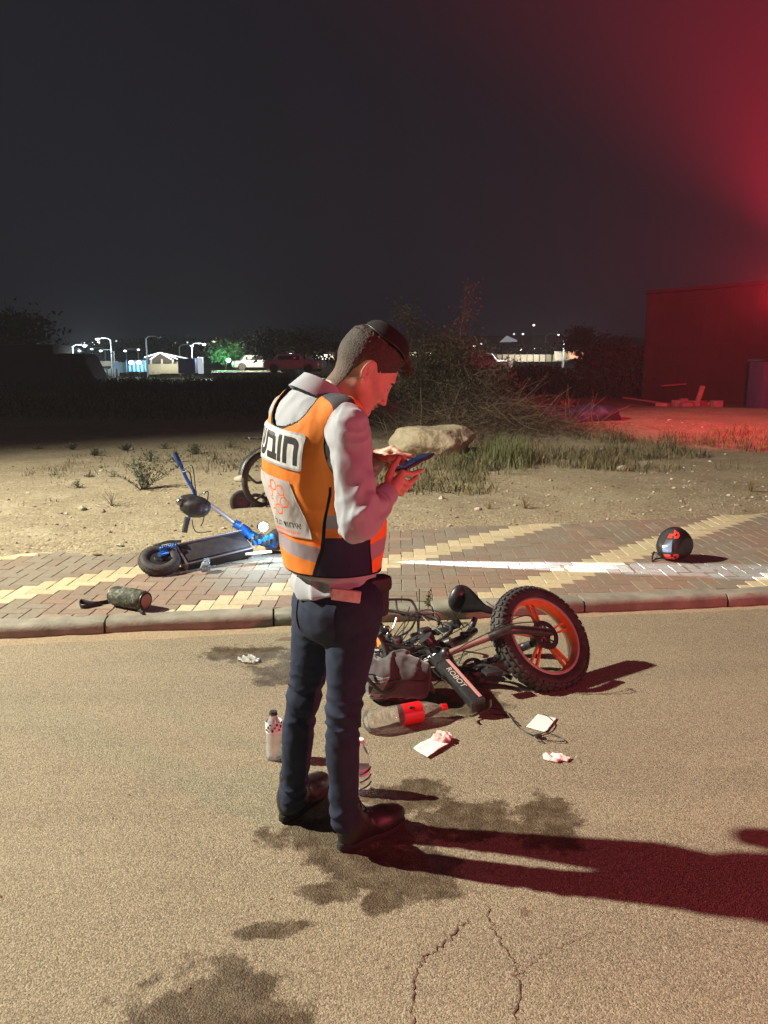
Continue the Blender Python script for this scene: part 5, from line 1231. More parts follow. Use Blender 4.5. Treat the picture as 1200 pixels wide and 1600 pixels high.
# ---------- camouflage speaker with a strap
s0_, s1_ = D(172, 922, 4.66), D(232, 926, 4.52); s0_[2] = s1_[2] = KH + 0.064; axs = nrm(s1_ - s0_); Ls = 0.26
def camo():
    m = mat('camouflage', (0.055, 0.06, 0.035), 0.7, bump=0.5, bscale=500, bdist=0.001); nt = m.node_tree; N = nt.nodes; L = nt.links; p = N['Principled BSDF']
    tc = N.new('ShaderNodeTexCoord'); n = N.new('ShaderNodeTexNoise'); n.inputs['Scale'].default_value = 26; n.inputs['Detail'].default_value = 2.5; L.new(tc.outputs['Object'], n.inputs['Vector'])
    r = N.new('ShaderNodeValToRGB'); r.color_ramp.interpolation = 'CONSTANT'; e = r.color_ramp.elements; e[0].color = (0.02, 0.02, 0.018, 1); e[1].position = 0.46; e[1].color = (0.055, 0.065, 0.035, 1)
    k = e.new(0.56); k.color = (0.16, 0.16, 0.12, 1); k = e.new(0.62); k.color = (0.03, 0.04, 0.022, 1); L.new(n.outputs['Fac'], r.inputs[0]); L.new(r.outputs[0], p.inputs['Base Color']); return m
sp_ = thing('portable_speaker', 'camouflage pattern portable speaker with a black strap lying on the pavement', 'speaker', (s0_ + s1_) / 2 * [1, 1, 0] + [0, 0, KH])
pr = [(0.045, -Ls / 2), (0.052, -Ls / 2 - 0.004), (0.062, -Ls / 2 + 0.02), (0.064, 0), (0.062, Ls / 2 - 0.02), (0.052, Ls / 2 + 0.004), (0.045, Ls / 2)]
mb = MB(); mb.lathe([(0.0, -Ls / 2)] + pr + [(0.0, Ls / 2)], (s0_ + s1_) / 2, axs, seg=40); spb = obj('body', mb, camo(), sp_, smooth='all')
for s in (-1, 1):
    mb = MB(); mb.lathe([(0.0, Ls / 2 + 0.003), (0.036, Ls / 2 + 0.002), (0.042, Ls / 2 + 0.006), (0.0, Ls / 2 + 0.0061)] if s > 0 else [(0.0, -Ls / 2 - 0.003), (0.040, -Ls / 2 - 0.003), (0.0, -Ls / 2 - 0.006)], (s0_ + s1_) / 2, axs, seg=32); obj('bass_cone', mb, mat('cone_tan', (0.30, 0.20, 0.16), 0.5) if s > 0 else M['black'], sp_)
    mb = MB(); mb.lathe([(0.044, s * Ls / 2), (0.055, s * (Ls / 2 + 0.003)), (0.055, s * (Ls / 2 - 0.006)), (0.044, s * (Ls / 2 - 0.004))], (s0_ + s1_) / 2, axs, seg=36, closed=True); obj('end_ring', mb, M['black'], sp_)
mb = MB(); cpl = (s0_ + s1_) / 2 + nrm([0, -0.92, 0.35]) * 0.063; mb.box(cpl - axs * 0.02, (0.045, 0.006, 0.022), np.stack([axs, nrm(np.cross((0, -0.35, -0.92), axs)) * 1.0, np.cross(axs, nrm(np.cross((0, -0.35, -0.92), axs)))], 1), 0.003); obj('logo_plate', mb, M['darkmetal'], sp_)
mb = MB(); mb.tube([D(222, 940, 4.44) * [1, 1, 0] + [0, 0, KH + 0.012], G(200, 944, KH) + [0, 0, 0.02], G(175, 942, KH) + [0, 0, 0.012], G(150, 946, KH) + [0, 0, 0.012], G(127, 945, KH) + [0, 0, 0.02], G(130, 951, KH) + [0, 0, 0.008], G(158, 946, KH) + [0, 0, 0.006]], [0.014, 0.016, 0.013, 0.014, 0.017, 0.016, 0.012], seg=8, smooth=6, flat=0.28, hint=(0, 1, 0)); obj('strap', mb, M['trim'], sp_)

# ---------- electric scooter lying on its side
blue = mat('scooter_blue', (0.02, 0.16, 0.55), 0.35, 0.3, col2=(0.015, 0.10, 0.40), nscale=30, coat=0.4)
scoot = thing('electric_scooter', 'blue and black electric scooter fallen on its side with its headlight glowing', 'scooter', G(330, 885, KH))
Wc = D(249, 873, 5.42); Wc[2] = KH + 0.085
def small_wheel(c, n, R_, w_, parent, hub='black'):
    mb = MB(); prof = [(R_ - w_ * 0.5 + w_ * 0.5 * math.cos(a), w_ * 0.5 * math.sin(a)) for a in np.linspace(0, 2 * math.pi, 16, endpoint=False)]
    mb.lathe(prof, c, n, seg=48, closed=True); Mx = frame(n)
    for k in range(36):
        for s in (-0.28, 0, 0.28):
            a = 2 * math.pi * (k + (0.5 if s == 0 else 0)) / 36; nr = Mx @ nrm(np.array([math.cos(a), math.sin(a), s * 1.6])); p = np.asarray(c) + Mx @ np.array([math.cos(a) * (R_ - 0.002 - abs(s) * w_ * 0.35), math.sin(a) * (R_ - 0.002 - abs(s) * w_ * 0.35), s * w_])
            tn = Mx @ np.array([-math.sin(a), math.cos(a), 0]); mb.box(p, (0.011, w_ * 0.24, 0.006), np.stack([tn, np.cross(nr, tn), nr], 1), 0)
    t = obj('tyre', mb, M['rubber'], parent)
    mb = MB(); mb.lathe([(0.0, w_ * 0.42), (R_ * 0.22, w_ * 0.42), (R_ * 0.26, w_ * 0.30), (R_ * 0.62, w_ * 0.26), (R_ * 0.70, w_ * 0.40), (R_ * 0.72, 0), (R_ * 0.70, -w_ * 0.4), (0, -w_ * 0.4)], c, n, seg=36); obj('hub', mb, M['black'] if hub == 'black' else M['darkmetal'], parent)
small_wheel(Wc, nrm([0.18, -0.42, 0.88]), 0.150, 0.085, scoot, 'metal')
# deck: its black underside faces the camera
a_, b_, c__, d_ = D(281, 848, 5.62), D(386, 824, 5.98), D(387, 862, 5.72), D(287, 886, 5.42)
c__[2] = max(c__[2], KH + 0.02); d_[2] = max(d_[2], KH + 0.02)
dc = (a_ + b_ + c__ + d_) / 4; dx_ = nrm((b_ + c__) - (a_ + d_)); dy_ = nrm((a_ + b_) - (c__ + d_)); dy_ = nrm(dy_ - dx_ * (dy_ @ dx_)); dn = np.cross(dx_, dy_); dn = dn if dn[1] < 0 else -dn
DR = np.stack([dx_, dy_, dn], 1); Ld = np.linalg.norm((b_ + c__) / 2 - (a_ + d_) / 2); Wd = 0.23
mb = MB(); mb.box(dc - dn * 0.045, (Ld, Wd, 0.085), DR, 0.012); deck = obj('deck', mb, M['black'], scoot)
mb = MB(); mb.box(dc + dn * 0.002, (Ld * 0.93, Wd * 0.72, 0.008), DR, 0.003); mb.tube([dc + DR @ np.array([-Ld * 0.48, Wd * 0.43, 0.0]), dc + DR @ np.array([Ld * 0.48, Wd * 0.43, 0.0])], 0.007, seg=8); obj('deck_plate', mb, mat('deck_plate', (0.022, 0.016, 0.018), 0.6, 0.0, col2=(0.035, 0.026, 0.028), nscale=20), deck)
mb = MB(); mb.tube([dc + DR @ np.array([-Ld * 0.5, -Wd * 0.47, 0.004]), dc + DR @ np.array([Ld * 0.5, -Wd * 0.47, 0.004])], 0.006, seg=8); mb.tube([dc + DR @ np.array([-Ld * 0.5, Wd * 0.47, 0.004]), dc + DR @ np.array([Ld * 0.5, Wd * 0.47, 0.004])], 0.006, seg=8); mb.box(dc + DR @ np.array([-Ld * 0.515, 0, -0.03]), (0.02, Wd * 1.02, 0.09), DR, 0.004); obj('rail', mb, mat('deck_rail', (0.26, 0.20, 0.22), 0.4, 0.5), deck)
tb('swing_arm', [dc + DR @ np.array([-Ld * 0.5, 0.04, -0.03]), D(262, 864, 5.48), Wc + nrm([0.18, -0.42, 0.88]) * 0.06], [0.026, 0.022, 0.018], blue, 10, 4, scoot)
tb('swing_arm', [dc + DR @ np.array([-Ld * 0.5, -0.05, -0.03]), D(268, 874, 5.42), Wc + np.array([0.04, 0, 0.02])], [0.02, 0.018, 0.014], M['darkmetal'], 10, 4, scoot)
mb = MB(); sp0, sp1 = D(276, 856, 5.55), D(250, 862, 5.46)
mb.tube([sp0 + (sp1 - sp0) * t + np.array([0, 0.018 * math.cos(t * 50), 0.02 + 0.018 * math.sin(t * 50)]) for t in np.linspace(0, 1, 80)], 0.005, seg=6); obj('spring', mb, blue, scoot)
tb('rear_mudguard', [D(283, 846, 5.6), D(262, 847, 5.58), D(240, 853, 5.52)], [0.03, 0.035, 0.02], M['black'], 10, 5, scoot, flat=0.3)
neck = tb('neck', [D(390, 842, 5.98), D(384, 832, 5.99), D(375, 824, 5.99)], [0.055, 0.05, 0.04], blue, 14, 4, scoot)
tb('neck_clamp', [D(374, 822, 5.99), D(366, 818, 5.98)], [0.036, 0.034], blue, 14, 0, neck)
tb('stem', [D(372, 822, 5.99), D(348, 803, 5.96), D(324, 786, 5.93)], 0.017, mat('stem_silver', (0.42, 0.42, 0.42), 0.35, 0.3), 12, 0, scoot)
tb('fork', [D(392, 838, 5.98), D(412, 846, 5.95), D(432, 852, 5.92)], [0.045, 0.04, 0.03], blue, 12, 4, scoot)
small_wheel(D(440, 850, 6.16), nrm([0.25, -0.75, 0.6]), 0.140, 0.085, scoot)
mb = MB()
for k in range(12): mb.box(D(392 + 3.2 * k, 838 + 10 * ((k * 7) % 5) / 4.0, 5.86), (0.045, 0.03, 0.04), rotz(0.5 * k), 0.008, mat=k % 2)
obj('suspension', mb, [blue, M['darkmetal']], scoot)
mb = MB(); mb.tube([D(384, 866, 5.62), D(405, 864, 5.66), D(424, 862, 5.70)], [0.02, 0.028, 0.02], seg=8, smooth=3, flat=0.4); obj('kickstand', mb, M['white_plastic'], scoot)
hlp = D(410, 823, 5.84)
mb = MB(); mb.lathe([(0.0, -0.05), (0.028, -0.045), (0.038, 0.0), (0.040, 0.012), (0.0, 0.012)], hlp, nrm([0.55, -0.8, 0.12]), seg=24); hl_ = obj('headlight', mb, M['black'], scoot)
mb = MB(); mb.ell(hlp + nrm([0.55, -0.8, 0.12]) * 0.016, (0.034, 0.034, 0.034)); obj('lens', mb, mat('headlight_lens', (0.9, 0.95, 1.0), 0.3, emit=(0.6, 0.85, 1.0), estr=60), hl_)
bm_ = lamp('headlight_beam', 'SPOT', tuple(hlp + np.array([0.10, -0.03, -0.02])), 7500, (0.58, 0.78, 1.0), 0.012, tuple(G(1160, 893, KH)), 20, 0.7); bm_.scale = (0.40, 1, 1)
lamp('headlight_spill', 'POINT', tuple(hlp + np.array([0.05, -0.14, 0.03])), 15, (0.55, 0.8, 1.0), 0.03)
# handlebar, lying across, with the black bag strapped on
tb('handlebar', [D(280, 720, 5.93), D(290, 745, 5.93), D(304, 772, 5.93), D(298, 800, 5.90), D(289, 830, 5.86)], 0.014, blue, 10, 4, scoot)
tb('grip', [D(273, 708, 5.95), D(281, 727, 5.93)], [0.02, 0.021], mat('grip_blue', (0.01, 0.05, 0.16), 0.6, bump=0.6, bscale=200, bdist=0.002), 12, 0, scoot)
tb('grip', [D(293, 808, 5.88), D(288, 832, 5.86)], [0.022, 0.022], M['rubber'], 12, 0, scoot)
tb('brake_lever', [D(284, 738, 5.92), D(296, 738, 5.90), D(300, 758, 5.88), D(303, 770, 5.88)], 0.005, M['black'], 6, 4, scoot)
for pts in ([(285, 735, 5.92), (300, 728, 5.9), (305, 760, 5.88), (308, 778, 5.88)], [(300, 812, 5.86), (303, 826, 5.84), (310, 832, 5.84), (330, 830, 5.84)], [(310, 775, 5.9), (325, 768, 5.9), (322, 790, 5.88), (318, 800, 5.88)], [(306, 776, 5.9), (320, 790, 5.86), (318, 812, 5.84), (314, 822, 5.84)]):
    tb('cable', [D(*p) for p in pts], 0.004, M['black'], 6, 5, scoot)
bgc = D(303, 790, 5.86)
V, Q = nets(lambda P: smin(ellip(P, bgc + [0.02, 0, -0.01], (0.11, 0.09, 0.085)), rbox(P, bgc + [-0.05, 0, 0.02], (0.05, 0.06, 0.06), 0.03), 0.04) - 0.012 * fbm(P, 16, 3), bgc - 0.2, bgc + 0.2, 0.008); mb = MB(); mb.add(V, Q); obj('handlebar_bag', mb, M['black'], scoot, smooth='all')
mb = MB(); mb.ell(D(281, 784, 5.82), (0.03, 0.03, 0.03)); mb.ell(D(320, 771, 5.8), (0.012, 0.012, 0.012)); each('reflector', mb, M['metal'], scoot)

# ---------- second bicycle standing behind the man and a small wheel beside it
bk2 = thing('bicycle', 'dark bicycle with cast wheels parked on the dirt behind the man', 'bicycle', G(410, 806, 0.12))
hd2 = nrm([0.72, 0.70, 0]); A_ = D(417, 761, 7.9); A_[2] = 0.395; B_ = A_ + hd2 * 1.02
def mag_wheel(c, n, R_, w_, parent, ns=5):
    mb = MB(); prof = [(R_ - w_ * 0.5 + w_ * 0.5 * math.cos(a), w_ * 0.5 * math.sin(a)) for a in np.linspace(0, 2 * math.pi, 14, endpoint=False)]; mb.lathe(prof, c, n, seg=56, closed=True); obj('tyre', mb, M['rubber'], parent)
    mb = MB(); rr = R_ - w_ * 0.9; mb.lathe([(rr + 0.01, -0.015), (rr + 0.01, 0.015), (rr - 0.012, 0.012), (rr - 0.012, -0.012)], c, n, seg=48, closed=True); Mx = frame(n)
    for k in range(ns):
        a = 2 * math.pi * k / ns + 0.3; p1 = np.asarray(c) + Mx @ np.array([math.cos(a) * rr, math.sin(a) * rr, 0]); p2 = np.asarray(c) + Mx @ np.array([math.cos(a + 0.5) * rr * 0.5, math.sin(a + 0.5) * rr * 0.5, 0]); mb.tube([c, p2, p1], [0.018, 0.014, 0.012], seg=6, smooth=4)
    obj('rim', mb, M['frame'], parent)
    mb = MB(); mb.lathe([(0, -0.05), (0.04, -0.045), (0.045, 0.045), (0, 0.05)], c, n, seg=18); obj('hub', mb, M['metal'], parent)
n2_ = nrm(np.cross(hd2, (0, 0, 1))); mag_wheel(A_, n2_, 0.305, 0.055, bk2); mag_wheel(B_, nrm(n2_ + [0.3, 0, 0]), 0.305, 0.055, bk2)
U_ = np.array([0, 0, 1.0]); bb = A_ + hd2 * 0.42 - U_ * 0.03; st_ = A_ + hd2 * 0.30 + U_ * 0.42; hd_ = A_ + hd2 * 0.88 + U_ * 0.42
for nm, p, r in (('chain_stay', [A_, bb], 0.012), ('seat_tube', [bb, st_], 0.018), ('top_tube', [st_, hd_], 0.018), ('down_tube', [bb, hd_ - U_ * 0.08], 0.022), ('seat_stay', [A_, st_], 0.011), ('fork', [hd_ - U_ * 0.1, B_], 0.018), ('stem', [hd_ - U_ * 0.1, hd_ + U_ * 0.16], 0.016)): tb(nm, p, r, 'frame', 8, 0, bk2)
tb('handlebar', [hd_ + U_ * 0.2 + n2_ * 0.30 - hd2 * 0.05, hd_ + U_ * 0.17 + n2_ * 0.1, hd_ + U_ * 0.17 - n2_ * 0.1, hd_ + U_ * 0.2 - n2_ * 0.30 - hd2 * 0.05], 0.013, 'frame', 8, 4, bk2)
mb = MB(); mb.ell(st_ + U_ * 0.06, (0.12, 0.07, 0.03)); obj('saddle', mb, M['black'], bk2)
mb = MB(); mb.tube([A_ + hd2 * (0.34 * math.cos(a)) + U_ * (0.34 * math.sin(a)) for a in np.linspace(0.7, 2.9, 12)], 0.028, seg=8, flat=0.2); obj('mudguard', mb, M['black'], bk2)
mb = MB()
for s in (-1, 1): mb.tube([st_ + U_ * 0.0 + n2_ * 0.03 * s, A_ - hd2 * 0.10 + U_ * 0.43 + n2_ * 0.05 * s, A_ - hd2 * 0.22 + U_ * 0.44 + n2_ * 0.05 * s], 0.006, seg=6)
for k in range(5): mb.tube([A_ - hd2 * (0.18 - 0.08 * k) + U_ * 0.435 + n2_ * 0.05, A_ - hd2 * (0.18 - 0.08 * k) + U_ * 0.435 - n2_ * 0.05], 0.005, seg=6)
obj('luggage_rack', mb, M['frame'], bk2)
sc2 = thing('kick_scooter', 'second scooter showing only its small dark wheel beside the parked bicycle', 'scooter', G(376, 806, 0.12))
q_ = D(378, 785, 7.75); small_wheel(q_, nrm([0.35, -0.85, 0.15]), 0.125, 0.05, sc2)
mb = MB(); mb.box(q_ + np.array([0.42, 0.28, -0.02]), (0.5, 0.14, 0.04), rotz(0.6), 0.01); obj('deck', mb, M['black'], sc2)
tb('fork', [q_ + [0, 0.05, 0], q_ + [0.12, 0.10, 0.06], q_ + [0.25, 0.17, 0.0]], 0.02, 'frame', 8, 3, sc2)
# ================================================================== ROUGH GROUND: PLANTS, ROCK, DEBRIS
grs = [mat('grass_dry', (0.22, 0.17, 0.075), 0.85), mat('grass_olive', (0.11, 0.115, 0.045), 0.85), mat('grass_dark', (0.05, 0.05, 0.025), 0.85), mat('grass_bright', (0.13, 0.145, 0.055), 0.8), mat('twig_grey', (0.13, 0.105, 0.075), 0.85)]
def blades(mb, x, y, n, h, sp, mats_, r_, lean=0.5, wd=0.004):
    z = ground_z(x, y) - 0.01
    for _ in range(n):
        a = r_.uniform(0, 6.283); d = sp * math.sqrt(r_.random()); bx, by = x + d * math.cos(a), y + d * math.sin(a); hh = h * r_.uniform(0.45, 1.1); l = r_.normal(0, lean, 2) * hh
        w_ = wd * r_.uniform(0.6, 1.4); c_, s_ = math.cos(a + 1.3) * w_, math.sin(a + 1.3) * w_
        p0 = (bx, by, z); p1 = (bx + l[0] * 0.35, by + l[1] * 0.35, z + hh * 0.6); p2 = (bx + l[0], by + l[1], z + hh)
        mb.add([(p0[0] - c_, p0[1] - s_, p0[2]), (p0[0] + c_, p0[1] + s_, p0[2]), (p1[0] + c_ * .7, p1[1] + s_ * .7, p1[2]), (p1[0] - c_ * .7, p1[1] - s_ * .7, p1[2]), p2], [(0, 1, 2, 3), (3, 2, 4)], int(r_.choice(mats_)))
r5 = np.random.default_rng(55)
def depth(px, py, z=0.12): return G(px, py, z)
# grass belt right of the man (one mass nobody could count)
gb = MB()
for k in range(900):
    px = r5.uniform(690, 1230); t = (px - 690) / 540; py = r5.uniform(693 - 6 * t, 735 + 4 * np.sin(px / 37)); p = depth(px, py)
    if fbm(np.array([p[0], p[1], 1.]), 0.9, 3) < 0.0: continue
    blades(gb, p[0], p[1], 13, r5.uniform(0.08, 0.26) * (1.1 if py < 710 else 0.8), 0.22, [0, 0, 1, 1, 2, 4], r5, 0.35, 0.006)
for k in range(260):
    px = r5.uniform(570, 760); py = r5.uniform(712, 772); p = depth(px, py); blades(gb, p[0], p[1], 12, r5.uniform(0.06, 0.16), 0.2, [1, 1, 2, 0], r5, 0.4, 0.005)
for k in range(70):
    p = depth(r5.normal(790, 18), r5.normal(722, 8)); blades(gb, p[0], p[1], 14, r5.uniform(0.25, 0.42), 0.16, [3, 3, 1], r5, 0.22, 0.006)
for k in range(60):      # darker weedy patch left of the parked bicycle
    p = depth(r5.uniform(305, 400), r5.uniform(700, 742)); blades(gb, p[0], p[1], 10, r5.uniform(0.05, 0.14), 0.22, [1, 2, 4], r5, 0.5, 0.004)
for k in range(140):
    c_ = [(230, 735), (290, 715), (160, 715), (90, 735), (380, 690)][k % 5]; p = depth(c_[0] + r5.normal(0, 26), c_[1] + r5.normal(0, 8)); blades(gb, p[0], p[1], 6, r5.uniform(0.04, 0.13), 0.14, [1, 4, 0], r5, 0.6, 0.004)
for k in range(300):     # scattered low dry wisps over the whole lot
    px = r5.uniform(-40, 1240); py = r5.uniform(690, 790); p = depth(px, py); blades(gb, p[0], p[1], 4, r5.uniform(0.02, 0.07), 0.10, [0, 4, 1], r5, 0.7, 0.004)
obj('grass', gb, grs, kind='stuff', smooth=False, origin=(3, 13, 0))
# dark scrub bank at the back of the lot
sc = MB()
for k in range(5200):
    y = 20.5 + 42 * r5.random() ** 1.7; x = r5.uniform(-0.56, 0.56) * y
    if x > -0.5 and y < 29: continue
    z = ground_z(x, y); blades(sc, x, y, 7, r5.uniform(0.2, 0.5) * (1 + 0.012 * y), 0.7, [2, 2, 4, 1], r5, 0.5, 0.018)
obj('scrub', sc, [grs[0], mat('scrub_olive', (0.016, 0.018, 0.014), 0.95), mat('scrub_dark', (0.010, 0.011, 0.011), 0.95), grs[3], mat('scrub_twig', (0.018, 0.017, 0.015), 0.95)], kind='stuff', smooth=False, origin=(0, 30, 0))
# single weeds on the left of the lot
wpos = [(122, 762, .10), (178, 745, .14), (222, 765, .30), (236, 722, .22), (210, 728, .16), (150, 712, .16), (275, 722, .20), (86, 742, .08), (196, 702, .12), (258, 700, .16), (175, 790, .14), (305, 708, .22), (60, 700, .10), (335, 716, .25), (112, 700, .10), (140, 745, .07), (360, 700, .2)]
wl_ = MB()
wm = [mat('bush_stem', (0.10, 0.10, 0.06), 0.85), mat('bush_leaf', (0.085, 0.11, 0.075), 0.8, col2=(0.12, 0.14, 0.09), nscale=40)]
labs = {0: 'small weed on the dirt just above the pavement, left of the scooter handlebar', 1: 'low weed with thin stems on the dirt left of the largest weed', 5: 'low bushy weed in the upper left of the dirt', 6: 'weed right of the tall grey weed, above the scooter stem', 7: 'tiny weed at the left edge of the dirt', 8: 'small weed high on the dirt above the tall grey weed',
 9: 'small weed high on the dirt, right of the one above the tall grey weed', 10: 'flat sprawling weed nearest the pavement at the left', 11: 'weed high on the dirt above the scooter handlebar', 12: 'tiny weed highest on the dirt at the left edge', 13: 'weed between the scooter handlebar and the parked bicycle', 14: 'tiny weed high on the dirt above the low bushy weed', 15: 'tiniest weed on the dirt between the low bushy weed and the pavement', 16: 'weed on the dirt nearest the parked bicycle', 2: 'largest green-grey weed on the dirt above the scooter', 4: 'green-grey weed on the dirt, left of the scooter handlebar top', 3: 'tall grey weed standing behind the largest weed on the dirt'}
for i, (px, py, h) in enumerate(wpos):
    p = depth(px, py); p[2] = ground_z(p[0], p[1]) - 0.01
    lb = labs.get(i, 'small low weed on the bare dirt left of the parked bicycle')
    obj('weed', sprig('weed', '', p, h * [1.3, 0.8, 1.6, 1.0][i % 4], 12 + int(70 * h) + 5 * (i % 3), None, 100 + i, [0.012, 0.0, 0.02][i % 3] + 0.03 * h, spread=[1.35, 1.5, 1.0][i % 3]), wm, smooth=False, label=lb, cat='weed', group='weeds on the bare dirt')
for i, (px, py, h, lb) in enumerate([(882, 668, .42, 'yellow-green leafy weed standing in front of the blue tarpaulin'), (820, 795, .16, 'dry straw tuft at the edge of the pavement right of the man'), (1172, 770, .22, 'dry straw tuft on the dirt above the helmet, rightmost of the tufts'), (1112, 700, .32, 'dry pale weed in the grass at the right of the lot'), (765, 795, .12, 'low dry tuft beside the straw tuft near the pavement'), (735, 725, .16, 'small green weed in front of the boulder')]):
    p = depth(px, py); p[2] = ground_z(p[0], p[1]) - 0.01
    dry = i in (1, 2, 3, 4)
    obj('weed', sprig('weed', '', p, h, 34 if dry else 22, None, 300 + i, 0.0 if dry else 0.035, spread=0.9), [grs[0] if dry else wm[0], grs[3]], smooth=False, label=lb, cat='weed', group='weeds on the bare dirt')
# boulder
RC = G(676, 706, 0.15); RC[2] = 0.36
def rock(P):
    q = P - RC
    d = ellip(q, (0, 0, 0), (0.80, 0.45, 0.34)); d = smax(d, (q @ nrm([0.55, -0.5, 0.66])) - 0.36, 0.05); d = smax(d, (q @ nrm([-0.7, -0.4, 0.6])) - 0.44, 0.04); d = smax(d, (q @ nrm([0.05, -0.85, 0.4])) - 0.36, 0.03); d = smax(d, q[..., 2] - 0.19, 0.03)
    d = smax(d, (q @ nrm([0.9, -0.3, -0.5])) - 0.52, 0.04)
    return d - 0.07 * fbm(P, 2.6, 5) - 0.02 * (ridge(q[..., 0] * 3 + q[..., 2] * 11 + 4 * fbm(P, 2, 2)) - 0.5)
V, Q = nets(rock, RC - [1.1, 0.8, 0.6], RC + [1.1, 0.8, 0.5], 0.022); mb = MB(); mb.add(V, Q)
obj('boulder', mb, mat('limestone', (0.52, 0.45, 0.31), 0.9, col2=(0.38, 0.32, 0.21), nscale=4, bump=1.0, bscale=14, bdist=0.03), smooth='all', label='pale flat limestone boulder lying in front of the thorny bush', cat='boulder')
# small pale stones one can point to
for i, (px, py, r, lb) in enumerate([(972, 737, .09, 'pale stone on the dirt in front of the grass, right of the bright grass clump'), (747, 796, .04, 'small white stone near the pavement edge right of the man'), (378, 752, .10, 'flat grey stone beside the wheel of the parked bicycle')]):
    p = depth(px, py); p[2] = ground_z(p[0], p[1]) + r * 0.3; V, Q = nets(lambda P: ellip(P, p, (r, r * 0.8, r * 0.5)) - 0.25 * r * fbm(P, 1.2 / r, 3), p - 1.6 * r, p + 1.6 * r, r / 9); mb = MB(); mb.add(V, Q)
    obj('stone', mb, mat('stone_%d' % i, (0.5, 0.45, 0.36), 0.9, col2=(0.36, 0.32, 0.26), nscale=12), smooth='all', label=lb, cat='stone')

# thorny bush behind the boulder, heap of dry brush below it
def bush(name, label, cat, base, H, W, n_limb, seed, leafm, stemm, dens=1.0, droop=0.3, lw=0.03, levels=3):
    r_ = np.random.default_rng(seed); root = thing(name, label, cat, base); tr = MB(); cr = MB(); b_ = np.asarray(base, float)
    def grow(p, d, L, r, lv):
        pts = [p]; q = p.copy(); dd = d.copy(); n = 5
        for k in range(n):
            dd = nrm(dd + r_.normal(0, 0.22, 3) + np.array([0, 0, -droop * 0.25 if lv > 0 else 0.05])); q = q + dd * L / n; q[2] = max(q[2], b_[2] + 0.04); pts.append(q.copy())
        (tr if lv == 0 else cr).tube(pts, [r, r * 0.45], seg=5 if lv < 2 else 3, caps=False, mat=0)
        if lv < levels:
            for k in range(int((5 if lv == 0 else 6) * dens)):
                i = r_.integers(1, len(pts)); a = nrm(dd * 0.5 + r_.normal(0, 0.8, 3) + [0, 0, 0.25]); grow(pts[i].copy(), a, L * r_.uniform(0.4, 0.7), r * 0.45, lv + 1)
        if lv >= levels - 1:
            for k in range(int(15 * dens)):
                i = r_.integers(1, len(pts)); c_ = pts[i] + r_.normal(0, 0.05 + lw, 3); dv_ = nrm(r_.normal(size=3)); sd = nrm(np.cross(dv_, r_.normal(size=3))); l = lw * r_.uniform(0.6, 1.8)
                cr.add([c_, c_ + dv_ * l * 0.5 + sd * l * 0.22, c_ + dv_ * l, c_ + dv_ * l * 0.5 - sd * l * 0.22], [(0, 1, 2, 3)], int(r_.integers(1, 3)))
    for k in range(n_limb):
        a = 2 * math.pi * (k + r_.uniform(-0.3, 0.3)) / n_limb; t = r_.uniform(0.15, 1.0) * W / H * 0.55
        grow(b_ + np.array([math.cos(a), math.sin(a), 0]) * 0.12, nrm([math.cos(a) * t, math.sin(a) * t, 1]), H * r_.uniform(0.5, 0.72), 0.035 * H / 3, 0)
    obj('trunk', tr, stemm, root, smooth='all'); obj('crown', cr, [stemm] + leafm, root, smooth=False); return root
tw = mat('thorn_twig', (0.13, 0.095, 0.06), 0.85); lf = [mat('thorn_leaf', (0.055, 0.050, 0.024), 0.8), mat('thorn_leaf_dry', (0.085, 0.065, 0.034), 0.85)]
p = G(722, 682, 0.3); p[2] = 0.25
bush('thorny_bush', 'tall dark thorny bush with drooping wispy branches behind the boulder', 'bush', (p[0] - 0.1, 16.2, 0.3), 2.35, 2.5, 11, 11, lf, tw, 1.0, 0.55, 0.045)
hp = MB()
for k in range(1500):
    c = np.array([2.0 + r5.normal(0, 1.1), 15.0 + r5.normal(0, 0.6), 0.0]); hgt = 0.75 * math.exp(-((c[0] - 1.9) / 1.5) ** 2); c[2] = ground_z(c[0], c[1]) + r5.uniform(0, hgt)
    d = nrm(r5.normal(size=3) * [1, 1, 0.5]); L_ = r5.uniform(0.25, 0.9); m_ = c + d * L_ / 2 + r5.normal(0, 0.06, 3); e_ = c + d * L_; e_[2] = max(e_[2], 0.12)
    hp.tube(smooth_path([c, m_, e_], 3), [0.006, 0.002], seg=3, caps=False, mat=int(r5.integers(0, 2)))
obj('brush_heap', hp, [tw, mat('dead_twig', (0.20, 0.145, 0.085), 0.85)], smooth='all', label='tangled heap of dry brown brushwood below the thorny bush', cat='brushwood')
# long reeds by the bush
for i, (px, pt, pb, lb) in enumerate([(655, 605, 690, 'single pale dry stalk standing against the thorny bush'), (607, 655, 700, 'leaning dry stalk just right of the chest of the man')]):
    b0_ = D(px, pb, 14.2); t0_ = D(px + (2 if i == 0 else -8), pt, 14.2); mb = MB(); mb.tube([b0_, (b0_ + t0_) / 2 + [0.03, 0, 0], t0_], [0.009, 0.004], seg=5, smooth=4); obj('dry_stalk', mb, grs[0], label=lb, cat='stalk')
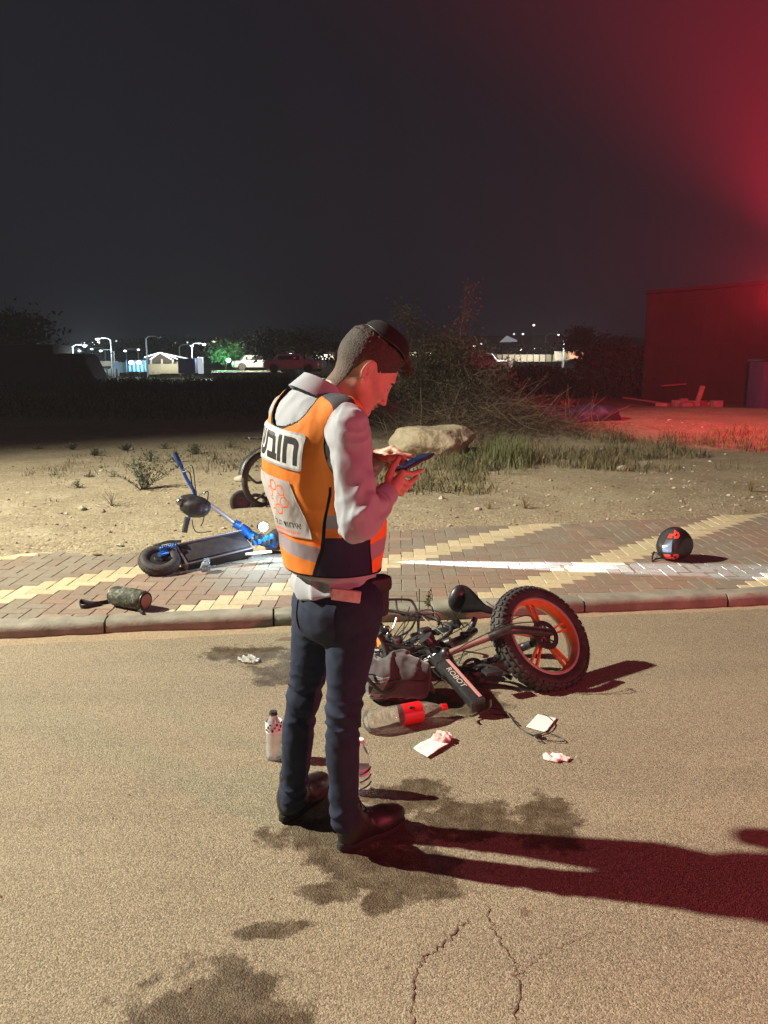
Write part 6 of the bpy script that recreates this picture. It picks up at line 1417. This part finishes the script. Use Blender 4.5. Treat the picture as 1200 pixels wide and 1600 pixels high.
# blue tarpaulin bundle
tc_ = G(880, 662, 0.3); tc_[2] = 0.42
V, Q = nets(lambda P: smax(smin(ellip(P, tc_, (1.25, 0.5, 0.26)), ellip(P, tc_ + [0.7, -0.1, 0.12], (0.5, 0.4, 0.2)), 0.1) - 0.14 * fbm(P, 1.8, 4) - 0.04 * (ridge(P[..., 0] * 5 + P[..., 2] * 9 + 5 * fbm(P, 1.5, 2)) - 0.5), 0.08 - P[..., 2], 0.02), tc_ - [1.8, 1, 0.5], tc_ + [1.8, 1, 0.6], 0.04); mb = MB(); mb.add(V, Q)
obj('tarpaulin', mb, mat('tarp_blue', (0.055, 0.055, 0.13), 0.6, col2=(0.03, 0.028, 0.05), nscale=3), smooth='all', label='crumpled dark blue tarpaulin lying on the lot left of the building', cat='tarpaulin')
# planks and rubble near the building
def plank(a, b, w_, label, m): 
    mb = MB(); d = nrm(b - a); mb.box((a + b) / 2, (np.linalg.norm(b - a), w_, 0.05), frame(d)[:, [2, 0, 1]], 0.01); obj('plank', mb, m, label=label, cat='plank')
wood = mat('old_wood', (0.30, 0.22, 0.16), 0.85, col2=(0.2, 0.15, 0.11), nscale=6)
plank(D(974, 621, 25.5), D(1066, 634, 23.5), 0.10, 'long pale plank lying on the ground in front of the building', wood)
plank(D(1033, 603, 27.0), D(1072, 600, 27.0), 0.08, 'short pale plank leaning higher up against the building wall', wood)
mb = MB(); cp = G(1090, 642, 0.2); 
for k in range(14): mb.box(cp + [r5.normal(0, 0.5), r5.normal(0, 0.3), 0.08 + 0.1 * r5.random()], r5.uniform(0.12, 0.4, 3), rotz(r5.uniform(0, 3)), 0.02)
rbh = obj('rubble_heap', mb, mat('rubble', (0.28, 0.22, 0.19), 0.9, col2=(0.18, 0.14, 0.12), nscale=4), label='heap of broken rubble with a short post at the foot of the building', cat='rubble')
mb = MB(); mb.box(cp + [0.0, 0, 0.35], (0.12, 0.12, 0.75), frame((0.25, 0, 1)), 0.02); obj('post', mb, wood, rbh)

# ================================================================== BUILDINGS AND TOWN
# dark warehouse at the right
def corr_wall(mb, p0, p1, z0, z1, pitch=0.25, dep=0.03):
    d = np.array(p1) - np.array(p0); L_ = np.linalg.norm(d); d = d / L_; n_ = np.array([-d[1], d[0]]); n = int(L_ / pitch * 4); V = []
    for i in range(n + 1):
        o = [0, dep, dep, 0][i % 4]; q = np.array(p0) + d * L_ * i / n + n_ * -o; V += [(q[0], q[1], z0), (q[0], q[1], z1(i / n))]
    mb.add(V, [(2 * i, 2 * i + 2, 2 * i + 3, 2 * i + 1) for i in range(n)])
wh = thing('warehouse', 'dark corrugated warehouse with a sloping roofline at the right of the lot', 'building', (13, 29, 0))
mb = MB(); A1, B1 = (9.5, 28.6), (26, 23.0); z1f = lambda t: 3.95 + 1.0 * t
corr_wall(mb, A1, B1, -0.1, z1f, 0.45, 0.02); corr_wall(mb, (14.8, 42), A1, -0.1, lambda t: 3.95, 0.45, 0.05)
wm_ = mat('corrugated_steel', (0.042, 0.03, 0.034), 0.85, 0.0, col2=(0.03, 0.022, 0.025), nscale=0.8)
obj('wall', mb, wm_, wh, smooth=False)
mb = MB(); mb.add([(9.3, 28.3, 3.97), (26.2, 22.6, 5.0), (30, 36, 4.9), (14.8, 42.3, 3.9), (9.3, 28.3, 4.07), (26.2, 22.6, 5.1), (30, 36, 5.0), (14.8, 42.3, 4.0)], [(0, 1, 2, 3), (7, 6, 5, 4), (0, 4, 5, 1), (1, 5, 6, 2), (2, 6, 7, 3), (3, 7, 4, 0)]); obj('roof', mb, wm_, wh, smooth=False)
mb = MB(); 
for t, z in ((0.0, 2.2),): 
    d = nrm([16.5, -5.6, 0]); mb.box(np.array([17.75, 25.8, z]) + np.array([-0.32, -0.95, 0]) * 0.12, (17.2, 0.08, 0.12), np.stack([d, np.array([-d[1], d[0], 0]), np.array([0, 0, 1.0])], 1), 0.01)
obj('girt', mb, wm_, wh)
mb = MB(); d = nrm([16.5, -5.6, 0]); DR_ = np.stack([d, np.array([-d[1], d[0], 0]), np.array([0, 0, 1.0])], 1)
mb.box(np.array([9.5, 28.6, 1.5]) + d * 6.3 + DR_[:, 1] * -0.12, (3.0, 0.08, 3.0), DR_, 0.01); 
for k in range(9): mb.box(np.array([9.5, 28.6, 0.25 + 0.33 * k]) + d * 6.3 + DR_[:, 1] * -0.17, (2.9, 0.03, 0.05), DR_, 0)
obj('roller_door', mb, mat('door_red', (0.10, 0.055, 0.055), 0.8), wh)
# low dark hedge left of it
def hedge(name, label, x0, x1, y, h, seed, m, dep=2.2, cat='hedge', n=2600, lw=0.16):
    r_ = np.random.default_rng(seed); root = thing(name, label, cat, ((x0 + x1) / 2, y, 0)); tr = MB(); cr = MB()
    for k in range(max(2, int((x1 - x0) / 1.2))): x = x0 + (x1 - x0) * (k + 0.5) / max(2, int((x1 - x0) / 1.2)); tr.tube([(x, y, 0), (x + r_.normal(0, .1), y, h * 0.6)], [0.07, 0.03], seg=6)
    for k in range(n):
        x = r_.uniform(x0, x1); hh = h * (1 + 0.35 * fbm(np.array([x, seed, 0.]), 0.45, 3)); e = min(1, (x - x0) / 0.8, (x1 - x) / 0.8); hh *= 0.5 + 0.5 * math.sqrt(max(0, e)); c = np.array([x, y + r_.normal(0, dep / 3), hh * r_.random() ** 0.6])
        dv_ = nrm(r_.normal(size=3)); sd = nrm(np.cross(dv_, r_.normal(size=3))); l = lw * r_.uniform(0.5, 1.6)
        cr.add([c, c + dv_ * l * .5 + sd * l * .3, c + dv_ * l, c + dv_ * l * .5 - sd * l * .3], [(0, 1, 2, 3)], int(r_.integers(0, len(m))))
    obj('trunk', tr, tw, root); obj('crown', cr, m, root, smooth=False); return root
dkl = [mat('leaf_dark', (0.020, 0.022, 0.014), 0.9), mat('leaf_dark_b', (0.032, 0.032, 0.02), 0.9)]
hedge('hedge', 'dark hedge standing left of the warehouse', 7.6, 11.2, 30.5, 2.55, 4, dkl, n=4200)
hedge('hedge', 'low dark hedge on the lot between the thorny bush and the warehouse hedge', 3.4, 8.2, 34, 1.2, 6, dkl, n=3000, dep=3)
# blue box at the right edge
mb = MB(); bp_ = D(1192, 607, 23.6); mb.box((bp_[0] + 0.15, bp_[1], 0.82), (0.85, 0.8, 1.55), rotz(0.1), 0.04); bx = obj('water_tank', mb, mat('tank_blue', (0.08, 0.07, 0.17), 0.7, col2=(0.06, 0.055, 0.13), nscale=3), label='upright blue-violet box standing at the right edge in front of the warehouse', cat='container')
mb = MB(); mb.box((bp_[0] + 0.15, bp_[1], 1.63), (0.95, 0.9, 0.08), rotz(0.1), 0.02); obj('lid', mb, M['darkmetal'], bx)
# parked truck, unlit, at the left
tk = thing('truck', 'dark unlit box truck parked at the left side of the lot', 'truck', (-17.2, 41, 0)); dkp = mat('truck_dark', (0.022, 0.024, 0.028), 0.5, col2=(0.03, 0.03, 0.034), nscale=1.5)
mb = MB(); mb.box((-19.6, 41, 1.45), (5.6, 2.3, 2.0), None, 0.05); obj('cargo_box', mb, dkp, tk)
V, Q = nets(lambda P: smax(rbox(P, (-15.75, 41, 1.15), (0.95, 1.1, 0.85), 0.18), (P[..., 0] + 15.05) + 0.45 * (P[..., 2] - 1.2), 0.1), (-17, 39.7, 0.1), (-14.5, 42.3, 2.3), 0.07); mb = MB(); mb.add(V, Q); cb_ = obj('cab', mb, dkp, tk, smooth='all')
mb = MB(); mb.box((-15.55, 39.875, 1.5), (0.8, 0.03, 0.5), None, 0.01); obj('window', mb, mat('cab_glass', (0.02, 0.025, 0.03), 0.1), cb_)
for x in (-21.3, -20.2, -15.6):
    mb = MB(); mb.lathe([(0, -0.15), (0.30, -0.15), (0.46, -0.13), (0.48, 0), (0.46, 0.13), (0, 0.15)], (x, 40.0, 0.46), (0, 1, 0), seg=24); obj('wheel', mb, M['rubber'], tk)
# street lamps of the town: real lamps, each with its own glow
def street_lamp(px, ptop, Y, label, col=(0.8, 0.92, 1.0), es=12.0, arm=-1, double=False, lp=0, pole_l=0.0, group='street lamps of the far town', hs=1.0):
    top = D(px, ptop, Y); x, z = top[0], top[2]; r = thing('street_lamp', label, 'street lamp', (x, Y, 0), group); k = Y / 80
    pm3 = mat('pole_%d' % int(px * 7 + ptop), (0.35, 0.37, 0.38), 0.5)
    mb = MB(); mb.tube([(x, Y, -0.1), (x, Y, z)], [0.10 * k, 0.06 * k], seg=8); obj('pole', mb, pm3, r)
    for sd in ((-1, 1) if double else (arm,)):
        mb = MB(); mb.tube([(x, Y, z - 0.1 * k), (x + sd * 0.35 * k, Y, z + 0.15 * k), (x + sd * 1.1 * k, Y, z + 0.16 * k)], 0.045 * k, seg=6, smooth=4); a = obj('arm', mb, pm3, r)
        mb = MB(); mb.box((x + sd * 1.3 * k, Y, z + 0.12 * k), (0.5 * k * hs, 0.26 * k, 0.10 * k * hs), None, 0.03); mb2 = obj('lamp_head', mb, M['darkmetal'], a)
        mb = MB(); mb.ell((x + sd * 1.3 * k, Y - 0.12 * k, z + 0.04 * k), (0.15 * k * hs, 0.12 * k, 0.08 * k * hs)); obj('lens', mb, mat('lamp_glow_%d_%d' % (int(px), sd), col, 0.5, emit=col, estr=es), mb2)
    if lp: lamp('street_lamp_light', 'POINT', (x + arm * 1.3 * k, Y - 0.6, z - 0.4 * k), lp, col, 0.2)
W_ = (0.75, 0.92, 1.0); WW = (1.0, 0.80, 0.5)
street_lamp(113, 541, 75, 'bright double-bend street lamp just right of the dark truck', W_, 11, 1, lp=1100, hs=1.3)
street_lamp(105, 549, 82, 'small street lamp left of the bright lamp beside the truck', W_, 8, 1)
street_lamp(124, 545, 90, 'dim street lamp close behind the bright lamp by the truck', W_, 5, -1)
street_lamp(173, 531, 62, 'tallest street lamp of the town, left of the blue-lit fence', W_, 10, -1, lp=800, hs=1.2)
street_lamp(164, 546, 92, 'dim street lamp left of the tallest lamp', W_, 5, -1)
street_lamp(178, 549, 78, 'street lamp right behind the tallest lamp', W_, 9, -1)
street_lamp(197, 547, 95, 'dim street lamp between the tallest lamp and the shelter', W_, 4, 1)
street_lamp(216, 549, 88, 'street lamp with a curved arm above the blue-lit fence', W_, 9, -1)
street_lamp(280, 541, 84, 'white street lamp behind the right side of the shelter', W_, 14, 1)
street_lamp(299, 539, 66, 'tall street lamp right of the shelter beside the container', W_, 16, 1, lp=700)
street_lamp(228, 528, 64, 'unlit tall mast behind the shelter roof', (0.1, 0.1, 0.1), 0.0, 1)
street_lamp(373, 536, 85, 'unlit street lamp right of the green-lit tree', (0.15, 0.15, 0.15), 0.05, 1)
street_lamp(466, 537, 80, 'slim street lamp left of the lit shop front', W_, 6, -1, hs=0.6)
street_lamp(881, 531, 70, 'bright curved street lamp above the long lit wall at the right', (0.95, 0.95, 1.0), 14, 1, lp=700)
street_lamp(853, 524, 120, 'far dim street lamp above the long lit wall', (0.95, 0.85, 0.8), 4, 1)
street_lamp(793, 547, 90, 'small lamp beside the parked cars at the left end of the long wall', (1, .9, .8), 6, 1)
far = [(133, 536, 300), (158, 541, 260), (182, 533, 300), (98, 540, 280), (271, 540, 320), (275, 536, 330), (293, 535, 300), (335, 534, 240, 3), (386, 534, 240, 3), (447, 537, 300), (834, 508, 400), (803, 522, 330), (817, 522, 330), (741, 541, 260), (752, 537, 260), (835, 545, 260), (155, 535, 330), (60, 538, 250), (43, 522, 250)]
for i, f_ in enumerate(far):
    px, py, Y = f_[:3]; p = D(px, py, Y * 0.55); Yf = p[1]; r = thing('distant_lamp', 'tiny distant lamp on the dark hillside above the town', 'street lamp', (p[0], Yf, 0), 'distant lamps on the hillside')
    mb = MB(); mb.tube([(p[0], Yf, -0.1), (p[0], Yf, p[2])], 0.08, seg=5); obj('pole', mb, M['darkmetal'], r)
    s = Yf * 0.0014; mb = MB(); mb.ell(p + [0, -0.1, 0], (s * (f_[3] if len(f_) > 3 else 1), s, s * 0.8), u=8, v=6); obj('lens', mb, mat('far_glow_%d' % i, W_, 0.5, emit=[W_, (1, .85, .65), (0.9, 0.95, 1)][i % 3], estr=[2.5, 5, 1.2][i % 3]), r)
# shelter with light strings on the gable
sh = thing('shelter', 'open shelter with a peaked roof outlined by strings of lights', 'shelter', (D(258, 580, 70)[0], 70, 0))
def at(px, py, Y): return D(px, py, Y)
mb = MB(); ap = at(250, 551, 70); e1, e2 = at(232, 562, 70), at(270, 562, 70); far_ = np.array([3.0, 5, 0.0])
mb.add([e1, ap, e2, e1 + [0, 0, -0.3], e2 + [0, 0, -0.3]], [(0, 1, 2), (0, 2, 4, 3)]); mb.add([ap, e2, at(292, 561, 74), at(262, 551.5, 74)], [(0, 1, 2, 3)]); mb.add([ap, e1, at(224, 560, 75), at(247, 552, 75)], [(0, 1, 2, 3)]); obj('roof', mb, mat('shelter_roof', (0.16, 0.12, 0.09), 0.8), sh, smooth=False)
mb = MB()
for a, b in (((250, 551, 69.8), (234, 562, 69.8)), ((250, 551, 69.8), (268, 561.5, 69.8)), ((250, 551, 69.8), (294, 560.5, 73)), ((250, 551, 70.5), (226, 558, 72)), ((252, 551, 70), (280, 562, 70))): mb.tube([at(*a), at(*b)], 0.055, seg=5)
obj('light_string', mb, mat('string_glow', (1, 1, 1), 0.5, emit=(0.9, 0.95, 1.0), estr=1.3), sh)
mb = MB(); mb.box(at(262, 576, 69.5), (2.9, 0.2, 0.85)); mb.box(at(241, 577, 69.4), (1.1, 0.2, 0.9)); mb.box(at(278, 574, 70.5), (1.4, 0.2, 1.0)); obj('wall', mb, mat('shelter_wall', (0.55, 0.50, 0.36), 0.8, emit=(0.8, 0.78, 0.5), estr=0.0), sh, smooth=False)
mb = MB()
for px in (236, 253, 270, 280): mb.tube([at(px, 582, 69.6), at(px, 561, 69.6)], 0.09, seg=6)
obj('post', mb, M['white_plastic'], sh)
lamp('shelter_light', 'POINT', tuple(at(258, 563, 67.5)), 150, (1.0, 0.95, 0.75), 0.3)
# fences, containers, walls
def panel(name, label, cat, px0, px1, pt, pb_, Y, col, dep=0.15, col2=None, em=None, rows=0, posts=0):
    a, b = at(px0, pb_, Y), at(px1, pt, Y); mb = MB(); mb.box(((a[0] + b[0]) / 2, Y, (max(a[2], -0.05) + b[2]) / 2), (b[0] - a[0], dep, b[2] - max(a[2], -0.05)), None, 0.02)
    m = mat(label[:20].replace(' ', '_'), col, 0.7, col2=col2 or tuple(c * 0.75 for c in col), nscale=0.8)
    o = obj(name, mb, m, smooth=False, label=label, cat=cat)
    if posts:
        for k in range(posts):
            x = a[0] + (b[0] - a[0]) * (k + 0.5) / posts; mb = MB(); mb.box((x, Y - dep / 2 - 0.04, (max(a[2], -0.05) + b[2]) / 2), (0.10, 0.07, b[2] - max(a[2], -0.05) + 0.1)); obj('post', mb, M['darkmetal'], o, smooth=False)
    return o
panel('fence', 'blue-lit mesh fence between the tallest lamp and the shelter', 'fence', 198, 228, 563, 581, 72, (0.35, 0.5, 0.62), posts=5)
lamp('fence_light', 'POINT', tuple(at(206, 566, 70.5)), 170, (0.35, 0.75, 1.0), 0.2); lamp('fence_light', 'POINT', tuple(at(217, 566, 70.5)), 170, (0.35, 0.75, 1.0), 0.2)
for i, px in enumerate((205, 217)):
    r = thing('floodlight', 'small white floodlight on the blue-lit fence, %s of the two' % ('left' if i == 0 else 'right'), 'floodlight', at(px, 566, 71.6)); mb = MB(); mb.ell(at(px, 566.5, 71.5), (0.24, 0.12, 0.17)); obj('lens', mb, mat('flood_%d' % i, W_, 0.5, emit=(0.7, 0.9, 1.0), estr=10), r)
    mb = MB(); mb.box(at(px, 566, 71.8), (0.5, 0.15, 0.3)); obj('housing', mb, M['darkmetal'], r)
panel('container', 'pale blue-grey site container left of the blue-lit fence', 'container', 184, 197, 566, 582, 74, (0.35, 0.40, 0.5), 2.4)
panel('wall', 'long low cream wall behind the tallest lamp', 'wall', 152, 185, 564, 583, 80, (0.42, 0.38, 0.28), 0.3)
panel('fence', 'green-grey mesh fence right of the truck with pale stones at its foot', 'fence', 121, 186, 577, 588, 64, (0.18, 0.24, 0.22), 0.1, posts=9)
mb = MB()
for k in range(60): mb.add(IV * r5.uniform(0.1, 0.28) + (at(r5.uniform(122, 150), 588, 58) * [1, 0, 0] + [0, 58 + r5.normal(0, .5), r5.uniform(0, .6)]), IF)
obj('stone_heap', mb, mat('pale_stone', (0.55, 0.5, 0.36), 0.9), smooth=False, label='heap of pale stones lit beside the dark truck', cat='stones')
panel('container', 'dark blue container right of the shelter', 'container', 284, 309, 560, 583, 66, (0.035, 0.04, 0.09), 2.2)
mb = MB(); mb.box(at(313.5, 571, 65), (0.42, 0.3, 1.35), None, 0.05); obj('lit_post', mb, mat('post_white', (0.7, 0.75, 0.78), 0.6, emit=(0.8, 0.9, 1), estr=0.5), label='bright white lit post right of the dark blue container', cat='post')
for i, (px, w__, hh, lb) in enumerate([(135, 9, 12, 'small pale cabin behind the fence, nearest the truck'), (145, 7, 9, 'pale tent-like kiosk right of the cabin nearest the truck'), (160, 12, 8, 'low cream shed behind the green-grey fence')]):
    o = panel('cabin', lb, 'cabin', px - w__ / 2, px + w__ / 2, 583 - hh, 584, 70 + 2 * i, (0.45, 0.45, 0.36), 2.0)
    a = at(px, 583 - hh, 70 + 2 * i); mb = MB(); s = w__ / 1200 * 71; mb.box((a[0], a[1], a[2] + 0.09), (s * 1.15, 2.4, 0.16), None, 0.03); obj('roof', mb, M['darkmetal'], o)
# floodlit ground strip with cars in the middle
def car(px, py, Y, col, label, rz=0.0):
    p = at(px, py, Y); p[2] = 0.72; root = thing('parked_car', label, 'car', p, 'cars parked by the far town'); Rz = rotz(rz); cm = mat('car_%d' % int(px), col, 0.3, coat=0.6)
    def f(P):
        q = (P - p) @ Rz; q = q / 1.0
        d = rbox(q, (0, 0, 0.62), (2.1, 0.86, 0.34), 0.22); c_ = smax(rbox(q, (-0.15, 0, 1.1), (1.35, 0.74, 0.36), 0.2), (np.abs(q[..., 0] + 0.15) + 0.8 * (q[..., 2] - 0.9)) - 1.25, 0.05); d = smin(d, c_, 0.06)
        for x in (-1.3, 1.3): d = smax(d, -(np.maximum(np.sqrt((q[..., 0] - x) ** 2 + (q[..., 2] - 0.33) ** 2) - 0.38, np.abs(np.abs(q[..., 1]) - 0.8) - 0.3)), 0.01)
        return d
    V, Q = nets(f, p + [-2.6, -2.6, 0.1], p + [2.6, 2.6, 1.7], 0.09); mb = MB(); mb.add(V, Q); b = obj('body', mb, cm, root, smooth='all')
    for x in (-1.3, 1.3):
        for y in (-0.78, 0.78): mb = MB(); mb.lathe([(0, -0.1), (0.2, -0.11), (0.32, -0.09), (0.33, 0.09), (0, 0.1)], p + Rz @ np.array([x, y, 0.33]), Rz @ np.array([0, 1.0, 0]), seg=18); obj('wheel', mb, M['rubber'], root)
    for s in (-1, 1): mb = MB(); mb.box(p + Rz @ np.array([-0.15, s * 0.735, 1.14]), (1.6, 0.03, 0.30), Rz, 0.01); obj('window', mb, mat('car_glass', (0.02, 0.02, 0.025), 0.08), root)
    for s in (-1, 1): mb = MB(); mb.ell(p + Rz @ np.array([2.06, s * 0.6, 0.68]), (0.06, 0.15, 0.09), Rz); obj('headlight', mb, M['white_plastic'], root)
car(398, 580, 75, (0.5, 0.5, 0.48), 'grey-white car parked left of the far trees', 0.3); car(455, 578, 60, (0.7, 0.72, 0.75), 'white car parked nearest, in front of the far trees', 0.1); car(470, 577, 66, (0.55, 0.57, 0.6), 'silver car parked behind the nearest white car', -0.2)
car(752, 577, 62, (0.75, 0.76, 0.78), 'white car parked behind the branches of the thorny bush', 0.2); car(763, 576, 70, (0.6, 0.6, 0.62), 'pale car parked at the left end of the long lit wall', -0.1)
lamp('yard_light', 'POINT', tuple(at(395, 556, 72)), 800, (1, 0.95, 0.75), 0.3); lamp('yard_light', 'POINT', tuple(at(455, 556, 60)), 420, (0.95, 0.97, 1), 0.3); lamp('yard_light', 'POINT', tuple(at(775, 553, 62)), 500, (1.0, 0.95, 0.85), 0.3); lamp('yard_light', 'POINT', tuple(at(840, 553, 72)), 700, (1.0, 0.95, 0.8), 0.3)
yd = MB(); 
for (a, b, Y0, Y1) in ((330, 445, 62, 84), (735, 800, 60, 70)):
    c0, c1, c2, c3 = at(a, 585, Y0), at(b, 585, Y0), at(b, 580, Y1), at(a, 580, Y1); yd.add([(q[0], q[1], 0.72) for q in (c0, c1, c2, c3)], [(0, 1, 2, 3)])
obj('yard', yd, mat('yard_sand', (0.42, 0.38, 0.26), 0.95, col2=(0.3, 0.27, 0.2), nscale=0.6), kind='structure', smooth=False)
# green floodlit tree and other trees
def tree(px, py, Y, H, W, label, leafm, seed, n=2200, lw=0.35, name='tree'):
    b = at(px, py, Y); b[2] = 0; r_ = np.random.default_rng(seed); root = thing(name, label, 'tree', b); tr = MB(); cr = MB(); tips = []
    tr.tube([b, b + [r_.normal(0, .1), 0, H * 0.3], b + [r_.normal(0, .3), 0, H * 0.55]], [H * 0.03, H * 0.02, H * 0.012], seg=7, smooth=3)
    for k in range(9):
        a = r_.uniform(0, 6.28); t = b + np.array([0, 0, H * r_.uniform(0.25, 0.5)]); e = b + np.array([math.cos(a) * W * 0.5 * r_.uniform(0.4, 0.85), math.sin(a) * W * 0.5 * r_.uniform(0.4, 0.85), H * r_.uniform(0.5, 0.92)]); tr.tube([t, (t + e) / 2 + [0, 0, H * .04], e], [H * 0.014, H * 0.005], seg=5, smooth=3); tips.append(e)
    for k in range(n):
        e = tips[r_.integers(0, len(tips))]; c = e + r_.normal(0, 1, 3) * [W * 0.13, W * 0.13, H * 0.075]; dv_ = nrm(r_.normal(size=3)); sd = nrm(np.cross(dv_, r_.normal(size=3))); l = lw * r_.uniform(0.5, 1.4)
        cr.add([c, c + dv_ * l * .5 + sd * l * .3, c + dv_ * l, c + dv_ * l * .5 - sd * l * .3], [(0, 1, 2, 3)], int(r_.integers(0, len(leafm))))
    obj('trunk', tr, tw, root, smooth='all'); obj('crown', cr, leafm, root, smooth=False)
gl = [mat('leaf_green', (0.10, 0.22, 0.09), 0.8), mat('leaf_green_b', (0.07, 0.16, 0.06), 0.8)]
tree(353, 582, 78, 3.6, 3.2, 'small tree floodlit bright green in the town', gl, 21, 1500, 0.3)
lamp('green_floodlight', 'POINT', tuple(at(352, 566, 75.0)), 350, (0.25, 1.0, 0.55), 0.2)
r = thing('floodlight', 'white floodlight at the foot of the green-lit tree', 'floodlight', at(357, 563, 75)); mb = MB(); mb.ell(at(357, 563, 74.8), (0.22, 0.12, 0.2)); obj('lens', mb, mat('flood_g', W_, 0.5, emit=(0.8, 1.0, 0.95), estr=7), r)
for i, (px, Y, H, W, lb, n) in enumerate([(22, 46, 5.2, 5.0, 'dark tree above the truck at the left edge', 2200), (60, 95, 4.6, 7, 'dark tree just right of the truck top', 1500), (245, 105, 4.7, 9, 'broad dark tree behind the shelter', 1800), (318, 95, 4.2, 8, 'dim greenish tree right of the shelter', 1600), (372, 100, 5.0, 6, 'dark tree right of the green-lit tree', 1400), (428, 68, 3.8, 4.2, 'dark tree left of the cars and lit by the yard lamp', 1700), (447, 64, 4.0, 4.6, 'dark tree with bare lower trunk beside the nearest white car', 1700), (500, 72, 3.5, 6, 'dark tree in front of the lit shop', 1500), (520, 98, 5.8, 11, 'tall dark tree mass behind the head of the man', 2200), (620, 90, 5.2, 10, 'dark tree behind the forehead of the man', 2000), (855, 96, 3.5, 9, 'dark bushy tree behind the long lit wall', 1700), (805, 90, 3.3, 9, 'dark tree behind the parked cars at the right', 1500), (925, 60, 4.0, 4.5, 'round dark tree left of the warehouse top', 1900), (190, 110, 4.3, 10, 'low dark tree behind the blue-lit fence', 1500)]):
    tree(px, 584, Y, H, W, lb, dkl, 40 + i, int(n * 1.5), 0.26)
# lit shop front
sp = thing('shop_building', 'low building with orange and white lit windows left of the head of the man', 'building', at(500, 580, 90)); Y = 90
mb = MB(); a, b = at(460, 583, Y), at(532, 551, Y); mb.box(((a[0] + b[0]) / 2, Y + 3, 1.45), (b[0] - a[0], 6, 2.9)); obj('wall', mb, mat('shop_wall', (0.12, 0.10, 0.08), 0.85), sp, smooth=False)
for i, (p0, p1, t0, t1, c, s) in enumerate([(467, 475, 553, 560, (1, .50, .12), 1.4), (476, 482, 553, 560, (1, .42, .08), 0.9), (485, 499, 554, 561, (1, .93, .8), 2.6), (501, 513, 554, 561.5, (1, .95, .85), 3.4), (514, 522, 554, 562, (1, .8, .6), 2.2)]):
    a, b = at(p0, t1, Y - 0.1), at(p1, t0, Y - 0.1); mb = MB(); mb.box(((a[0] + b[0]) / 2, Y - 0.05, (a[2] + b[2]) / 2), (b[0] - a[0], 0.06, b[2] - a[2]), None, 0.01); obj('window', mb, mat('shop_glow_%d' % i, c, 0.5, emit=c, estr=s), sp, smooth=False)
mb = MB(); mb.box((at(496, 552, Y)[0], Y - 0.6, at(496, 552.0, Y)[2] + 0.12), (5.2, 1.6, 0.14)); obj('awning', mb, M['darkmetal'], sp, smooth=False)
sp = thing('house', 'house with two small lit windows seen through the thorny bush', 'building', at(655, 580, 88)); Y = 88
mb = MB(); a, b = at(636, 583, Y), at(690, 548, Y); mb.box(((a[0] + b[0]) / 2, Y + 3, 1.3), (b[0] - a[0], 6, 2.7)); obj('wall', mb, mat('house_wall', (0.12, 0.10, 0.08), 0.85), sp, smooth=False)
for i, (p0, p1, t0, t1) in enumerate([(640, 652, 550, 557), (665, 674, 550, 558)]):
    a, b = at(p0, t1, Y), at(p1, t0, Y); mb = MB(); mb.box(((a[0] + b[0]) / 2, Y - 0.05, (a[2] + b[2]) / 2), (b[0] - a[0], 0.06, b[2] - a[2]), None, 0.01); obj('window', mb, mat('house_glow_%d' % i, (1, .9, .7), 0.5, emit=(1, .88, .65), estr=2.4), sp, smooth=False)
# long lit wall at right, tent, orange-lit stand
panel('wall', 'long cream wall lit by lamps right of the parked cars', 'wall', 770, 886, 554, 565, 76, (0.60, 0.56, 0.42), 0.3, posts=12)
panel('wall', 'taller cream wall section under the bright curved lamp', 'wall', 866, 890, 549, 563, 74, (0.45, 0.42, 0.33), 0.3)
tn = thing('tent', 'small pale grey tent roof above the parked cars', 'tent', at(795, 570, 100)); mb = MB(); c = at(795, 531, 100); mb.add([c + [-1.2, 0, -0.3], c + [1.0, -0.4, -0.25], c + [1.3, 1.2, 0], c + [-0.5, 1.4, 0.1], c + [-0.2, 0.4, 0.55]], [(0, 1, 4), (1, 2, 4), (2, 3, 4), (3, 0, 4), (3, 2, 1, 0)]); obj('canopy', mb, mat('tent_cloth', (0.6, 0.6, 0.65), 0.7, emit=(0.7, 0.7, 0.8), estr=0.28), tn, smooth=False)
mb = MB(); 
for dx, dy in ((-1.1, 0), (0.95, -0.3), (1.2, 1.1), (-0.5, 1.3)): mb.tube([c + [dx, dy, -0.28], (c[0] + dx, c[1] + dy, 0)], 0.05, seg=6)
obj('post', mb, M['darkmetal'], tn)
st = thing('food_stand', 'small stand with orange lights at the right end of the long wall', 'stand', at(900, 572, 72)); mb = MB(); mb.box(at(901, 552, 72), (1.5, 1.0, 1.0), None, 0.02); obj('booth', mb, mat('booth_brown', (0.25, 0.14, 0.09), 0.8), st, smooth=False); mb = MB(); mb.ell(at(899, 547, 71.4), (0.16, 0.1, 0.16)); mb.box(at(905, 545, 71.4), (0.9, 0.05, 0.07)); obj('lamp_bulb', mb, mat('orange_glow', (1, .5, .3), 0.5, emit=(1, .5, .28), estr=3.0), st)
lamp('stand_light', 'POINT', tuple(at(899, 551, 70.8)), 140, (1.0, 0.5, 0.3), 0.2)
# ------------------------------------------------------------------ night haze: one even box of air
hz = MB(); hz.box((0, 110, 11.5), (420, 260, 26))
hm_ = bpy.data.materials.new('haze_air'); hm_.use_nodes = True; nt = hm_.node_tree; nt.nodes.remove(nt.nodes['Principled BSDF'])
pv = nt.nodes.new('ShaderNodeVolumePrincipled'); pv.inputs['Color'].default_value = (0.9, 0.9, 0.92, 1); pv.inputs['Density'].default_value = 0.0011; pv.inputs['Anisotropy'].default_value = 0.0
nt.links.new(pv.outputs[0], nt.nodes['Material Output'].inputs['Volume'])
obj('haze', hz, hm_, kind='stuff', smooth=False)
